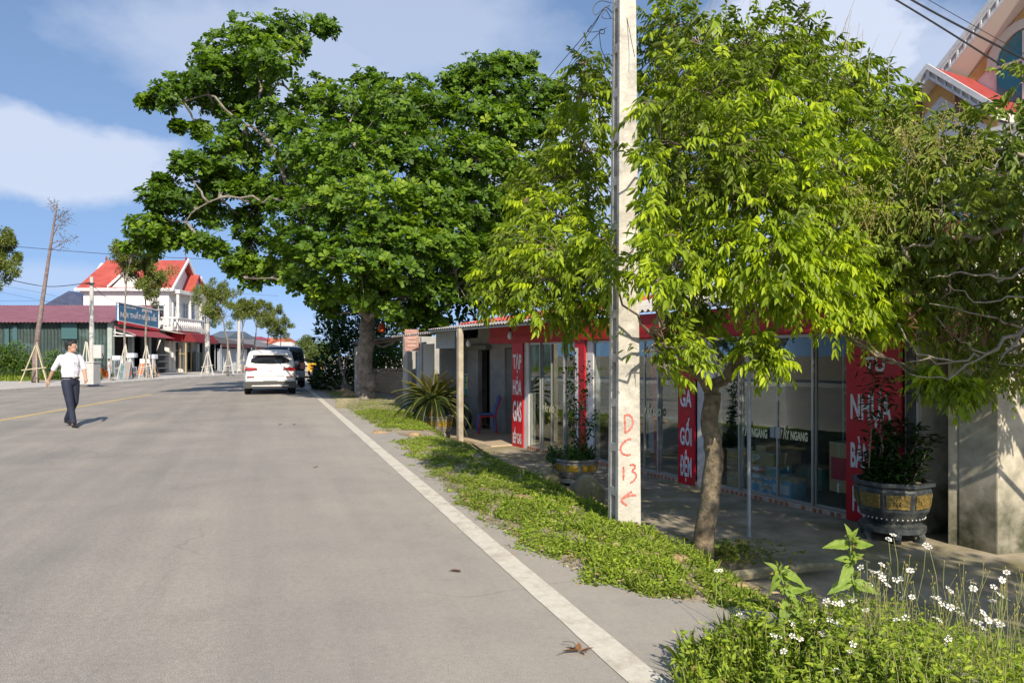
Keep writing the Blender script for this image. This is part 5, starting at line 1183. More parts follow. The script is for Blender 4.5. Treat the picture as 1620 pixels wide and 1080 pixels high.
# two broad-leaved weeds rising out of the clump
def big_leaf(m, b, d, n, l, wd):
    d = Vector(d).normalized(); n = Vector(n); n = (n-d*n.dot(d)).normalized(); s = d.cross(n); NU, NV = 11, 7; vs = []; dr = random.uniform(.12, .32); sk = random.uniform(-.12, .12)
    for i in range(NU):
        u = i/(NU-1); hw = wd*(math.sin(math.pi*min(1, u**.62))**.9)*.5*(1-.25*u)+.0006; hw *= 1+.07*math.sin(i*2.9)
        for j in range(NV):
            v = j/(NV-1)*2-1; lift = abs(v)*hw*.45-abs(v)**3*hw*.25+math.sin(u*14)*abs(v)*hw*.06
            vs.append(Vector(b)+d*(u*l)+s*(v*hw+sk*l*u*u)+n*(lift-dr*l*u*u))
    m.add(vs, [(i*NV+j, i*NV+j+1, (i+1)*NV+j+1, (i+1)*NV+j) for i in range(NU-1) for j in range(NV-1)])
big_leaf_mat = M_('broad_weed_leaf', (.16, .26, .03), (.26, .36, .05), scale=25, rough=.55, bump=.5, bscale=70, bdist=.004)
_t = big_leaf_mat.node_tree; _b = _t.nodes['Principled BSDF']; _tl = _t.nodes.new('ShaderNodeBsdfTranslucent'); _tl.inputs[0].default_value = (.3, .42, .03, 1); _ms = _t.nodes.new('ShaderNodeMixShader'); _ms.inputs[0].default_value = .35
_t.links.new(_b.outputs[0], _ms.inputs[1]); _t.links.new(_tl.outputs[0], _ms.inputs[2]); _t.links.new(_ms.outputs[0], _t.nodes['Material Output'].inputs['Surface'])
def bigweed(base, stem, pairs, label):
    t = thing('broad_leaved_weed', label, 'weed', base); m = MB(); P = catmull([base]+stem, 6); m.tube(P, taper_r(len(P), .0055, .003), 6); build('stem', m, M_('weed_stem_pale', (.22, .3, .09), rough=.6), t)
    for (px, py, Y, dx, dy, dz, l, tt) in pairs:
        m = MB(); big_leaf(m, W(px, py, Y), (dx, dy, dz), (-.25*dx-.2*dz, -.75, .75), l*random.uniform(.85, 1.1), l*random.uniform(.40, .52)); build('leaf', m, big_leaf_mat, t, smooth=True)
    LV = Leaves()
    for p in P[3:]: leafball(LV, p, .03, 7, .03, .45, .5)
    LV.build('small_leaves', MAT['grass'], t)
Yb = 3.6
bigweed(W(1350, 985, Yb), [W(1350, 930, Yb), W(1346, 890, Yb), W(1346, 850, Yb)], [(1344, 862, Yb, -1, 0, .12, .125, .75), (1348, 862, Yb, 1, 0, .08, .125, .7), (1346, 850, Yb, -.3, -.2, 1, .07, .8), (1347, 850, Yb, .45, -.2, .8, .06, .7), (1346, 885, Yb, -1, -.1, .1, .08, .6), (1347, 885, Yb, .9, 0, .6, .07, .5), (1346, 892, Yb, -.7, -.6, -.7, .12, .9), (1348, 915, Yb, -1, -.3, -.4, .14, .35), (1349, 920, Yb, .9, -.4, -.3, .14, .6), (1346, 855, Yb, 0, -.8, .4, .06, .85)], 'upright weed with broad opposite leaves standing tallest in the lower right clump')
Yb = 3.75
bigweed(W(1255, 985, Yb), [W(1248, 950, Yb), W(1240, 925, Yb), W(1232, 900, Yb)], [(1232, 905, Yb, -.4, -.2, -1, .11, .85), (1236, 903, Yb, .9, -.2, -.3, .13, .75), (1230, 900, Yb, -.7, 0, .5, .07, .7), (1242, 930, Yb, .5, -.5, -.6, .1, .8), (1245, 935, Yb, .9, 0, .2, .12, .6), (1248, 950, Yb, -.4, -.4, -.6, .14, .5), (1250, 958, Yb, .8, -.4, -.6, .14, .45), (1240, 920, Yb, .6, -.1, .8, .07, .5)], 'broad-leaved weed leaning left at the left end of the flower clump')

# ------------------------------------------------------------------ left side of the road
ZP = .12
XF = -27.1
gtwall = M_('green_tin_wall', (.022, .042, .038), (.038, .060, .054), scale=2, rough=.55, c3=(.09, .15, .14), s3=.6)
purple = M_('purple_tin_roof', (.19, .08, .105), (.24, .11, .135), scale=1.5, rough=.6)
mroof = M_('dark_blue_tin_roof', (.05, .065, .12), (.07, .085, .15), scale=2, rough=.6)
bluesign = M_('blue_sign_sheet', (.035, .13, .24), (.05, .17, .30), scale=1, rough=.4)
cwall = MAT['wplaster']
def xw(px, Y): return (px-CX)/F*Y
# green tin shed
sh = thing('tin_shed', 'long dark green tin shed with purple corrugated roof behind the walking man', 'shed', (-34, 50, 0))
def zpy(py, Y): return H+(HY-py)/F*Y
ze = zpy(509, 50)
build('front_wall', corrug((-62, 50.2, 0), (XF, 50.2, 0), (XF, 50.2, ze), (-62, 50.2, ze), 150, .03, .02, 4), gtwall, sh)
build('roof', corrug((-64, 49.6, ze-.02), (XF+.15, 49.6, ze-.02), (XF+.15, 56.5, zpy(483, 56.5)), (-64, 56.5, zpy(483, 56.5)), 140, .03, .03, 4), purple, sh)
build('roof', corrug((-64, 58.2, ze+.9), (XF-.3, 58.2, ze+.9), (XF-.3, 56.52, zpy(483, 56.5)-.01), (-64, 56.52, zpy(483, 56.5)-.01), 140, .03, .03, 4), purple, sh)
m = MB(); m.box((XF-2, 57.5, 1.9), (.1, 10, 3.6)); m.box((XF-17, 57.7, 1.6), (30, 10, 3.0)); build('inner_wall', m, MAT['dark'], sh)
fgs = M_('faded_green_sheet', (.05, .12, .125), rough=.5); pgp = M_('pale_green_plaster', (.30, .36, .33), (.38, .42, .38), scale=3, rough=.85)
for (x0, x1, y0, y1) in [(97, 122, 511, 536), (8, 14, 520, 560), (20, 27, 515, 545)]: m = MB(); m.box((xw((x0+x1)/2, 50.1), 50.12, zpy((y0+y1)/2, 50.1)), ((x1-x0)/F*50, .05, (y1-y0)/F*50)); build('patch_panel', m, fgs, sh)
for y in (50.25, 52.9, 55.4): m = MB(); m.box((XF-.15, y, ze/2), (.3, .35, ze)); build('pillar', m, pgp, sh, bevel=.01)
m = MB(); m.box((XF-.2, 52.9, ze-.35), (.16, 5.6, .7)); m.box((XF-.35, 51.5, 1.0), (.1, 1.4, 1.75-.9)); build('front_panel', m, M_('pale_sheet', (.26, .31, .30), rough=.7), sh)
m = MB(); m.prism([Vector((XF+1.3, 50.3, ze-.9)), Vector((XF, 50.3, ze-.65)), Vector((XF, 50.3, ze-.72)), Vector((XF+1.3, 50.3, ze-.97))], (0, .06, 0))
m.tube([(XF, 50.3, ze-.35), (XF+1.5, 50.3, ze-.9)], .035, 6); m.tube([(XF, 50.3, ze-.95), (XF+1.5, 50.3, ze-.95)], .035, 6); m.tube([(XF+.1, 50.3, ze-.3), (XF+.1, 50.3, ze-.95)], .035, 6); m.tube([(XF+.7, 50.3, ze-.6), (XF+.7, 50.3, ze-.95)], .03, 6)
build('awning_bracket', m, MAT['white'], sh)
build('awning', corrug((XF+1.6, 50.2, ze-.95), (XF+1.6, 56, ze-1.0), (XF, 56, ze-.35), (XF, 50.2, ze-.3), 24, .02, .02, 4), M_('maroon_awning', (.20, .04, .05), rough=.6), sh)
# long blue sign
bs = thing('shop_sign', 'long blue shop sign with white letters above the open hardware front', 'sign', (XF+.3, 52.8, 3.6))
a = Vector((XF+.35, 50.2, 0)); b = Vector((XF+.35, 56.0, 0)); z0a = zpy(507, 50.2); z1a = zpy(478, 50.2); z0b = zpy(519.5, 56); z1b = zpy(491, 56)
m = MB(); m.prism([Vector((a.x, a.y, z0a)), Vector((b.x, b.y, z0b)), Vector((b.x, b.y, z1b)), Vector((a.x, a.y, z1a))], (-.12, 0, 0)); build('board', m, bluesign, bs)
m = MB(); e_ = .012
for (p, q) in (((a, z0a), (b, z0b)), ((a, z1a), (b, z1b)), ((a, z0a), (a, z1a)), ((b, z0b), (b, z1b))): m.tube([Vector((p[0].x+e_, p[0].y, p[1])), Vector((q[0].x+e_, q[0].y, q[1]))], .045, 5)
build('frame', m, MAT['white'], bs)
L = MB(); zz = z0a+.25
for (wd, y0, y1, zlo, zhi) in [('NỘI THẤT', 50.5, 53.3, .18, .80), ('nhựa sắt', 53.4, 55.6, .12, .78), ('CỬA HÀNG', 51.2, 52.6, .92, 1.12), ('gia dụng', 53.4, 54.9, .78, 1.08)]:
    g = text_geo(wd, y1-y0, zhi-zlo, (a.x, y0, z0a-.0+zlo), (0, 1, -.02), (0, 0, 1), depth=.02, bold=.03); L.add(g.v, g.f)
L2 = MB()
build('lettering', L, MAT['white'], bs)
m = MB(); m.prism([Vector((a.x+.05, a.y+.1, z0a-.22)), Vector((b.x+.05, b.y-.1, z0b-.22)), Vector((b.x+.05, b.y-.1, z0b+.0)), Vector((a.x+.05, a.y+.1, z0a+.0))], (-.1, 0, 0)); build('red_strip', m, MAT['red'], bs)

# dark blue gable behind the shed
m = MB(); Yg = 72; p = [W(66, 484, Yg), W(109, 460, Yg), W(128, 470, Yg), W(133, 484, Yg)]; m.prism([*p, W(133, 500, Yg), W(66, 500, Yg)], (0, 5, 0))
bh = thing('far_house', 'dark blue gabled roof showing above the purple tin roof', 'house', (W(100, 590, Yg).x, Yg, 0)); build('roof', m, mroof, bh)
m = MB(); m.box((W(100, 500, Yg).x, Yg+2.6, 2.3), (4, 5, 4.6)); build('wall', m, cwall, bh)

# white two storey house
hs = thing('white_house', 'white two-storey house with bright red tiled gable roof across the road', 'house', (XF-4, 60.5, 0))
rtile = M_('bright_red_tiles', (.33, .055, .042), (.42, .09, .068), scale=1.2, rough=.6, bump=.4, bscale=9)
YA, YB = 58.4, 63.2; xl = xw(132, YA)
ze2 = zpy(459, YA); zr = zpy(414, (YA+YB)/2)
m = MB(); m.hexa([Vector((xl, YA, 0)), Vector((XF, YA, 0)), Vector((XF, YB, 0)), Vector((xl, YB, 0))], [Vector((xl, YA, ze2)), Vector((XF, YA, ze2)), Vector((XF, YB, ze2)), Vector((xl, YB, ze2))])
YM = (YA+YB)/2
for x in (xl+.02, XF-.25): m.prism([Vector((x, YA, ze2)), Vector((x, YB, ze2)), Vector((x, YM, zr-.12))], (.23, 0, 0))
build('wall', m, M_('bright_white_wall', (.74, .72, .68), (.80, .78, .74), scale=1, rough=.85), hs)
m = MB()
for sg in (-1, 1):
    ye = YM+sg*(YM-YA+.35); ev = [Vector((xl-.35, ye, ze2+.05)), Vector((XF+.45, ye, ze2+.05)), Vector((XF+.45, YM, zr)), Vector((xl-.35+.9, YM, zr))]
    m.prism(ev, (0, 0, .12))
build('roof', m, rtile, hs)
m = MB(); m.box(((xl+XF)/2+.05, YA-.25, ze2+.02), (XF-xl+1.0, .5, .22)); m.box(((xl+XF)/2+.05, YA-.05, ze2-.16), (XF-xl+.5, .2, .14))
for sg in (-1, 1):
    m.prism([Vector((XF+.46, YM+sg*(YM-YA+.4), ze2+.02)), Vector((XF+.46, YM, zr+.02)), Vector((XF+.46, YM, zr+.28)), Vector((XF+.46, YM+sg*(YM-YA+.4), ze2+.24))], (.12, 0, 0))
build('cornice', m, MAT['white'], hs)
for x in (xl+.5, XF+.3): m = MB(); m.lathe((x, YM, zr), [(.1, 0), (.06, .15), (.1, .25), (.02, .5)], 8); build('finial', m, M_('finial_brown', (.2, .05, .04), rough=.6), hs)
# side gable dormer
dx0, dx1 = xw(170, YA-.4), xw(228, YA-.4); dxm = xw(200, YA-.4); dz = zpy(430, YA-.4)
m = MB(); m.prism([Vector((dx0+.2, YA-.3, ze2+.1)), Vector((dx1-.2, YA-.3, ze2+.1)), Vector((dxm, YA-.3, dz))], (0, .4, 0)); build('dormer', m, cwall, hs)
m = MB()
for q in (dx0, dx1): m.prism([Vector((q, YA-.45, ze2+.12)), Vector((dxm, YA-.45, dz+.05)), Vector((dxm, YA-.45, dz+.25)), Vector((q, YA-.45, ze2+.32))], (0, .2, 0))
build('dormer_trim', m, MAT['white'], hs)
m = MB()
for q in (dx0, dx1): m.prism([Vector((q, YA-.2, ze2+.2)), Vector((dxm, YA-.2, dz+.2)), Vector((dxm, YM, dz+.2)), Vector((q, YA+.1, ze2+.3))], (0, 0, .05))
build('dormer_roof', m, rtile, hs)
def winp(c, w_, h_, axis_, par, gm=None):     # axis 'x': lies in a wall facing the camera; 'y': in a wall facing the road
    m = MB(); g = MB(); cx_, cy_, cz_ = c
    def bx(du, dz, wu, wz_, th, off, mm):
        if axis_ == 'x': mm.box((cx_+du, cy_-off, cz_+dz), (wu, th, wz_))
        else: mm.box((cx_+off, cy_+du, cz_+dz), (th, wu, wz_))
    bx(0, 0, w_, h_, .04, .01, g); win = build('window', g, gm or MAT['dglass'], par)
    for (du, dz, wu, wz_) in ((-w_/2, 0, .08, h_+.1), (w_/2, 0, .08, h_+.1), (0, h_/2, w_+.1, .08), (0, -h_/2, w_+.1, .1), (0, 0, .05, h_), (0, h_*.2, w_, .04)): bx(du, dz, wu, wz_, .08, .03, m)
    build('frame', m, M_('white_frame', (.6, .6, .58), rough=.5) if 'white_frame' not in bpy.data.materials else bpy.data.materials['white_frame'], win); return win
winp((xw(251, YA), YA, zpy(494, YA)), .95, 1.15, 'x', hs)
for y in (59.5, 61.2, 62.4): winp((XF, y, 4.9), .9, 1.7, 'y', hs, M_('blue_grey_pane', (.16, .22, .28), rough=.15, spec=.8))
for y in (59.4, 61.6): winp((XF, y, 1.4), 1.6, 2.3, 'y', hs, M_('ground_glass_dark', (.05, .06, .065), rough=.2))
# balcony, columns, front dormer
m = MB(); m.box((XF+.4, 60.6, 3.55), (.9, 5.0, .3)); m.box((XF-.55, YA-.5, 3.552), (2.6, 1.0, .29)); build('balcony_slab', m, cwall, hs, bevel=.02)
m = MB(); m.box((XF+.4, 60.7, ze2-.1), (.9, 4.6, .3)); build('eave_slab', m, cwall, hs, bevel=.02)
m = MB(); 
for k in range(9): m.lathe((XF-1.75+k*.3, YA-.92, 3.7), [(.05, 0), (.1, .25), (.05, .5), (.07, .65)], 6)
for k in range(14): m.lathe((XF+.78, YA-.6+k*.35, 3.7), [(.05, 0), (.1, .25), (.05, .5), (.07, .65)], 6)
m.box((XF-.3, YA-.92, 4.4), (3.1, .16, .1)); m.box((XF+.78, 60.5, 4.4), (.16, 4.9, .1)); m.box((XF-1.85, YA-.92, 4.05), (.2, .2, .8)); build('balustrade', m, MAT['white'], hs)
for y in (58.6, 60.8, 62.9): m = MB(); m.lathe((XF+.62, y, 3.7), [(.16, 0), (.12, .15), (.11, ze2-3.95), (.17, ze2-3.8)], 10); build('column', m, cwall, hs)
for y in (58.5, 60.2, 63): m = MB(); m.box((XF+.2, y, 1.7), (.4, .4, 3.4)); build('pier', m, cwall, hs)
m = MB(); m.prism([Vector((XF+.8, 61.0, ze2+.1)), Vector((XF+.8, 62.8, ze2+.1)), Vector((XF+.8, 61.9, ze2+1.3))], (-.2, 0, 0)); build('front_gable', m, M_('grey_gable', (.38, .38, .37), rough=.8), hs)
m = MB()
for q in (60.8, 63.0): m.prism([Vector((XF+.95, q, ze2+.1)), Vector((XF+.95, 61.9, ze2+1.45)), Vector((XF+.95, 61.9, ze2+1.6)), Vector((XF+.95, q, ze2+.25))], (-2.6, 0, 0))
build('front_gable_roof', m, rtile, hs)
# red canopy with its lit-looking box sign
cn = thing('red_canopy', 'dark red shop canopy with a bright red box sign below the white house', 'canopy', (XF+2, 60, 0))
zc1 = zpy(525, 57.5); zc0 = zpy(541, 57.5)
m = MB(); m.prism([Vector((XF+.2, 57.4, zc1+.15)), Vector((XF+.2, 57.4, zc0+.1)), Vector((XF+2.6, 57.4, zc0)), Vector((XF+2.2, 57.4, zc1-.15))], (0, 4.2, 0)); build('canopy', m, M_('maroon_canvas', (.17, .014, .018), rough=.7), cn)
c = W(288.5, 533.5, 58); m = MB(); m.box((c.x, 57.2, c.z), (.78, .18, .62)); build('box_sign', m, MAT['red'], cn, bevel=.02)
m = MB(); m.tube([(W(294, 560, 57.6).x, 57.6, 0), (W(294, 560, 57.6).x, 57.6, zc0)], .06, 8); m.tube([(XF+.5, 61.3, 0), (XF+.5, 61.3, zc0)], .06, 8)
m.tube([(W(285, 560, 57.6).x, 57.6, 0), (W(285, 560, 57.6).x, 57.6, 2)], .03, 6); m.tube([(W(283, 560, 57.6).x, 57.6, 1.6), (W(294, 560, 57.6).x, 57.6, 1.6)], .03, 6); build('post', m, M_('ochre_pipe', (.42, .33, .14), rough=.6), cn)
# narrow unit between shed and house
m = MB(); m.box((XF-1, 57.2, 1.7), (.1, 2.6, 3.4)); nu = thing('open_unit', 'dark open shop unit between the tin shed and the white house', 'shop', (XF-1, 57.2, 0)); build('back_wall', m, MAT['dark'], nu)
m = MB(); m.box((XF+.1, 58.1, 1.6), (.35, .5, 3.2)); build('pier', m, cwall, nu)
build('awning', corrug((XF+1.8, 56.1, 3.15), (XF+1.8, 58.4, 3.1), (XF, 58.4, 3.5), (XF, 56.1, 3.5), 12, .02, .02, 4), MAT['gtin'], nu)
for z in (.5, 1.0, 1.5): m = MB(); m.box((XF-.1, 57, z), (.7, 1.6, .05)); build('shelf', m, MAT['alu'], nu)

# second house and the long awnings beyond
h2 = thing('narrow_house', 'narrow cream house with red gable behind the first street trees', 'house', (XF, 67, 0))
Y0_, Y1_ = 66, 71; X2 = -29.0; z2 = zpy(470, 66); xl2 = -33.5
m = MB(); m.hexa([Vector((xl2, Y0_, 0)), Vector((X2, Y0_, 0)), Vector((X2, Y1_, 0)), Vector((xl2, Y1_, 0))], [Vector((xl2, Y0_, z2)), Vector((X2, Y0_, z2)), Vector((X2, Y1_, z2)), Vector((xl2, Y1_, z2))]); m.prism([Vector((X2-.3, Y0_, z2)), Vector((X2-.3, Y1_, z2)), Vector((X2-.3, 68.5, z2+1.4))], (.2, 0, 0)); build('wall', m, cwall, h2)
m = MB()
for sg in (-1, 1): m.prism([Vector((xl2, 68.5+sg*2.8, z2)), Vector((X2+.2, 68.5+sg*2.8, z2)), Vector((X2+.2, 68.5, z2+1.7)), Vector((xl2, 68.5, z2+1.7))], (0, 0, .12))
build('roof', m, rtile, h2)
m = MB()
for sg in (-1, 1): m.prism([Vector((X2+.21, 68.5+sg*2.8, z2-.05)), Vector((X2+.21, 68.5, z2+1.75)), Vector((X2+.21, 68.5, z2+2.1)), Vector((X2+.21, 68.5+sg*2.8, z2+.3))], (.1, 0, 0))
build('gable_trim', m, MAT['white'], h2)
for y in (67.2, 69.6): winp((X2, y, 4.3), 1, 1.6, 'y', h2)
def lowshop(name, label, y0, y1, xf, zt, roofm, wallm, frontm, zf, n=3):
    t = thing(name, label, 'shop', (xf-2, (y0+y1)/2, 0))
    m = MB(); m.box((xf-2.6, (y0+y1)/2, zt/2), (4, y1-y0-.2, zt-.3)); build('back_wall', m, wallm, t)
    build('awning', corrug((xf+1.1, y0, zt-.45), (xf+1.1, y1, zt-.5), (xf-3.2, y1, zt+.5), (xf-3.2, y0, zt+.5), max(6, int((y1-y0)*3)), .03, .03, 4), roofm, t)
    m = MB(); m.box((xf+1.12, (y0+y1)/2, zt-.62), (.05, y1-y0, .35)); build('awning_edge', m, M_(name+'_edge', (.10, .035, .035), rough=.7), t)
    if frontm: m = MB(); build('front_sheet', corrug((xf+.6, y0+.3, .12), (xf+.6, y1-.3, .12), (xf+.6, y1-.3, zf), (xf+.6, y0+.3, zf), max(6, int((y1-y0)*4)), .03, .02, 4), frontm, t)
    for k in range(n+1): m = MB(); m.tube([(xf+.95, y0+.2+(y1-y0-.4)*k/n, 0), (xf+.95, y0+.2+(y1-y0-.4)*k/n, zt-.5)], .05, 6); build('post', m, MAT['steel'], t)
    return t
lowshop('low_shop', 'low shop with olive folding gate and brown awning left of the first staked tree', 61.6, 65.8, -27.3, 3.25, M_('brown_awning', (.16, .05, .045), rough=.7), MAT['dark'], M_('olive_gate', (.10, .095, .06), rough=.6), 1.75)
lowshop('low_shop', 'low shop with pale grey tin hoarding under a dark awning', 66, 74, -27.0, 3.0, M_('charcoal_awning', (.07, .07, .075), rough=.7), MAT['dark'], M_('pale_tin_sheet', (.40, .43, .46), (.5, .52, .54), scale=2, rough=.5), 2.1, 4)
lowshop('low_shop', 'farthest low shop with a sloping grey awning before the orange roofs', 75, 86, -27.0, 2.8, M_('grey_awning_far', (.13, .13, .14), rough=.7), MAT['dark'], None, 2, 3)
def farhouse(label, px0, px1, pyr, pye, Y, roofm, wallm=cwall, hip=.2, name='far_house', dep=7):
    x0, x1 = xw(px0, Y), xw(px1, Y); ze_, zr_ = zpy(pye, Y), zpy(pyr, Y); t = thing(name, label, 'house', ((x0+x1)/2, Y, 0)); w_ = (x1-x0)
    m = MB(); m.box(((x0+x1)/2, Y+dep/2, ze_/2), (w_*.94, dep, ze_)); build('wall', m, wallm, t)
    m = MB(); k = w_*hip; m.add([(x0, Y-.3, ze_), (x1, Y-.3, ze_), (x1, Y+dep+.3, ze_), (x0, Y+dep+.3, ze_), (x0+k, Y+dep/2, zr_), (x1-k, Y+dep/2, zr_)], [(0, 1, 5, 4), (1, 2, 5), (2, 3, 4, 5), (3, 0, 4), (0, 3, 2, 1)]); build('roof', m, roofm, t)
    m = MB(); n = max(1, int(w_/3))
    for i in range(n): m = MB(); m.box((x0+w_*(i+.5)/n, Y+.0, ze_*.55), (.9, .06, 1.1)); build('window', m, MAT['dglass'], t)
    return t
broof = M_('blue_grey_roof', (.09, .12, .15), (.12, .15, .18), scale=1, rough=.6); oroof = M_('orange_roof', (.52, .13, .06), (.6, .18, .09), scale=.6, rough=.7)
farhouse('blue-grey hipped roof above the charcoal awning', 326, 362, 522, 534, 84, broof, hip=.1)
farhouse('second blue-grey roof lower and farther along the row', 352, 376, 523, 534, 95, broof)
farhouse('far white building with a maroon roof', 376, 402, 531, 537, 120, M_('maroon_roof', (.32, .05, .08), rough=.6), dep=10)
farhouse('far building with the left orange roof', 402, 424, 533, 545, 125, oroof, hip=.05, dep=10)
farhouse('far building with the right orange roof above the white car', 428, 446, 533, 541, 130, oroof, hip=.05, dep=10)
farhouse('long low white building with pale roof far behind the cars', 410, 466, 540, 552, 118, M_('pale_roof', (.55, .52, .48), rough=.8), hip=.3, dep=8)
farhouse('pale low hall beside the far trees at the end of the road', 478, 500, 556, 562, 120, M_('pale_roof_b', (.5, .5, .48), rough=.8), hip=.1, dep=8)

# grey utility poles and wires on the left
def upole(px, pyb, pyt, label, Y=None, r=.13, box=False):
    b = G(px, pyb, ZP) if Y is None else Vector((xw(px, Y), Y, ZP)); h = zpy(pyt, b.y); t = thing('utility_pole', label, 'pole', b)
    m = MB(); m.tube([b-Vector((0, 0, .2)), Vector((b.x, b.y, h))], [r*1.2, r*.8], 10); build('shaft', m, MAT['grey_pole'], t, smooth=True, auto=50)
    if box:
        m = MB(); m.box((b.x+.45, b.y-.1, b.z+1.55), (.45, .3, .75)); build('meter_box', m, M_('meter_box_grey', (.5, .5, .47), rough=.5), t, bevel=.02)
        m = MB(); m.box((b.x, b.y-.18, h-.4), (.5, .06, .08)); m.tube([(b.x+.5, b.y-.2, b.z+1.9), (b.x+.75, b.y-.1, b.z+1.2), (b.x+.4, b.y-.1, b.z+.6)], .03, 6); build('fittings', m, MAT['black'], t)
    return b, h
p1, h1 = upole(145, 599, 438, 'pale round pole with a grey meter box behind the square stone block', box=True)
p2, h2_ = upole(328, 592.5, 512, 'grey concrete pole inside the stakes before the charcoal awning', Y=58, r=.2)
p3, h3_ = upole(378, 590, 505, 'thin far grey pole left of the white car', Y=64, r=.15)
def wire(label, pts, r=.02, name='overhead_cable'):
    m = MB(); m.tube(catmull(pts, 10), r, 5); build(name, m, MAT['black'], label=label, cat='cable')
wire('black cable sagging between the left edge and the pole with the meter box', [W(-80, 420, 42), W(0, 439, 43), W(75, 453, 45), (p1.x, p1.y-.2, h1-.35)], .022)
wire('long dark cable crossing the sky high at left toward the big tree', [W(-60, 384, 30), W(0, 388, 31), W(190, 403, 34), W(372, 412, 38), W(470, 416, 41)], .012)
wire('dark cable running down from the meter pole to the shed sign', [(p1.x, p1.y-.2, h1-.3), W(165, 468, 48), W(195, 483, 50.5)], .018)
for k, (y0, y1, y2) in enumerate([(452, 462, 474), (462, 474, 482), (476, 476, 480)]):
    wire(['faint upper wire over the purple roof at left', 'faint middle wire over the purple roof at left', 'faint low wire over the purple roof at left'][k], [W(-60, y0-6, 55), W(0, y0, 55), W(60, y1, 56), W(110, y2, 57)], .01)
wire('thin wire from the meter pole across the white house', [(p1.x, p1.y, h1-.4), W(250, 470, 55), W(330, 498, 60), W(379, 508, 64)], .010)
wire('faint wire above the far street trees', [W(300, 458, 60), W(360, 463, 70), W(440, 468, 80)], .012)

# street trees with stakes
stakem = M_('bamboo_stake', (.42, .36, .22), (.52, .46, .32), scale=9, rough=.8); stakew = M_('pale_stake', (.55, .52, .44), rough=.8)
def stakes(px, pyb, wpx, hpx, label, mat, bar=True):
    b = G(px, pyb, ZP); k = b.y/F; t = thing('tree_stakes', label, 'stakes', b); top = b+Vector((0, 0, hpx*k)); w_ = wpx*k/2
    for (dx, dy) in ((-1, -.3), (1, -.3), (.35, .9), (-.45, .8)):
        m = MB(); m.tube([b+Vector((dx*w_, dy*w_, 0)), top+Vector((dx*.03, dy*.03, random.uniform(-.1, .1)))], .028, 6); build('stake', m, mat, t)
    if bar: m = MB(); q = hpx*k*.36; m.tube([b+Vector((-w_*.9, -w_*.3, q-.05)), b+Vector((w_*.95, -w_*.3, q+.08))], .025, 6); build('cross_bar', m, mat, t)
stakes(57, 606, 42, 62, 'bamboo stakes around the tall bare tree', stakem); 
stakes(137, 606, 22, 64, 'white stakes behind the square stone block', stakew, False)
stakes(198, 599, 22, 52, 'white stakes round the leftmost tree before the hardware front', stakew); stakes(232, 598, 22, 50, 'white stakes round the tree beside the red display boards', stakew)
stakes(329, 593, 20, 38, 'white stakes round the grey concrete pole before the charcoal awning', stakew); stakes(362, 592, 18, 36, 'pale stakes before the grey tin hoarding', stakew); stakes(383, 590, 14, 34, 'pale stakes nearest the white car', stakew)
def street_tree(px, pyb, top, crowns, label, lean=0, n=900, tr=.06):
    b = G(px, pyb, ZP); Y = b.y; k = Y/F; t = thing('street_tree', label, 'tree', b); m = MB(); LV = Leaves()
    c0 = W(*crowns[0][:2], Y); st = W(px+lean*.7, (pyb+crowns[0][1])/2, Y); m.tube(jit([b-Vector((0, 0, .1)), st, c0], .04, 4), taper_r(9, tr*1.5, tr*.5), 7)
    for (cx_, cy_, r) in crowns:
        c = W(cx_, cy_, Y+random.uniform(-.6, .6)); rad = r*k
        fork = st.lerp(c0, .55)
        m.tube(curve_to(fork, c, 0, 4, .03), taper_r(5, tr*.5, tr*.2), 5)
        for i in range(12):
            q = c+Vector((random.gauss(0, .68), random.gauss(0, .6), random.gauss(.15, .62)))*rad; m.tube(curve_to(fork.lerp(c, .6), q, .05, 4, .05), taper_r(5, tr*.25, .006), 4)
            leafball(LV, q, rad*.38, int(n/12/len(crowns)*3.6), .15, .34, .5, 'lance', shell=.6, td=.3)
    build('trunk', m, MAT['bark'], t, smooth=True); LV.build('crown', MAT['pine'], t)
street_tree(198, 598, 400, [(200, 408, 20), (210, 396, 15), (190, 402, 12)], 'slim street tree rising past the left end of the blue sign', n=1500)
street_tree(231, 597, 410, [(228, 432, 26), (245, 445, 18), (213, 428, 18), (232, 412, 14), (236, 455, 16)], 'street tree whose crown covers the red roof of the white house', n=2600)
street_tree(360, 592, 460, [(345, 482, 24), (330, 470, 18), (350, 462, 14), (355, 500, 18), (338, 495, 16)], 'fullest street tree right of the narrow cream house', n=2600)
street_tree(384, 590, 470, [(384, 498, 17), (378, 482, 12), (392, 486, 12)], 'street tree with sparse crown second from the white car cluster', n=1300)
street_tree(403, 588.5, 480, [(407, 497, 15), (412, 484, 11), (400, 492, 11)], 'street tree before the maroon far roof', n=1300)
street_tree(423, 587, 480, [(428, 508, 15), (434, 497, 11), (420, 512, 12)], 'street tree before the left orange roof', n=1300)
street_tree(443, 586, 500, [(444, 523, 13), (450, 515, 9), (437, 524, 9)], 'smallest street tree above the roof of the white car', n=1000)
street_tree(-16, 602, 380, [(-14, 392, 32), (5, 388, 16), (4, 412, 16), (-10, 430, 20)], 'street tree cut off by the left edge of the picture', n=2600, tr=.08)
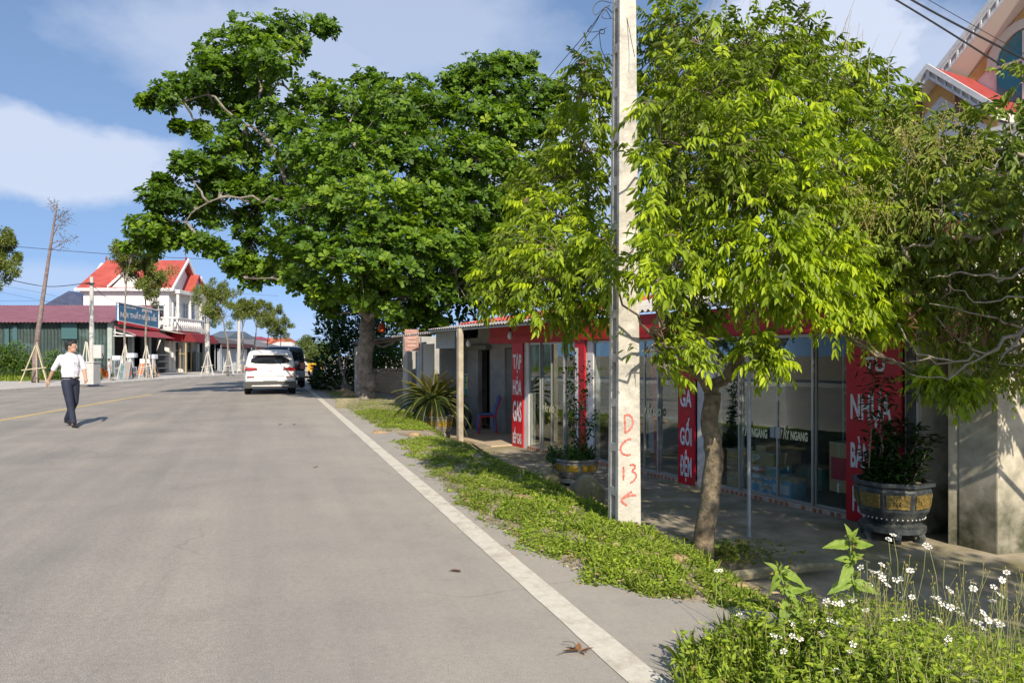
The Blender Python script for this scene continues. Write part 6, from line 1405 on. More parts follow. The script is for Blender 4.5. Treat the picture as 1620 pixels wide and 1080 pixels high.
# bare leaning tree
b = G(56, 605, ZP); Y = b.y; bt = thing('bare_tree', 'tall nearly leafless tree leaning right with a staked foot', 'tree', b); m = MB(); LV = Leaves()
st = [b-Vector((0, 0, .1)), W(56, 560, Y), W(64, 500, Y), W(74, 430, Y), W(83, 370, Y), W(90, 322, Y)]; m.tube(jit(st, .02, 3), taper_r(16, .17, .035), 9)
for (p0, P) in [((84, 372), [(95, 358), (108, 345)]), ((80, 395), [(98, 390), (118, 378)]), ((86, 350), [(95, 342), (104, 338)]), ((88, 335), [(84, 326), (83, 322)]), ((88, 340), [(97, 352), (101, 350)]), ((82, 385), [(98, 376), (106, 382)])]:
    m.tube(curve_to(W(*p0, Y), W(*P[-1], Y), .04, 5, .06), taper_r(6, .03, .008), 5)
    for q in P:
        leafball(LV, W(*q, Y), .28, 26, .08, .4, .4, td=.3); 
        for k in range(5): c = W(*q, Y); m.tube([c, c+Vector((random.gauss(0, .2), random.gauss(0, .2), random.gauss(.1, .2)))], .007, 3)
for i in range(12): c = W(90+random.gauss(0, 2), 322+random.uniform(-3, 50), Y); leafball(LV, c, .12, 5, .08, .4, .4)
build('trunk', m, M_('reddish_bark', (.14, .10, .09), (.24, .19, .17), scale=5, rough=.9), bt, smooth=True); LV.build('leaves', leafmat('brown_leaves', [(.1, .07, .04), (.14, .15, .05)], trans=.2), bt)

# square stone block on the pavement
p = G(137, 608, ZP); m = MB(); m.box((p.x, p.y+.3, ZP+.5), (.62, .6, 1.0)); o = thing('stone_planter', 'square pale stone block on the pavement right of the walking man', 'planter', p)
build('block', m, M_('pale_stone', (.42, .42, .40), (.5, .5, .47), scale=4, rough=.8), o, bevel=.02)
m = MB(); m.box((p.x, p.y+.3, ZP+1.02), (.68, .66, .06)); build('rim', m, M_('pale_stone_rim', (.5, .5, .47), rough=.8), o, bevel=.01)

# goods set out before the hardware front
def panel(px, py0, py1, wpx, lean, mat, label, th=.06, slats=0):
    b = G(px, py1, ZP); k = b.y/F; h = (py1-py0)*k; w_ = wpx*k; t = thing('display_board', label, 'board', b)
    M3 = Matrix.Rotation(lean, 3, 'Y')@Matrix.Rotation(-.2, 3, 'X'); m = MB(); m.box(b+M3@Vector((0, 0, h/2)), (w_, th, h), rot=M3); build('board', m, mat, t, bevel=.008)
    m = MB()
    for u in (-.46, .46): m.box(b+M3@Vector((w_*u, -th/2-.01, h/2)), (w_*.08, .02, h), rot=M3)
    for u in (.04, .5, .96): m.box(b+M3@Vector((0, -th/2-.012, h*u)), (w_, .02, h*.05), rot=M3)
    if slats:
        for i in range(slats): m.box(b+M3@Vector((w_*(-.4+.8*i/(slats-1)), -th/2-.011, h/2)), (w_*.05, .02, h*.9), rot=M3)
    build('frame', m, MAT['steel'], t)
tm_ = [M_('board_red', (.42, .05, .03), rough=.6), M_('board_charcoal', (.05, .055, .065), rough=.6), M_('board_teal', (.05, .14, .12), rough=.6), M_('board_orange', (.6, .14, .03), rough=.6), M_('board_timber', (.36, .25, .15), rough=.8)]
panel(187, 568, 597, 10, -.12, tm_[1], 'dark leaning board next to the child in white', slats=4); panel(193, 576, 600, 8, .0, tm_[2], 'narrow green slatted board in the display row', slats=5)
panel(199, 572, 600, 9, .05, tm_[4], 'timber slatted board in the display row', slats=6); panel(207, 572, 597, 8, -.25, tm_[0], 'dark red board leaning left in the display row'); panel(213, 580, 598, 8, -.1, tm_[1], 'charcoal board between the two red boards')
panel(221, 573, 594, 9, .15, tm_[3], 'bright red-orange board leaning right in the display row'); panel(230, 574, 595, 9, .12, tm_[1], 'charcoal board right of the red-orange one')
for k, (px, ln_) in enumerate([(239, -.3), (243, -.2), (248, -.45), (252, -.5)]):
    b = G(px, 598-k, ZP); kk = b.y/F; m = MB(); m.tube([b, b+Vector((ln_*1.2, .5, 1.15))], .04, 5); build('timber_plank', m, tm_[4], label='timber plank %s' % ['leaning nearest the red-orange board', 'second from the red-orange board', 'third from the red-orange board', 'outermost of the leaning ladderlike set'][k], cat='plank', loc=b)
for (px, py, w_, lb) in [(186, 566, 14, 'white flat parcel on the boards beside the left stakes'), (208, 562, 14, 'white flat parcel behind the dark red board'), (194, 572, 12, 'white folded cloth on the green slatted board'), (232, 571, 16, 'pale blue cloth parcel over the charcoal board'), (243, 564, 8, 'small white carton atop the planks')]:
    c = W(px, py, 46.5); m = MB(); m.box(c, (w_/F*46, .5, .28)); m.box(c-Vector((0, 0, .14+.45)), (.06, .4, .9)); build('parcel', m, whitec, label=lb, cat='parcel', loc=c, bevel=.03)
for k, (px, py, s) in enumerate([(158, 592, .28), (163, 590, .3), (167, 594, .26), (160, 585, .22)]):
    c = W(px, py, 45); m = MB(); m.lathe((c.x, c.y, c.z-s*.7), [(s*.5, 0), (s*.75, s*.2), (s*.95, s*1.1), (s, s*1.15), (s*.9, s*1.2)], 12); build('orange_basin', m, M_('orange_plastic', (.62, .15, .03), rough=.5) if 'orange_plastic' not in bpy.data.materials else bpy.data.materials['orange_plastic'], label=['orange basin leftmost in the heap beside the child in white', 'orange basin in the middle of the heap beside the child', 'orange basin closest to the child in white', 'orange basin topmost of the heap beside the child'][k], cat='basin', loc=c, smooth=True, auto=40)
# bushes and grass behind the pavement
for k, (lst, lb) in enumerate([([(5, 565, 18), (22, 560, 20), (38, 575, 18), (8, 585, 22), (30, 590, 20), (-20, 570, 30)], 'big green bush before the tin shed at the left edge'), ([(85, 568, 14), (95, 578, 14), (78, 588, 14), (100, 590, 12)], 'small bush right of the bamboo stakes before the tin shed'), ([(150, 592, 8), (154, 597, 7)], 'low green tuft beside the square stone block')]):
    b = G(lst[0][0], 603, ZP); t = thing('bush', lb, 'bush', b); LV = Leaves(); m = MB()
    for (px, py, r) in lst: c = W(px, py, b.y+2); leafball(LV, c, r/F*b.y*1.1, int(14*r*(r/10)+120), .13, .5, .6); m.tube([b+Vector((0, 2, 0)), c], .02, 4)
    build('stems', m, MAT['bark2'], t); LV.build('foliage', MAT['bush'], t)
P = np.array([[random.uniform(-52, -25.2) if random.random() < .8 else random.uniform(-29, -25), random.uniform(38, 47), .1] for _ in range(9000)]); n = len(P); LV = Leaves(); l = RNG.uniform(.12, .4, n)
LV.add(P, RNG.normal(0, .45, (n, 3))+np.array([0, 0, 1.0]), RNG.normal(0, .5, (n, 3))+np.array([0, -1, .3]), l, l*.14, np.clip(RNG.normal(.55, .2, n), 0, 1), 'blade')
g_ = LV.build('roadside_grass', MAT['grass']); props(g_, label='tall grass strip behind the far pavement at left', cat='grass', kind='stuff')

# ------------------------------------------------------------------ people
def remeshed(name, mb, mat, parent, voxel=.012, smooth_it=4, local=True, label=None):
    me = bpy.data.meshes.new('tmp'); me.from_pydata(mb.v, [], mb.f); me.update()
    bm = bmesh.new(); bm.from_mesh(me); bmesh.ops.recalc_face_normals(bm, faces=bm.faces); bm.to_mesh(me); bm.free()
    o = bpy.data.objects.new('tmp', me); COL.objects.link(o)
    r = o.modifiers.new('r', 'REMESH'); r.mode = 'VOXEL'; r.voxel_size = voxel
    s = o.modifiers.new('s', 'SMOOTH'); s.iterations = smooth_it; s.factor = .5
    dg = bpy.context.evaluated_depsgraph_get(); me2 = bpy.data.meshes.new_from_object(o.evaluated_get(dg)); bpy.data.objects.remove(o); bpy.data.meshes.remove(me)
    me2.name = name
    if parent and not local: me2.transform(INV[parent.name])
    for p in me2.polygons: p.use_smooth = True
    me2.materials.clear(); return props(put(name, me2, mat, parent), label)
skin = M_('skin', (.42, .24, .16), (.47, .28, .19), scale=8, rough=.55)
def V(*a): return Vector(a)
fp_ = G(111, 674.5, .0)
man = thing('person', 'man in white shirt and dark trousers walking across the road, looking right', 'person', fp_, rz=R(-33))
# local frame: x forward, y to his left, z up
hipz = .90; HL, HR = V(.0, .085, hipz), V(.02, -.085, hipz)
kR, aR, kL, aL = V(.17, -.09, .495), V(.29, -.08, .095), V(.02, .075, .49), V(-.27, .07, .13)
shR, shL = V(-.0, -.178, 1.40), V(.02, .178, 1.40); elR, wrR = V(-.16, -.235, 1.16), V(-.29, -.27, .93); elL, wrL = V(.05, .245, 1.15), V(.22, .19, .97)
neck = V(.01, 0, 1.46); head = V(.045, -.0, 1.605)
bdy = MB()
for (h_, k_, a_) in ((HR, kR, aR), (HL, kL, aL)): bdy.tube([h_, h_.lerp(k_, .5), k_, k_.lerp(a_, .4), a_, a_+V(.02, 0, -.04)], [.085, .075, .055, .055, .038, .04], 10)
for (a_, b_, c_) in ((shR, elR, wrR), (shL, elL, wrL)): bdy.tube([a_, a_.lerp(b_, .5), b_, b_.lerp(c_, .4), c_], [.052, .044, .038, .037, .026], 10)
bdy.ell((0, 0, .93), (.12, .16, .12)); bdy.ell((0, 0, 1.1), (.105, .145, .2)); bdy.ell((.0, 0, 1.32), (.115, .18, .17)); bdy.tube([neck+V(-.02, 0, -.06), neck+V(.0, 0, .03), head+V(-.01, 0, -.06)], [.07, .054, .05], 10)
hr = Matrix.Rotation(R(42), 3, 'Z')
def hp(x, y, z): return head+hr@V(x, y, z)
bdy.ell(hp(0, 0, .02), (.092, .074, .10), 14, 10, hr); bdy.ell(hp(.03, 0, -.055), (.062, .056, .06), 12, 8, hr); bdy.ell(hp(.095, 0, -.005), (.022, .013, .018), 8, 6, hr); bdy.ell(hp(.088, 0, .02), (.012, .011, .03), 8, 6, hr)
bdy.ell(hp(.082, 0, -.052), (.014, .024, .009), 8, 6, hr); bdy.ell(hp(.072, 0, -.09), (.022, .025, .02), 8, 6, hr)
for sg in (-1, 1): bdy.ell(hp(-.01, sg*.074, -.0), (.02, .010, .032), 8, 6, hr); bdy.ell(hp(.078, sg*.028, .025), (.012, .018, .008), 8, 6, hr)
for (wr, el, sg) in ((wrR, elR, -1), (wrL, elL, 1)):
    d = (wr-el).normalized(); s_ = d.cross(V(0, sg, 0)).normalized(); pc = wr+d*.045; bdy.tube([wr, wr+d*.03, wr+d*.085], [.026, .034, .03], 8)
    for i in range(4):
        o_ = s_*(i-1.5)*.018; L = (.06, .072, .068, .05)[i]; cu = V(0, -sg*.012, 0); bdy.tube([wr+d*.07+o_, wr+d*(.07+L*.55)+o_*1.05+cu*.3, wr+d*(.07+L)+o_+cu*1.6], [.0105, .0095, .008], 7)
    bdy.tube([wr+d*.02-s_*.025, wr+d*.055-s_*.048+V(0, -sg*.01, 0), wr+d*.085-s_*.05+V(0, -sg*.018, 0)], [.012, .011, .009], 7)
remeshed('body', bdy, skin, man, .0065, 3)
cl = MB(); cl.ell((0.0, 0, 1.30), (.14, .195, .19)); cl.ell((.005, 0, 1.12), (.137, .178, .2)); cl.ell((.005, 0, .99), (.135, .168, .09)); cl.ell((.0, 0, 1.405), (.085, .17, .05)); cl.ell((-.0, -.165, 1.395), (.062, .055, .06)); cl.ell((.0, .165, 1.395), (.062, .055, .06)); cl.lathe((.005, 0, .955), [(.01, 0), (.8, 0), (.82, .05)], 16, sx=.155, sy=.195)
for (a_, b_, c_) in ((shR, elR, wrR), (shL, elL, wrL)): cl.tube([a_+V(0, 0, .0), a_.lerp(b_, .5), b_, b_.lerp(c_, .10)], [.058, .056, .052, .050], 12)
cl.tube([neck+V(-.015, 0, -.04), neck+V(-.01, 0, .035)], [.075, .062], 12); cl.tube([neck+V(.05, -.03, -.01), neck+V(.10, -.05, -.06)], [.018, .012], 6); cl.tube([neck+V(.05, .03, -.01), neck+V(.10, .05, -.06)], [.018, .012], 6)
shirt = remeshed('shirt', cl, M_('white_shirt_cloth', (.66, .65, .70), (.73, .72, .76), scale=5, rough=.85, bump=.5, bscale=11, bdist=.03), man, .009, 3)
m = MB()
for k in range(5): m.ell((.145-.0*k, 0, 1.38-k*.085), (.008, .008, .008), 6, 5)
build('button', m, MAT['white'], shirt, local=True)
tr_ = MB()
for (h_, k_, a_) in ((HR, kR, aR), (HL, kL, aL)): tr_.tube([h_+V(0, 0, .02), h_.lerp(k_, .45), k_, k_.lerp(a_, .5), a_+V(0, 0, -.01)], [.098, .092, .074, .066, .062], 12)
tr_.ell((.0, 0, .90), (.13, .168, .12)); tr_.tube([(.003, 0, .93), (.005, 0, .985)], [.13, .13], 16); tr_.ell((.004, 0, .955), (.128, .158, .045))
remeshed('trousers', tr_, M_('navy_trousers', (.012, .016, .032), (.02, .024, .045), scale=6, rough=.8, bump=.5, bscale=9, bdist=.03), man, .009, 3)
m = MB(); m.lathe((.005, 0, .968), [(.83, 0), (.86, .005), (.86, .03), (.83, .035)], 24, sx=.16, sy=.197); belt = build('belt', m, MAT['black'], man, local=True)
m = MB(); m.box((.148, .0, .985), (.012, .045, .03)); build('buckle', m, MAT['chrome'], belt, local=True)
for (a_, pitch, yaw) in ((aR, R(-4), R(-8)), (aL, R(12), R(8))):
    s = MB(); M3 = Matrix.Rotation(yaw, 3, 'Z')@Matrix.Rotation(pitch, 3, 'Y'); c = a_+V(.045, 0, -.055)
    s.ell(c+M3@V(.075, 0, -.0), (.095, .048, .036), 12, 8, M3); s.ell(c+M3@V(-.05, 0, .008), (.06, .040, .046), 12, 8, M3); s.ell(c+M3@V(.01, 0, .02), (.07, .040, .05), 12, 8, M3)
    remeshed('shoe', s, M_('black_leather', (.018, .016, .016), rough=.35) if 'black_leather' not in bpy.data.materials else bpy.data.materials['black_leather'], man, .008, 2)
hh = MB(); hh.ell(hp(-.018, 0, .045), (.100, .086, .095), 14, 10, hr); hh.ell(hp(.045, 0, .10), (.062, .07, .04), 12, 8, hr); hh.ell(hp(-.07, 0, .0), (.042, .066, .075), 12, 8, hr); hh.ell(hp(.03, .02, .115), (.07, .05, .03), 10, 7, hr)
# trim the hair off the face by building it behind and above only
hair = remeshed('hair', hh, M_('black_hair', (.010, .009, .009), (.02, .018, .017), scale=40, rough=.6, bump=1, bscale=60), man, .009, 2)
bm = bmesh.new(); bm.from_mesh(hair.data); dele = [f for f in bm.faces if (lambda q: q.x > .035+max(0, (q.z-.05))*1.2 and q.z < .075)(hr.inverted()@(f.calc_center_median()-head))]
bmesh.ops.delete(bm, geom=dele, context='FACES'); bm.to_mesh(hair.data); bm.free()
ey = MB(); ey.ell(hp(.083, -.028, .012), (.006, .011, .006), 8, 6, hr); ey.ell(hp(.083, .028, .012), (.006, .011, .006), 8, 6, hr); build('eyes', ey, MAT['black'], man, local=True)

def small_person(base, h, label, top, bottom, rz=0):
    t = thing('person', label, 'person', base, rz=rz); k = h/1.7; b = MB()
    for sg in (-1, 1):
        b.tube([V(0, sg*.08, .9)*k, V(.03, sg*.09, .48)*k, V(0, sg*.1, .06)*k, V(.1, sg*.1, .03)*k], [.07*k, .055*k, .04*k, .03*k], 8); b.tube([V(0, sg*.19, 1.4)*k, V(0, sg*.24, 1.13)*k, V(.12, sg*.2, .95)*k, V(.2, sg*.18, .93)*k], [.045*k, .038*k, .028*k, .022*k], 8)
    b.ell(V(0, 0, 1.15)*k, (.11*k, .16*k, .3*k)); b.tube([V(0, 0, 1.4)*k, V(.02, 0, 1.52)*k], .05*k, 8); b.ell(V(.02, 0, 1.6)*k, (.09*k, .075*k, .11*k)); b.ell(V(.11, 0, 1.59)*k, (.02*k, .014*k, .02*k), 6, 5)
    remeshed('body', b, skin, t, .012, 2)
    s = MB(); s.ell(V(0, 0, 1.17)*k, (.14*k, .19*k, .29*k)); 
    for sg in (-1, 1): s.tube([V(0, sg*.19, 1.4)*k, V(0, sg*.23, 1.2)*k], .065*k, 8)
    remeshed('shirt', s, top, t, .012, 2)
    s = MB(); s.ell(V(0, 0, .92)*k, (.125*k, .17*k, .13*k))
    for sg in (-1, 1): s.tube([V(0, sg*.08, .9)*k, V(.03, sg*.09, .48)*k, V(0, sg*.1, .1)*k], [.10*k, .075*k, .06*k], 8)
    remeshed('trousers', s, bottom, t, .012, 2)
    s = MB(); s.ell(V(-.015, 0, 1.635)*k, (.10*k, .088*k, .10*k)); remeshed('hair', s, bpy.data.materials['black_hair'], t, .012, 2)
small_person(G(173, 602, ZP), 1.15, 'child in white and pink top standing by the orange basins', M_('pink_white_cloth', (.6, .48, .48), rough=.8), M_('grey_cloth', (.4, .4, .42), rough=.8), R(20))

# ------------------------------------------------------------------ vehicles
def car(root, paint, L, Wd, Ht, style):
    """body lofted from rear (y=0) to front; local frame: y forward, x right, z up"""
    hw = Wd/2
    if style == 'crossover':
        low = [(.0, .42, .80, .80), (.03, .30, .92, .90), (.25, .26, .985, .975), (.7, .24, 1.0, 1.0), (2.2, .24, .99, .97), (3.6, .24, .985, .93), (4.1, .26, .95, .86), (4.38, .34, .84, .74), (4.45, .40, .70, .68)]
        gh = [(.14, 1.04, .80, 1.06), (.34, 1.03, .86, 1.38), (.62, 1.02, .865, 1.58), (1.1, 1.01, .865, 1.64), (2.0, 1.0, .86, 1.65), (2.7, .98, .84, 1.58), (3.45, .95, .82, 1.0)]
        shoulder = [1.0, 1.03, 1.05, 1.05, 1.03, 1.0, .94, .84, .72]
    else:
        low = [(.0, .45, .86, .88), (.04, .35, .95, .94), (.3, .32, .99, .99), (.8, .3, 1.0, 1.0), (2.2, .3, 1.0, .99), (3.6, .3, .99, .96), (4.3, .32, .96, .90), (4.65, .42, .86, .8), (4.7, .5, .75, .72)]
        gh = [(.06, 1.10, .92, 1.12), (.16, 1.10, .93, 1.62), (.32, 1.10, .92, 1.80), (1.0, 1.09, .90, 1.85), (2.2, 1.08, .89, 1.85), (2.9, 1.05, .88, 1.78), (3.6, 1.02, .86, 1.08)]
        shoulder = [1.08, 1.11, 1.13, 1.13, 1.12, 1.1, 1.04, .95, .85]
    ys = L/low[-1][0]
    def loft(rings):
        m = MB(); n = len(rings[0]); vs = [p for r in rings for p in r]
        f = [(i*n+k, i*n+(k+1) % n, (i+1)*n+(k+1) % n, (i+1)*n+k) for i in range(len(rings)-1) for k in range(n)]+[tuple(range(n))[::-1], tuple((len(rings)-1)*n+k for k in range(n))]
        m.add(vs, f); return m
    rings = []
    for (y, zb, wb, wt), zt in zip(low, shoulder):
        prof = [(-.86*wb, zb), (-.98*wb, zb+.08), (-1.0*wb, zb+(zt-zb)*.45), (-.985*wt, zb+(zt-zb)*.8), (-.93*wt, zt-.015), (-.6*wt, zt+.01), (0, zt+.02)]
        prof = prof+[(-x, z) for x, z in prof[-2::-1]]
        rings.append([(x*hw, y*ys, z) for x, z in prof])
    mb = loft(rings); body = build('body', mb, paint, root, local=True, smooth=True, auto=32)
    rings = []
    for (y, zb, wt, zt) in gh:
        wb_ = .95; prof = [(-wb_, zb), (-(wb_*.6+wt*.4), zb+(zt-zb)*.4), (-(wt*.95+.02), zb+(zt-zb)*.85), (-wt*.86, zt-.015*(zt-zb)), (-wt*.5, zt+.02), (0, zt+.03)]
        prof = prof+[(-x, z) for x, z in prof[-2::-1]]; rings.append([(x*hw, y*ys, z) for x, z in prof])
    build('cabin', loft(rings), paint, root, local=True, smooth=True, auto=40)
    if style == 'crossover':
        # rear window as a proud curved pane
        m = MB(); cols = np.linspace(-1, 1, 9); top = []; bot = []
        for c in cols: top.append(V(c*.60*hw*1.08, .40*ys-.01+.10*c*c, 1.43-.035*c*c)); bot.append(V(c*.74*hw, .155*ys-.0+.10*c*c, 1.13+.05*c**4))
        top[0] = V(-.70*hw, .44, 1.36); top[-1] = V(.70*hw, .44, 1.36)
        vs = bot+top; off = V(0, -.075, .02); vs2 = [p+off for p in vs]; n = 9
        m.add(vs2+[p+V(0, .12, 0) for p in vs2], [(i, i+1, n+i+1, n+i) for i in range(n-1)]+[(2*n+i+1, 2*n+i, 3*n+i, 3*n+i+1) for i in range(n-1)]+[(i, 2*n+i, 2*n+i+1, i+1) for i in range(n-1)]+[(n+i+1, 3*n+i+1, 3*n+i, n+i) for i in range(n-1)])
        build('rear_window', m, MAT['carglass'], root, local=True)
        m = MB(); m.box((0, .30, 1.50), (hw*1.35, .28, .05), rot=Matrix.Rotation(R(8), 3, 'X')); build('spoiler', m, paint, root, local=True, bevel=.015)
        for sg in (-1, 1):
            m = MB(); m.prism([V(sg*.93*hw, .02, .98), V(sg*.96*hw, .05, .90), V(sg*.80*hw, -.0, .875), V(sg*.48*hw, -.035, .94), V(sg*.52*hw, -.035, .985), V(sg*.80*hw, -.0, 1.0)], (0, .14, 0))
            m.v = [(x, y-.035, z) for x, y, z in m.v]; build('tail_light', m, MAT['taillight'], root, local=True)
            m = MB(); m.box((sg*.74*hw, -.028, .665), (.26, .05, .028)); build('reflector', m, MAT['taillight'], root, local=True)
            m = MB(); m.lathe((sg*.62*hw, -.0, .27), [(.05, 0)], 8) if False else m.box((sg*.60*hw, -.035, .30), (.30, .1, .06)); build('exhaust_trim', m, MAT['chrome'], root, local=True, bevel=.02)
            m = MB(); m.tube([V(sg*.72*hw, .75, 1.66), V(sg*.74*hw, 1.2, 1.72), V(sg*.72*hw, 2.3, 1.70), V(sg*.70*hw, 2.8, 1.62)], .018, 6); build('roof_rail', m, MAT['chrome'], root, local=True)
        m = MB(); m.box((0, .05, .36), (Wd*.97, .30, .24)); m.box((0, .0, .47), (Wd*.9, .16, .05)); build('lower_bumper', m, M_('grey_cladding', (.06, .058, .052), rough=.7), root, local=True, bevel=.03)
        m = MB(); m.box((0, -.04, .36), (.72, .12, .07)); m.box((0, -.06, .33), (1.3, .1, .03)); build('skid_trim', m, MAT['chrome'], root, local=True, bevel=.015)
        m = MB(); m.box((0, -.012, .59), (.50, .03, .16)); build('number_plate', m, M_('white_plate', (.66, .66, .62), rough=.5), root, local=True, bevel=.006)
        m = MB(); m.box((0, -.012, .685), (1.0, .03, .012)); m.box((0, -.005, .875), (.12, .03, .02)); build('boot_line', m, MAT['chrome'], root, local=True)
        m = MB(); m.prism([V(-.01, 1.0, 1.66), V(-.01, 1.25, 1.66), V(-.01, 1.02, 1.74)], (.02, 0, 0)); build('antenna', m, MAT['black'], root, local=True)
        wy = (.92, 3.6); wr_ = .34; zw = .34
        sw = [(.75, 1.55, 1.12, 1.42), (1.6, 2.55, 1.10, 1.46)]
    else:
        m = MB(); m.prism([V(-.76*hw, .04, 1.20), V(.76*hw, .04, 1.20), V(.74*hw, .12, 1.62), V(-.74*hw, .12, 1.62)], (0, .08, 0)); m.v = [(x, y-.015, z) for x, y, z in m.v]; build('rear_window', m, MAT['carglass'], root, local=True, bevel=.02)
        for sg in (-1, 1):
            m = MB(); m.box((sg*.86*hw, .045, .98), (.24, .14, .30)); build('tail_light', m, MAT['taillight'], root, local=True, bevel=.02)
        m = MB(); m.box((0, .06, .62), (Wd*.97, .28, .30)); build('rear_bumper', m, M_('silver_bumper', (.36, .36, .35), rough=.45), root, local=True, bevel=.04)
        m = MB(); m.box((0, .09, .42), (Wd*.9, .28, .14)); build('under_tray', m, MAT['black'], root, local=True)
        m = MB(); m.box((0, -.0, .87), (.5, .03, .16)); build('number_plate', m, bpy.data.materials['white_plate'], root, local=True)
        wy = (.95, 3.75); wr_ = .39; zw = .39
        sw = [(.35, 1.2, 1.2, 1.62), (1.3, 2.2, 1.2, 1.66), (2.3, 3.0, 1.18, 1.6)]
    for sg in (-1, 1):
        for (y0, y1, z0, z1) in sw:
            xo = .93*hw if style == 'crossover' else .945*hw; xi = xo-.09
            m = MB(); m.prism([V(sg*xo, y0, z0), V(sg*xo, y1, z0), V(sg*xi, y1-.04, z1), V(sg*xi, y0+.06, z1)], (-sg*.05, 0, 0)); build('side_window', m, MAT['carglass'], root, local=True)
        for y in wy:
            w_ = MB(); n = 24
            def ringw(r, x): return [(x, y+math.cos(2*math.pi*k/n)*r, zw+math.sin(2*math.pi*k/n)*r) for k in range(n)]
            xs = [sg*(hw-.23), sg*(hw-.23), sg*(hw-.2), sg*(hw-.03), sg*(hw-.005), sg*(hw-.01)]; rs = [wr_*.6, wr_*.95, wr_, wr_, wr_*.95, wr_*.64]
            vs = [p for r, x in zip(rs, xs) for p in ringw(r, x)]; f = [(i*n+k, i*n+(k+1) % n, (i+1)*n+(k+1) % n, (i+1)*n+k) for i in range(5) for k in range(n)]; w_.add(vs, f); wh = build('wheel', w_, MAT['rubber'], root, local=True, smooth=True, auto=40)
            w_ = MB(); x = sg*(hw-.03); w_.add(ringw(wr_*.64, x)+[(x-sg*.02, y, zw)], [(k, (k+1) % n, n) for k in range(n)])
            for k in range(5):
                a = 2*math.pi*k/5; w_.tube([V(x+sg*.01, y, zw), V(x+sg*.01, y+math.cos(a)*wr_*.6, zw+math.sin(a)*wr_*.6)], [.05, .03], 6)
            build('rim', w_, MAT['rim'], wh, local=True)
        m = MB(); m.ell((sg*(hw+.10), 3.0 if style == 'crossover' else 3.15, 1.12 if style == 'crossover' else 1.22), (.11, .07, .085)); m.tube([V(sg*hw*.93, 3.0, 1.02), V(sg*(hw+.08), 3.02, 1.08)], .025, 6); build('mirror', m, paint if style == 'crossover' else MAT['black'], root, local=True, smooth=True)
        m = MB(); m.ell((sg*.72*hw, L-.12, .72), (.24, .1, .09)); build('headlight', m, MAT['chrome'], root, local=True, smooth=True)
    m = MB(); ww = .30 if style == 'crossover' else .3; m.prism([V(-.70*hw, 2.78*ys, 1.50 if style == 'crossover' else 1.72), V(.70*hw, 2.78*ys, 1.50 if style == 'crossover' else 1.72), V(.78*hw, 3.42*ys, 1.03 if style == 'crossover' else 1.14), V(-.78*hw, 3.42*ys, 1.03 if style == 'crossover' else 1.14)], (0, .03, .05)); build('windscreen', m, MAT['carglass'], root, local=True)
    return root
heading = math.atan2(-LD.x, LD.y)
c1 = G(427.5, 624, 0)
wc_ = thing('parked_car', 'white crossover car parked by the white line, seen from behind', 'car', c1+LD*.0, rz=heading); car(wc_, MAT['carwhite'], 4.45, 1.85, 1.66, 'crossover')
c2 = Vector((-9.62, 33.0, 0)); c2 = TR(30.6, -1.0)
bc_ = thing('parked_car', 'tall dark green-black off-road car parked just ahead of the white car', 'car', c2, rz=heading); car(bc_, MAT['carblack'], 4.7, 1.88, 1.88, 'offroad')

def motorbike(base, rz, label, paint, seatc=MAT['black']):
    t = thing('motorbike', label, 'motorbike', base, rz=rz)     # local: x forward
    for x in (-.62, .62):
        m = MB(); P = [V(x+math.cos(a)*.27, 0, .29+math.sin(a)*.27) for a in np.linspace(0, 2*math.pi, 21)]; m.tube(P, .045, 8, cap=False); wh = build('wheel', m, MAT['rubber'], t, local=True, smooth=True)
        m = MB()
        for k in range(6): a = k*math.pi/3; m.tube([V(x, 0, .29), V(x+math.cos(a)*.25, 0, .29+math.sin(a)*.25)], .012, 5)
        m.ell((x, 0, .29), (.06, .05, .06)); build('rim', m, MAT['rim'], wh, local=True)
    m = MB(); m.tube([V(.62, .07, .29), V(.45, .06, .75), V(.40, 0, .98)], .025, 6); m.tube([V(.62, -.07, .29), V(.45, -.06, .75), V(.40, 0, .98)], .025, 6); m.tube([V(.42, 0, .95), V(.30, .28, 1.05), V(.2, .34, 1.02)], .015, 6); m.tube([V(.42, 0, .95), V(.30, -.28, 1.05), V(.2, -.34, 1.02)], .015, 6); m.tube([V(-.62, .08, .29), V(-.1, .06, .35), V(.2, 0, .4)], .03, 6); build('frame', m, MAT['black'], t, local=True)
    m = MB(); m.ell((.43, 0, .80), (.11, .16, .24)); m.ell((.35, 0, .50), (.08, .19, .22)); m.ell((-.45, 0, .68), (.36, .12, .11)); m.ell((.0, 0, .42), (.3, .10, .12)); m.tube([V(.88, 0, .52), V(.75, 0, .60), V(.5, 0, .58)], [.03, .06, .04], 8); remeshed('body', m, paint, t, .015, 3)
    m = MB(); m.ell((-.2, 0, .80), (.38, .13, .07)); build('seat', m, seatc, t, local=True, smooth=True)
    m = MB(); m.ell((.52, 0, .90), (.06, .08, .07)); build('headlight', m, MAT['chrome'], t, local=True, smooth=True)
    for sg in (-1, 1):
        m = MB(); m.tube([V(.32, sg*.24, 1.04), V(.30, sg*.36, 1.2)], .007, 5); m.ell((.30, sg*.38, 1.24), (.015, .06, .04)); build('mirror', m, MAT['black'], t, local=True)
    m = MB(); m.tube([V(0, -.12, .28), V(-.5, -.16, .32), V(-.75, -.17, .38)], [.03, .05, .045], 8); build('exhaust', m, MAT['chrome'], t, local=True)
    return t
bz = -.458; p = FP(-4.35, -.25, bz); motorbike(p, math.atan2(FU.y, FU.x)+.25, 'dark scooter with pale fender parked in the porch behind the cycad', M_('grey_blue_paint', (.10, .13, .15), rough=.25))
p = G(484, 612, 0); motorbike(TR(29.8, .35), heading+R(80), 'dark motorbike at the verge beside the off-road car', M_('dark_bike_paint', (.03, .03, .04), rough=.25))
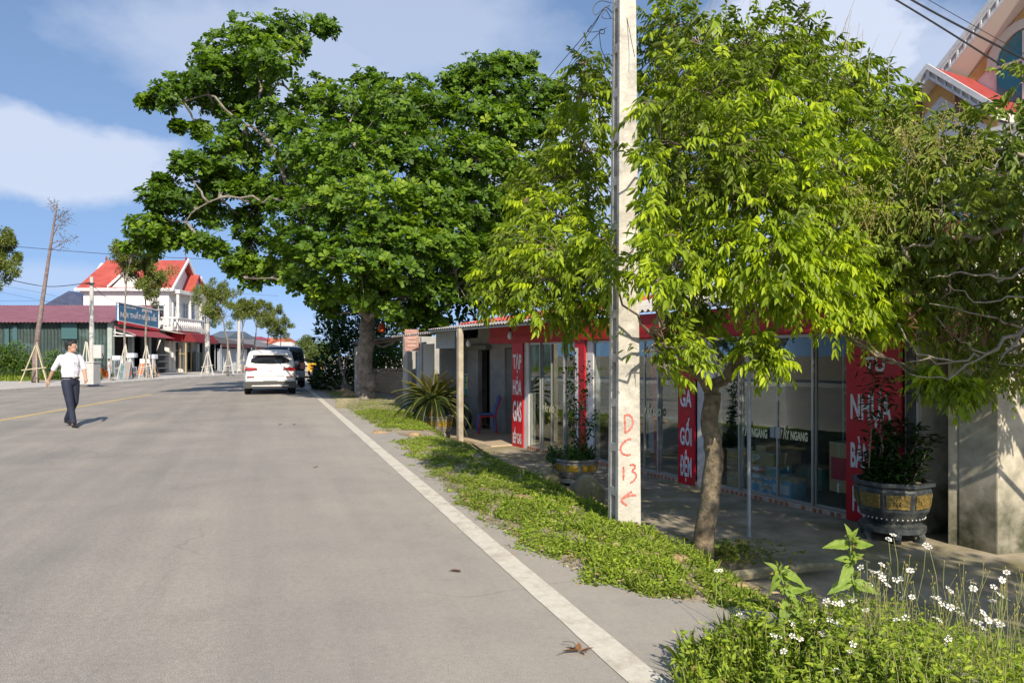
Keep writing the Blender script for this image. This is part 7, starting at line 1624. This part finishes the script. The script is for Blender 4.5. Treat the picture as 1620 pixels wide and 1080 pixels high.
# far road sign boards on legs
t = thing('roadwork_sign', 'orange and yellow roadwork board on white legs beyond the dark car', 'sign', G(498, 603, 0)); b = G(498, 603, 0); k = b.y/F
m = MB(); m.box((b.x, b.y, (603-581)*k), (23*k, .06, 13*k)); build('board', m, M_('yellow_sign', (.72, .42, .03), rough=.5), t, bevel=.01)
m = MB(); m.box((b.x-.02, b.y-.04, (603-581)*k), (8*k, .02, 7*k)); build('orange_panel', m, M_('orange_sign', (.75, .18, .03), rough=.5), t)
for dx in (-7, 0, 8): m = MB(); m.tube([V(b.x+dx*k, b.y, 0), V(b.x+dx*k, b.y, 16*k)], .05, 6); build('leg', m, MAT['white'], t)
m = MB(); m.box((b.x+2*k, b.y+.1, 9*k), (14*k, .05, 8*k)); build('lower_panel', m, whitec, t)

# ------------------------------------------------------------------ kiosk, shelter and things between the big tree and the porch
ks = thing('kiosk', 'narrow pale kiosk with folding tin doors between the cycad and the shelter', 'kiosk', FP(-6, -.7, ZS))
m = MB(); m.fbox(-7.1, -7.0, -1.4, 0, ZS, 2.0); m.fbox(-4.85, -4.78, -1.6, -.2, ZS, 1.9); m.fbox(-7.1, -4.85, -1.6, -1.5, ZS, 2.0); build('wall', m, MAT['aplaster'], ks)
for (a, b) in ((-6.98, -6.72), (-5.75, -5.62)): m = MB(); m.fbox(a, b, -.15, 0, ZS, 1.95); build('pillar', m, MAT['aplaster'], ks, bevel=.01)
m = MB(); m.fbox(-6.66, -6.1, -.32, -.28, ZS, 1.8); build('dark_doorway', m, MAT['dark'], ks)
bl = M_('blue_tin_sheet', (.28, .34, .38), (.36, .41, .44), scale=3, rough=.5)
build('tin_door', corrug(FP(-6.1, -.05, ZS), FP(-5.75, -.05, ZS), FP(-5.75, -.05, 1.7), FP(-6.1, -.05, 1.7), 5, .015), bl, ks); build('tin_door', corrug(FP(-5.6, -.05, ZS), FP(-4.86, -.05, ZS), FP(-4.86, -.05, 1.75), FP(-5.6, -.05, 1.75), 9, .015), M_('pale_tin_door', (.42, .42, .38), rough=.6), ks)
m = MB(); q0, q1 = fs(692, .3), fs(722, .3); m.fbox(q0, q1, .3, .34, fz(705, 551, .3), fz(705, 525, .3)); build('upper_panel', m, bl, ks)
sgn = thing('faded_sign', 'faded rusty red sign board hanging on the kiosk near the thick trunk', 'sign', W(651, 556, 20.5))
m = MB(); c = W(651.5, 538, 20.6); m.box(c, (22/F*20.6, .04, 34/F*20.6), rz=-.1); build('board', m, M_('faded_red_sign', (.36, .17, .13), (.46, .3, .24), scale=5, rough=.8, c3=(.25, .12, .09), s3=4), sgn)
m = MB()
for z in (-9, -3, 3, 9): m.box(c+V(0, -.03, z/F*20.6), (14/F*20.6, .01, 2/F*20.6), rz=-.1)
build('lettering', m, M_('faded_letters', (.5, .36, .3), rough=.8), sgn)
st = thing('open_shelter', 'open shelter with a thin dark roof on grey pillars right behind the thick trunk', 'shelter', W(605, 630, 27))
Ys = 27.5; m = MB(); r0 = W(557, 545, 28.6); r1 = W(656, 531, 21.8); m.prism([r0, r1, r1+V(1.5, 3.5, .3), r0+V(1.5, 3.5, .3)], (0, 0, .1)); build('roof', m, M_('dark_fibro_roof', (.10, .095, .09), (.16, .15, .14), scale=2, rough=.85), st)
for (px, Y, z0) in ((565, 28.2, -.3), (645, 22.6, -.4)): b = W(px, 600, Y); m = MB(); m.box((b.x, Y, 0.72), (.17, .17, 2.1)); build('pillar', m, MAT['grey_pole'], st, bevel=.01)
m = MB(); m.tube([r0+V(.1, .3, -.04), r1+V(-.1, .3, -.04)], .05, 6); m.tube([W(596, 545, 24), W(606, 549, 24), W(625, 541, 23.5)], .03, 5); build('beam', m, M_('old_timber', (.14, .11, .08), rough=.9), st)
c = W(604, 519, 26); ol = thing('orange_lantern', 'small orange lantern-like bag above the shelter roof', 'bag', c)
m = MB(); m.lathe(c-V(0, 0, .15), [(.08, 0), (.14, .08), (.13, .2), (.07, .32)], 10); build('bag', m, M_('orange_bag', (.75, .12, .03), rough=.6), ol, smooth=True); m = MB(); m.tube([c+V(0, 0, .15), c+V(.02, 0, .5)], .012, 5); build('string', m, MAT['black'], ol)
a = W(590, 600, 30.5); b = W(640, 600, 29.5); m = MB(); z1 = zpy(587, 30); m.hexa([V(a.x, a.y, -.5), V(b.x, b.y, -.5), V(b.x, b.y+.25, -.5), V(a.x, a.y+.25, -.5)], [V(a.x, a.y, z1), V(b.x, b.y, z1), V(b.x, b.y+.25, z1), V(a.x, a.y+.25, z1)])
bwl = thing('block_wall', 'rough yellowish block wall seen through the shelter', 'wall', (a.x, a.y, -.5)); build('wall', m, MAT['brickwall'], bwl)
m = MB(); q = (b-a)/12
for i in range(12):
    if i in (1, 2, 5, 8, 9): continue
    m.box(a+q*(i+.5)+V(0, .12, z1-a.z+.05), (q.length*.9, .22, .1), rz=math.atan2(q.y, q.x))
build('top_blocks', m, MAT['brickwall'], bwl)
a = W(590, 625, 24); m = MB(); p0 = G(590, 622, ZS); m.box((p0.x+.9, p0.y, -.35), (2.4, .12, .3)); build('low_kerb', m, MAT['rock'], label='low grey kerb stone line at the foot of the block wall', cat='kerb', loc=(p0.x, p0.y, -.5))
# packets hung in the porch
pk = thing('packet_rack', 'hanging rack of colourful snack packets above the scooter in the porch', 'rack', FP(fs(735, -.3), -.3, .5))
m = MB(); s = fs(733, -.3); m.fbox(s-.25, s+.3, -.32, -.29, .95, .97); m.fbox(s-.25, s+.3, -.32, -.29, .55, .57); m.tube([FP(s, -.3, .97), FP(s, -.3, 1.9)], .01, 4); build('rack', m, MAT['steel'], pk)
for i in range(14):
    m = MB(); ss = s-.25+.55*((i % 5)/4.5)+random.uniform(-.02, .02); z = (.78, .6, .42)[i//5]+random.uniform(-.02, .02); m.fbox(ss, ss+.10, -.28+random.uniform(-.03, .03), -.25, z, z+.15); build('packet', m, [redc, bluec, yel, whitec, teal][(i*3) % 5], pk, bevel=.01)
# stacked plastic chairs in the porch
def plastic_chair(base, rz, mat, label, dz=0, lean=0):
    t = thing('plastic_chair', label, 'chair', base+V(0, 0, dz), rz=rz)       # local: faces +x
    for (x, y) in ((.2, .19), (.2, -.19), (-.2, .17), (-.2, -.17)): m = MB(); m.tube([V(x*.9, y*.9, .43), V(x*1.1, y*1.1, 0)], [.026, .02], 6); build('leg', m, mat, t, local=True)
    m = MB(); m.box((0, 0, .43), (.42, .42, .03)); m.box((.2, 0, .40), (.03, .40, .06)); build('seat', m, mat, t, local=True, bevel=.015)
    m = MB()
    for y in (-.19, .19): m.tube([V(-.19, y, .43), V(-.25, y*.95, .65), V(-.32, y*.85, .86)], .02, 6)
    for y in (-.1, -.03, .04, .11): m.prism([V(-.2, y-.0, .46), V(-.2, y+.045, .46), V(-.315, y+.04, .84), V(-.315, y-.005, .84)], (-.012, 0, -.003))
    m.tube([V(-.32, -.17, .86), V(-.33, 0, .885), V(-.32, .17, .86)], .022, 6); build('backrest', m, mat, t, local=True)
bp = G(776, 685.5, -.458); bp = Vector((-.60, 18.0, -.462))
plastic_chair(bp, R(185), M_('red_plastic', (.48, .02, .03), rough=.4), 'red plastic chair under the blue one in the porch')
plastic_chair(bp+V(-.03, -.01, 0), R(185), M_('blue_plastic', (.06, .13, .36), rough=.4), 'blue plastic chair stacked on the red one in the porch', dz=.05)
# far trees at the end of the road on the right
LV = Leaves(); m = MB(); t = thing('far_tree', 'light green tree at the far end of the road beyond the cars', 'tree', G(492, 592, -.1))
for (px, py, r) in [(490, 555, 16), (478, 548, 12), (502, 552, 14), (486, 540, 10), (508, 562, 12), (496, 566, 12)]: c = W(px, py, 62); leafball(LV, c, r/F*62, 900, .16, .4, .5); m.tube(curve_to(W(492, 588, 62), c, 0, 4, .04), taper_r(5, .12, .04), 5)
build('trunk', m, MAT['bark'], t); LV.build('crown', leafmat('light_green_leaves', [(.08, .12, .03), (.14, .19, .05), (.2, .24, .07)], trans=.3), t)
for k, (cx_, Y, r, lb) in enumerate([(455, 150, 22, 'dim far tree line left of the end of the road'), (520, 90, 26, 'far green tree behind the dark shrubs'), (380, 160, 14, 'dim far tree behind the maroon roof'), (-60, 120, 40, 'far tree beyond the shed at left'), (1750, 30, 150, 'tree beyond the wall outside the right edge')]):
    t = thing('far_tree', lb, 'tree', (xw(cx_, Y), Y, 0)); LV = Leaves(); m = MB(); c0 = Vector((xw(cx_, Y), Y, 0)); R_ = r/F*Y
    for i in range(7): c = c0+V(random.uniform(-.8, .8)*R_, random.uniform(-.5, .5)*R_, R_*random.uniform(.5, 1.2)); leafball(LV, c, R_*.5, 420, R_*.09, .5, .5); m.tube([c0, c], [.1, .03], 5)
    build('trunk', m, MAT['bark'], t); LV.build('crown', MAT['bush'], t)

# roadside trees across the road, seen in the photo only as the dark greenery mirrored in the shop glass
for k, (x, y, r) in enumerate([(-24.5, 7, 2.6), (-25.5, 11.5, 3.0), (-24.8, 16, 2.8), (-26, 20.5, 3.0), (-27, 3, 3.0)]):
    t = thing('roadside_tree', 'leafy tree across the road mirrored in the shop glass', 'tree', (x, y, 0), group='trees mirrored in the shop glass'); LV = Leaves(); m = MB(); m.tube(jit([(x, y, -.1), (x+.1, y, 1.5), (x, y, r+1.4)], .05, 3), [.2]*3+[.15]*2+[.1]*2, 8)
    for i in range(9):
        q = Vector((x+random.gauss(0, .42)*r, y+random.gauss(0, .42)*r, r*1.15+1.4+random.gauss(0, .38)*r)); leafball(LV, q, r*.5, 380, .34, .5, .4); m.tube([(x, y, 1.8), q], [.06, .02], 5)
    build('trunk', m, MAT['bark'], t); LV.build('crown', MAT['bush'], t)
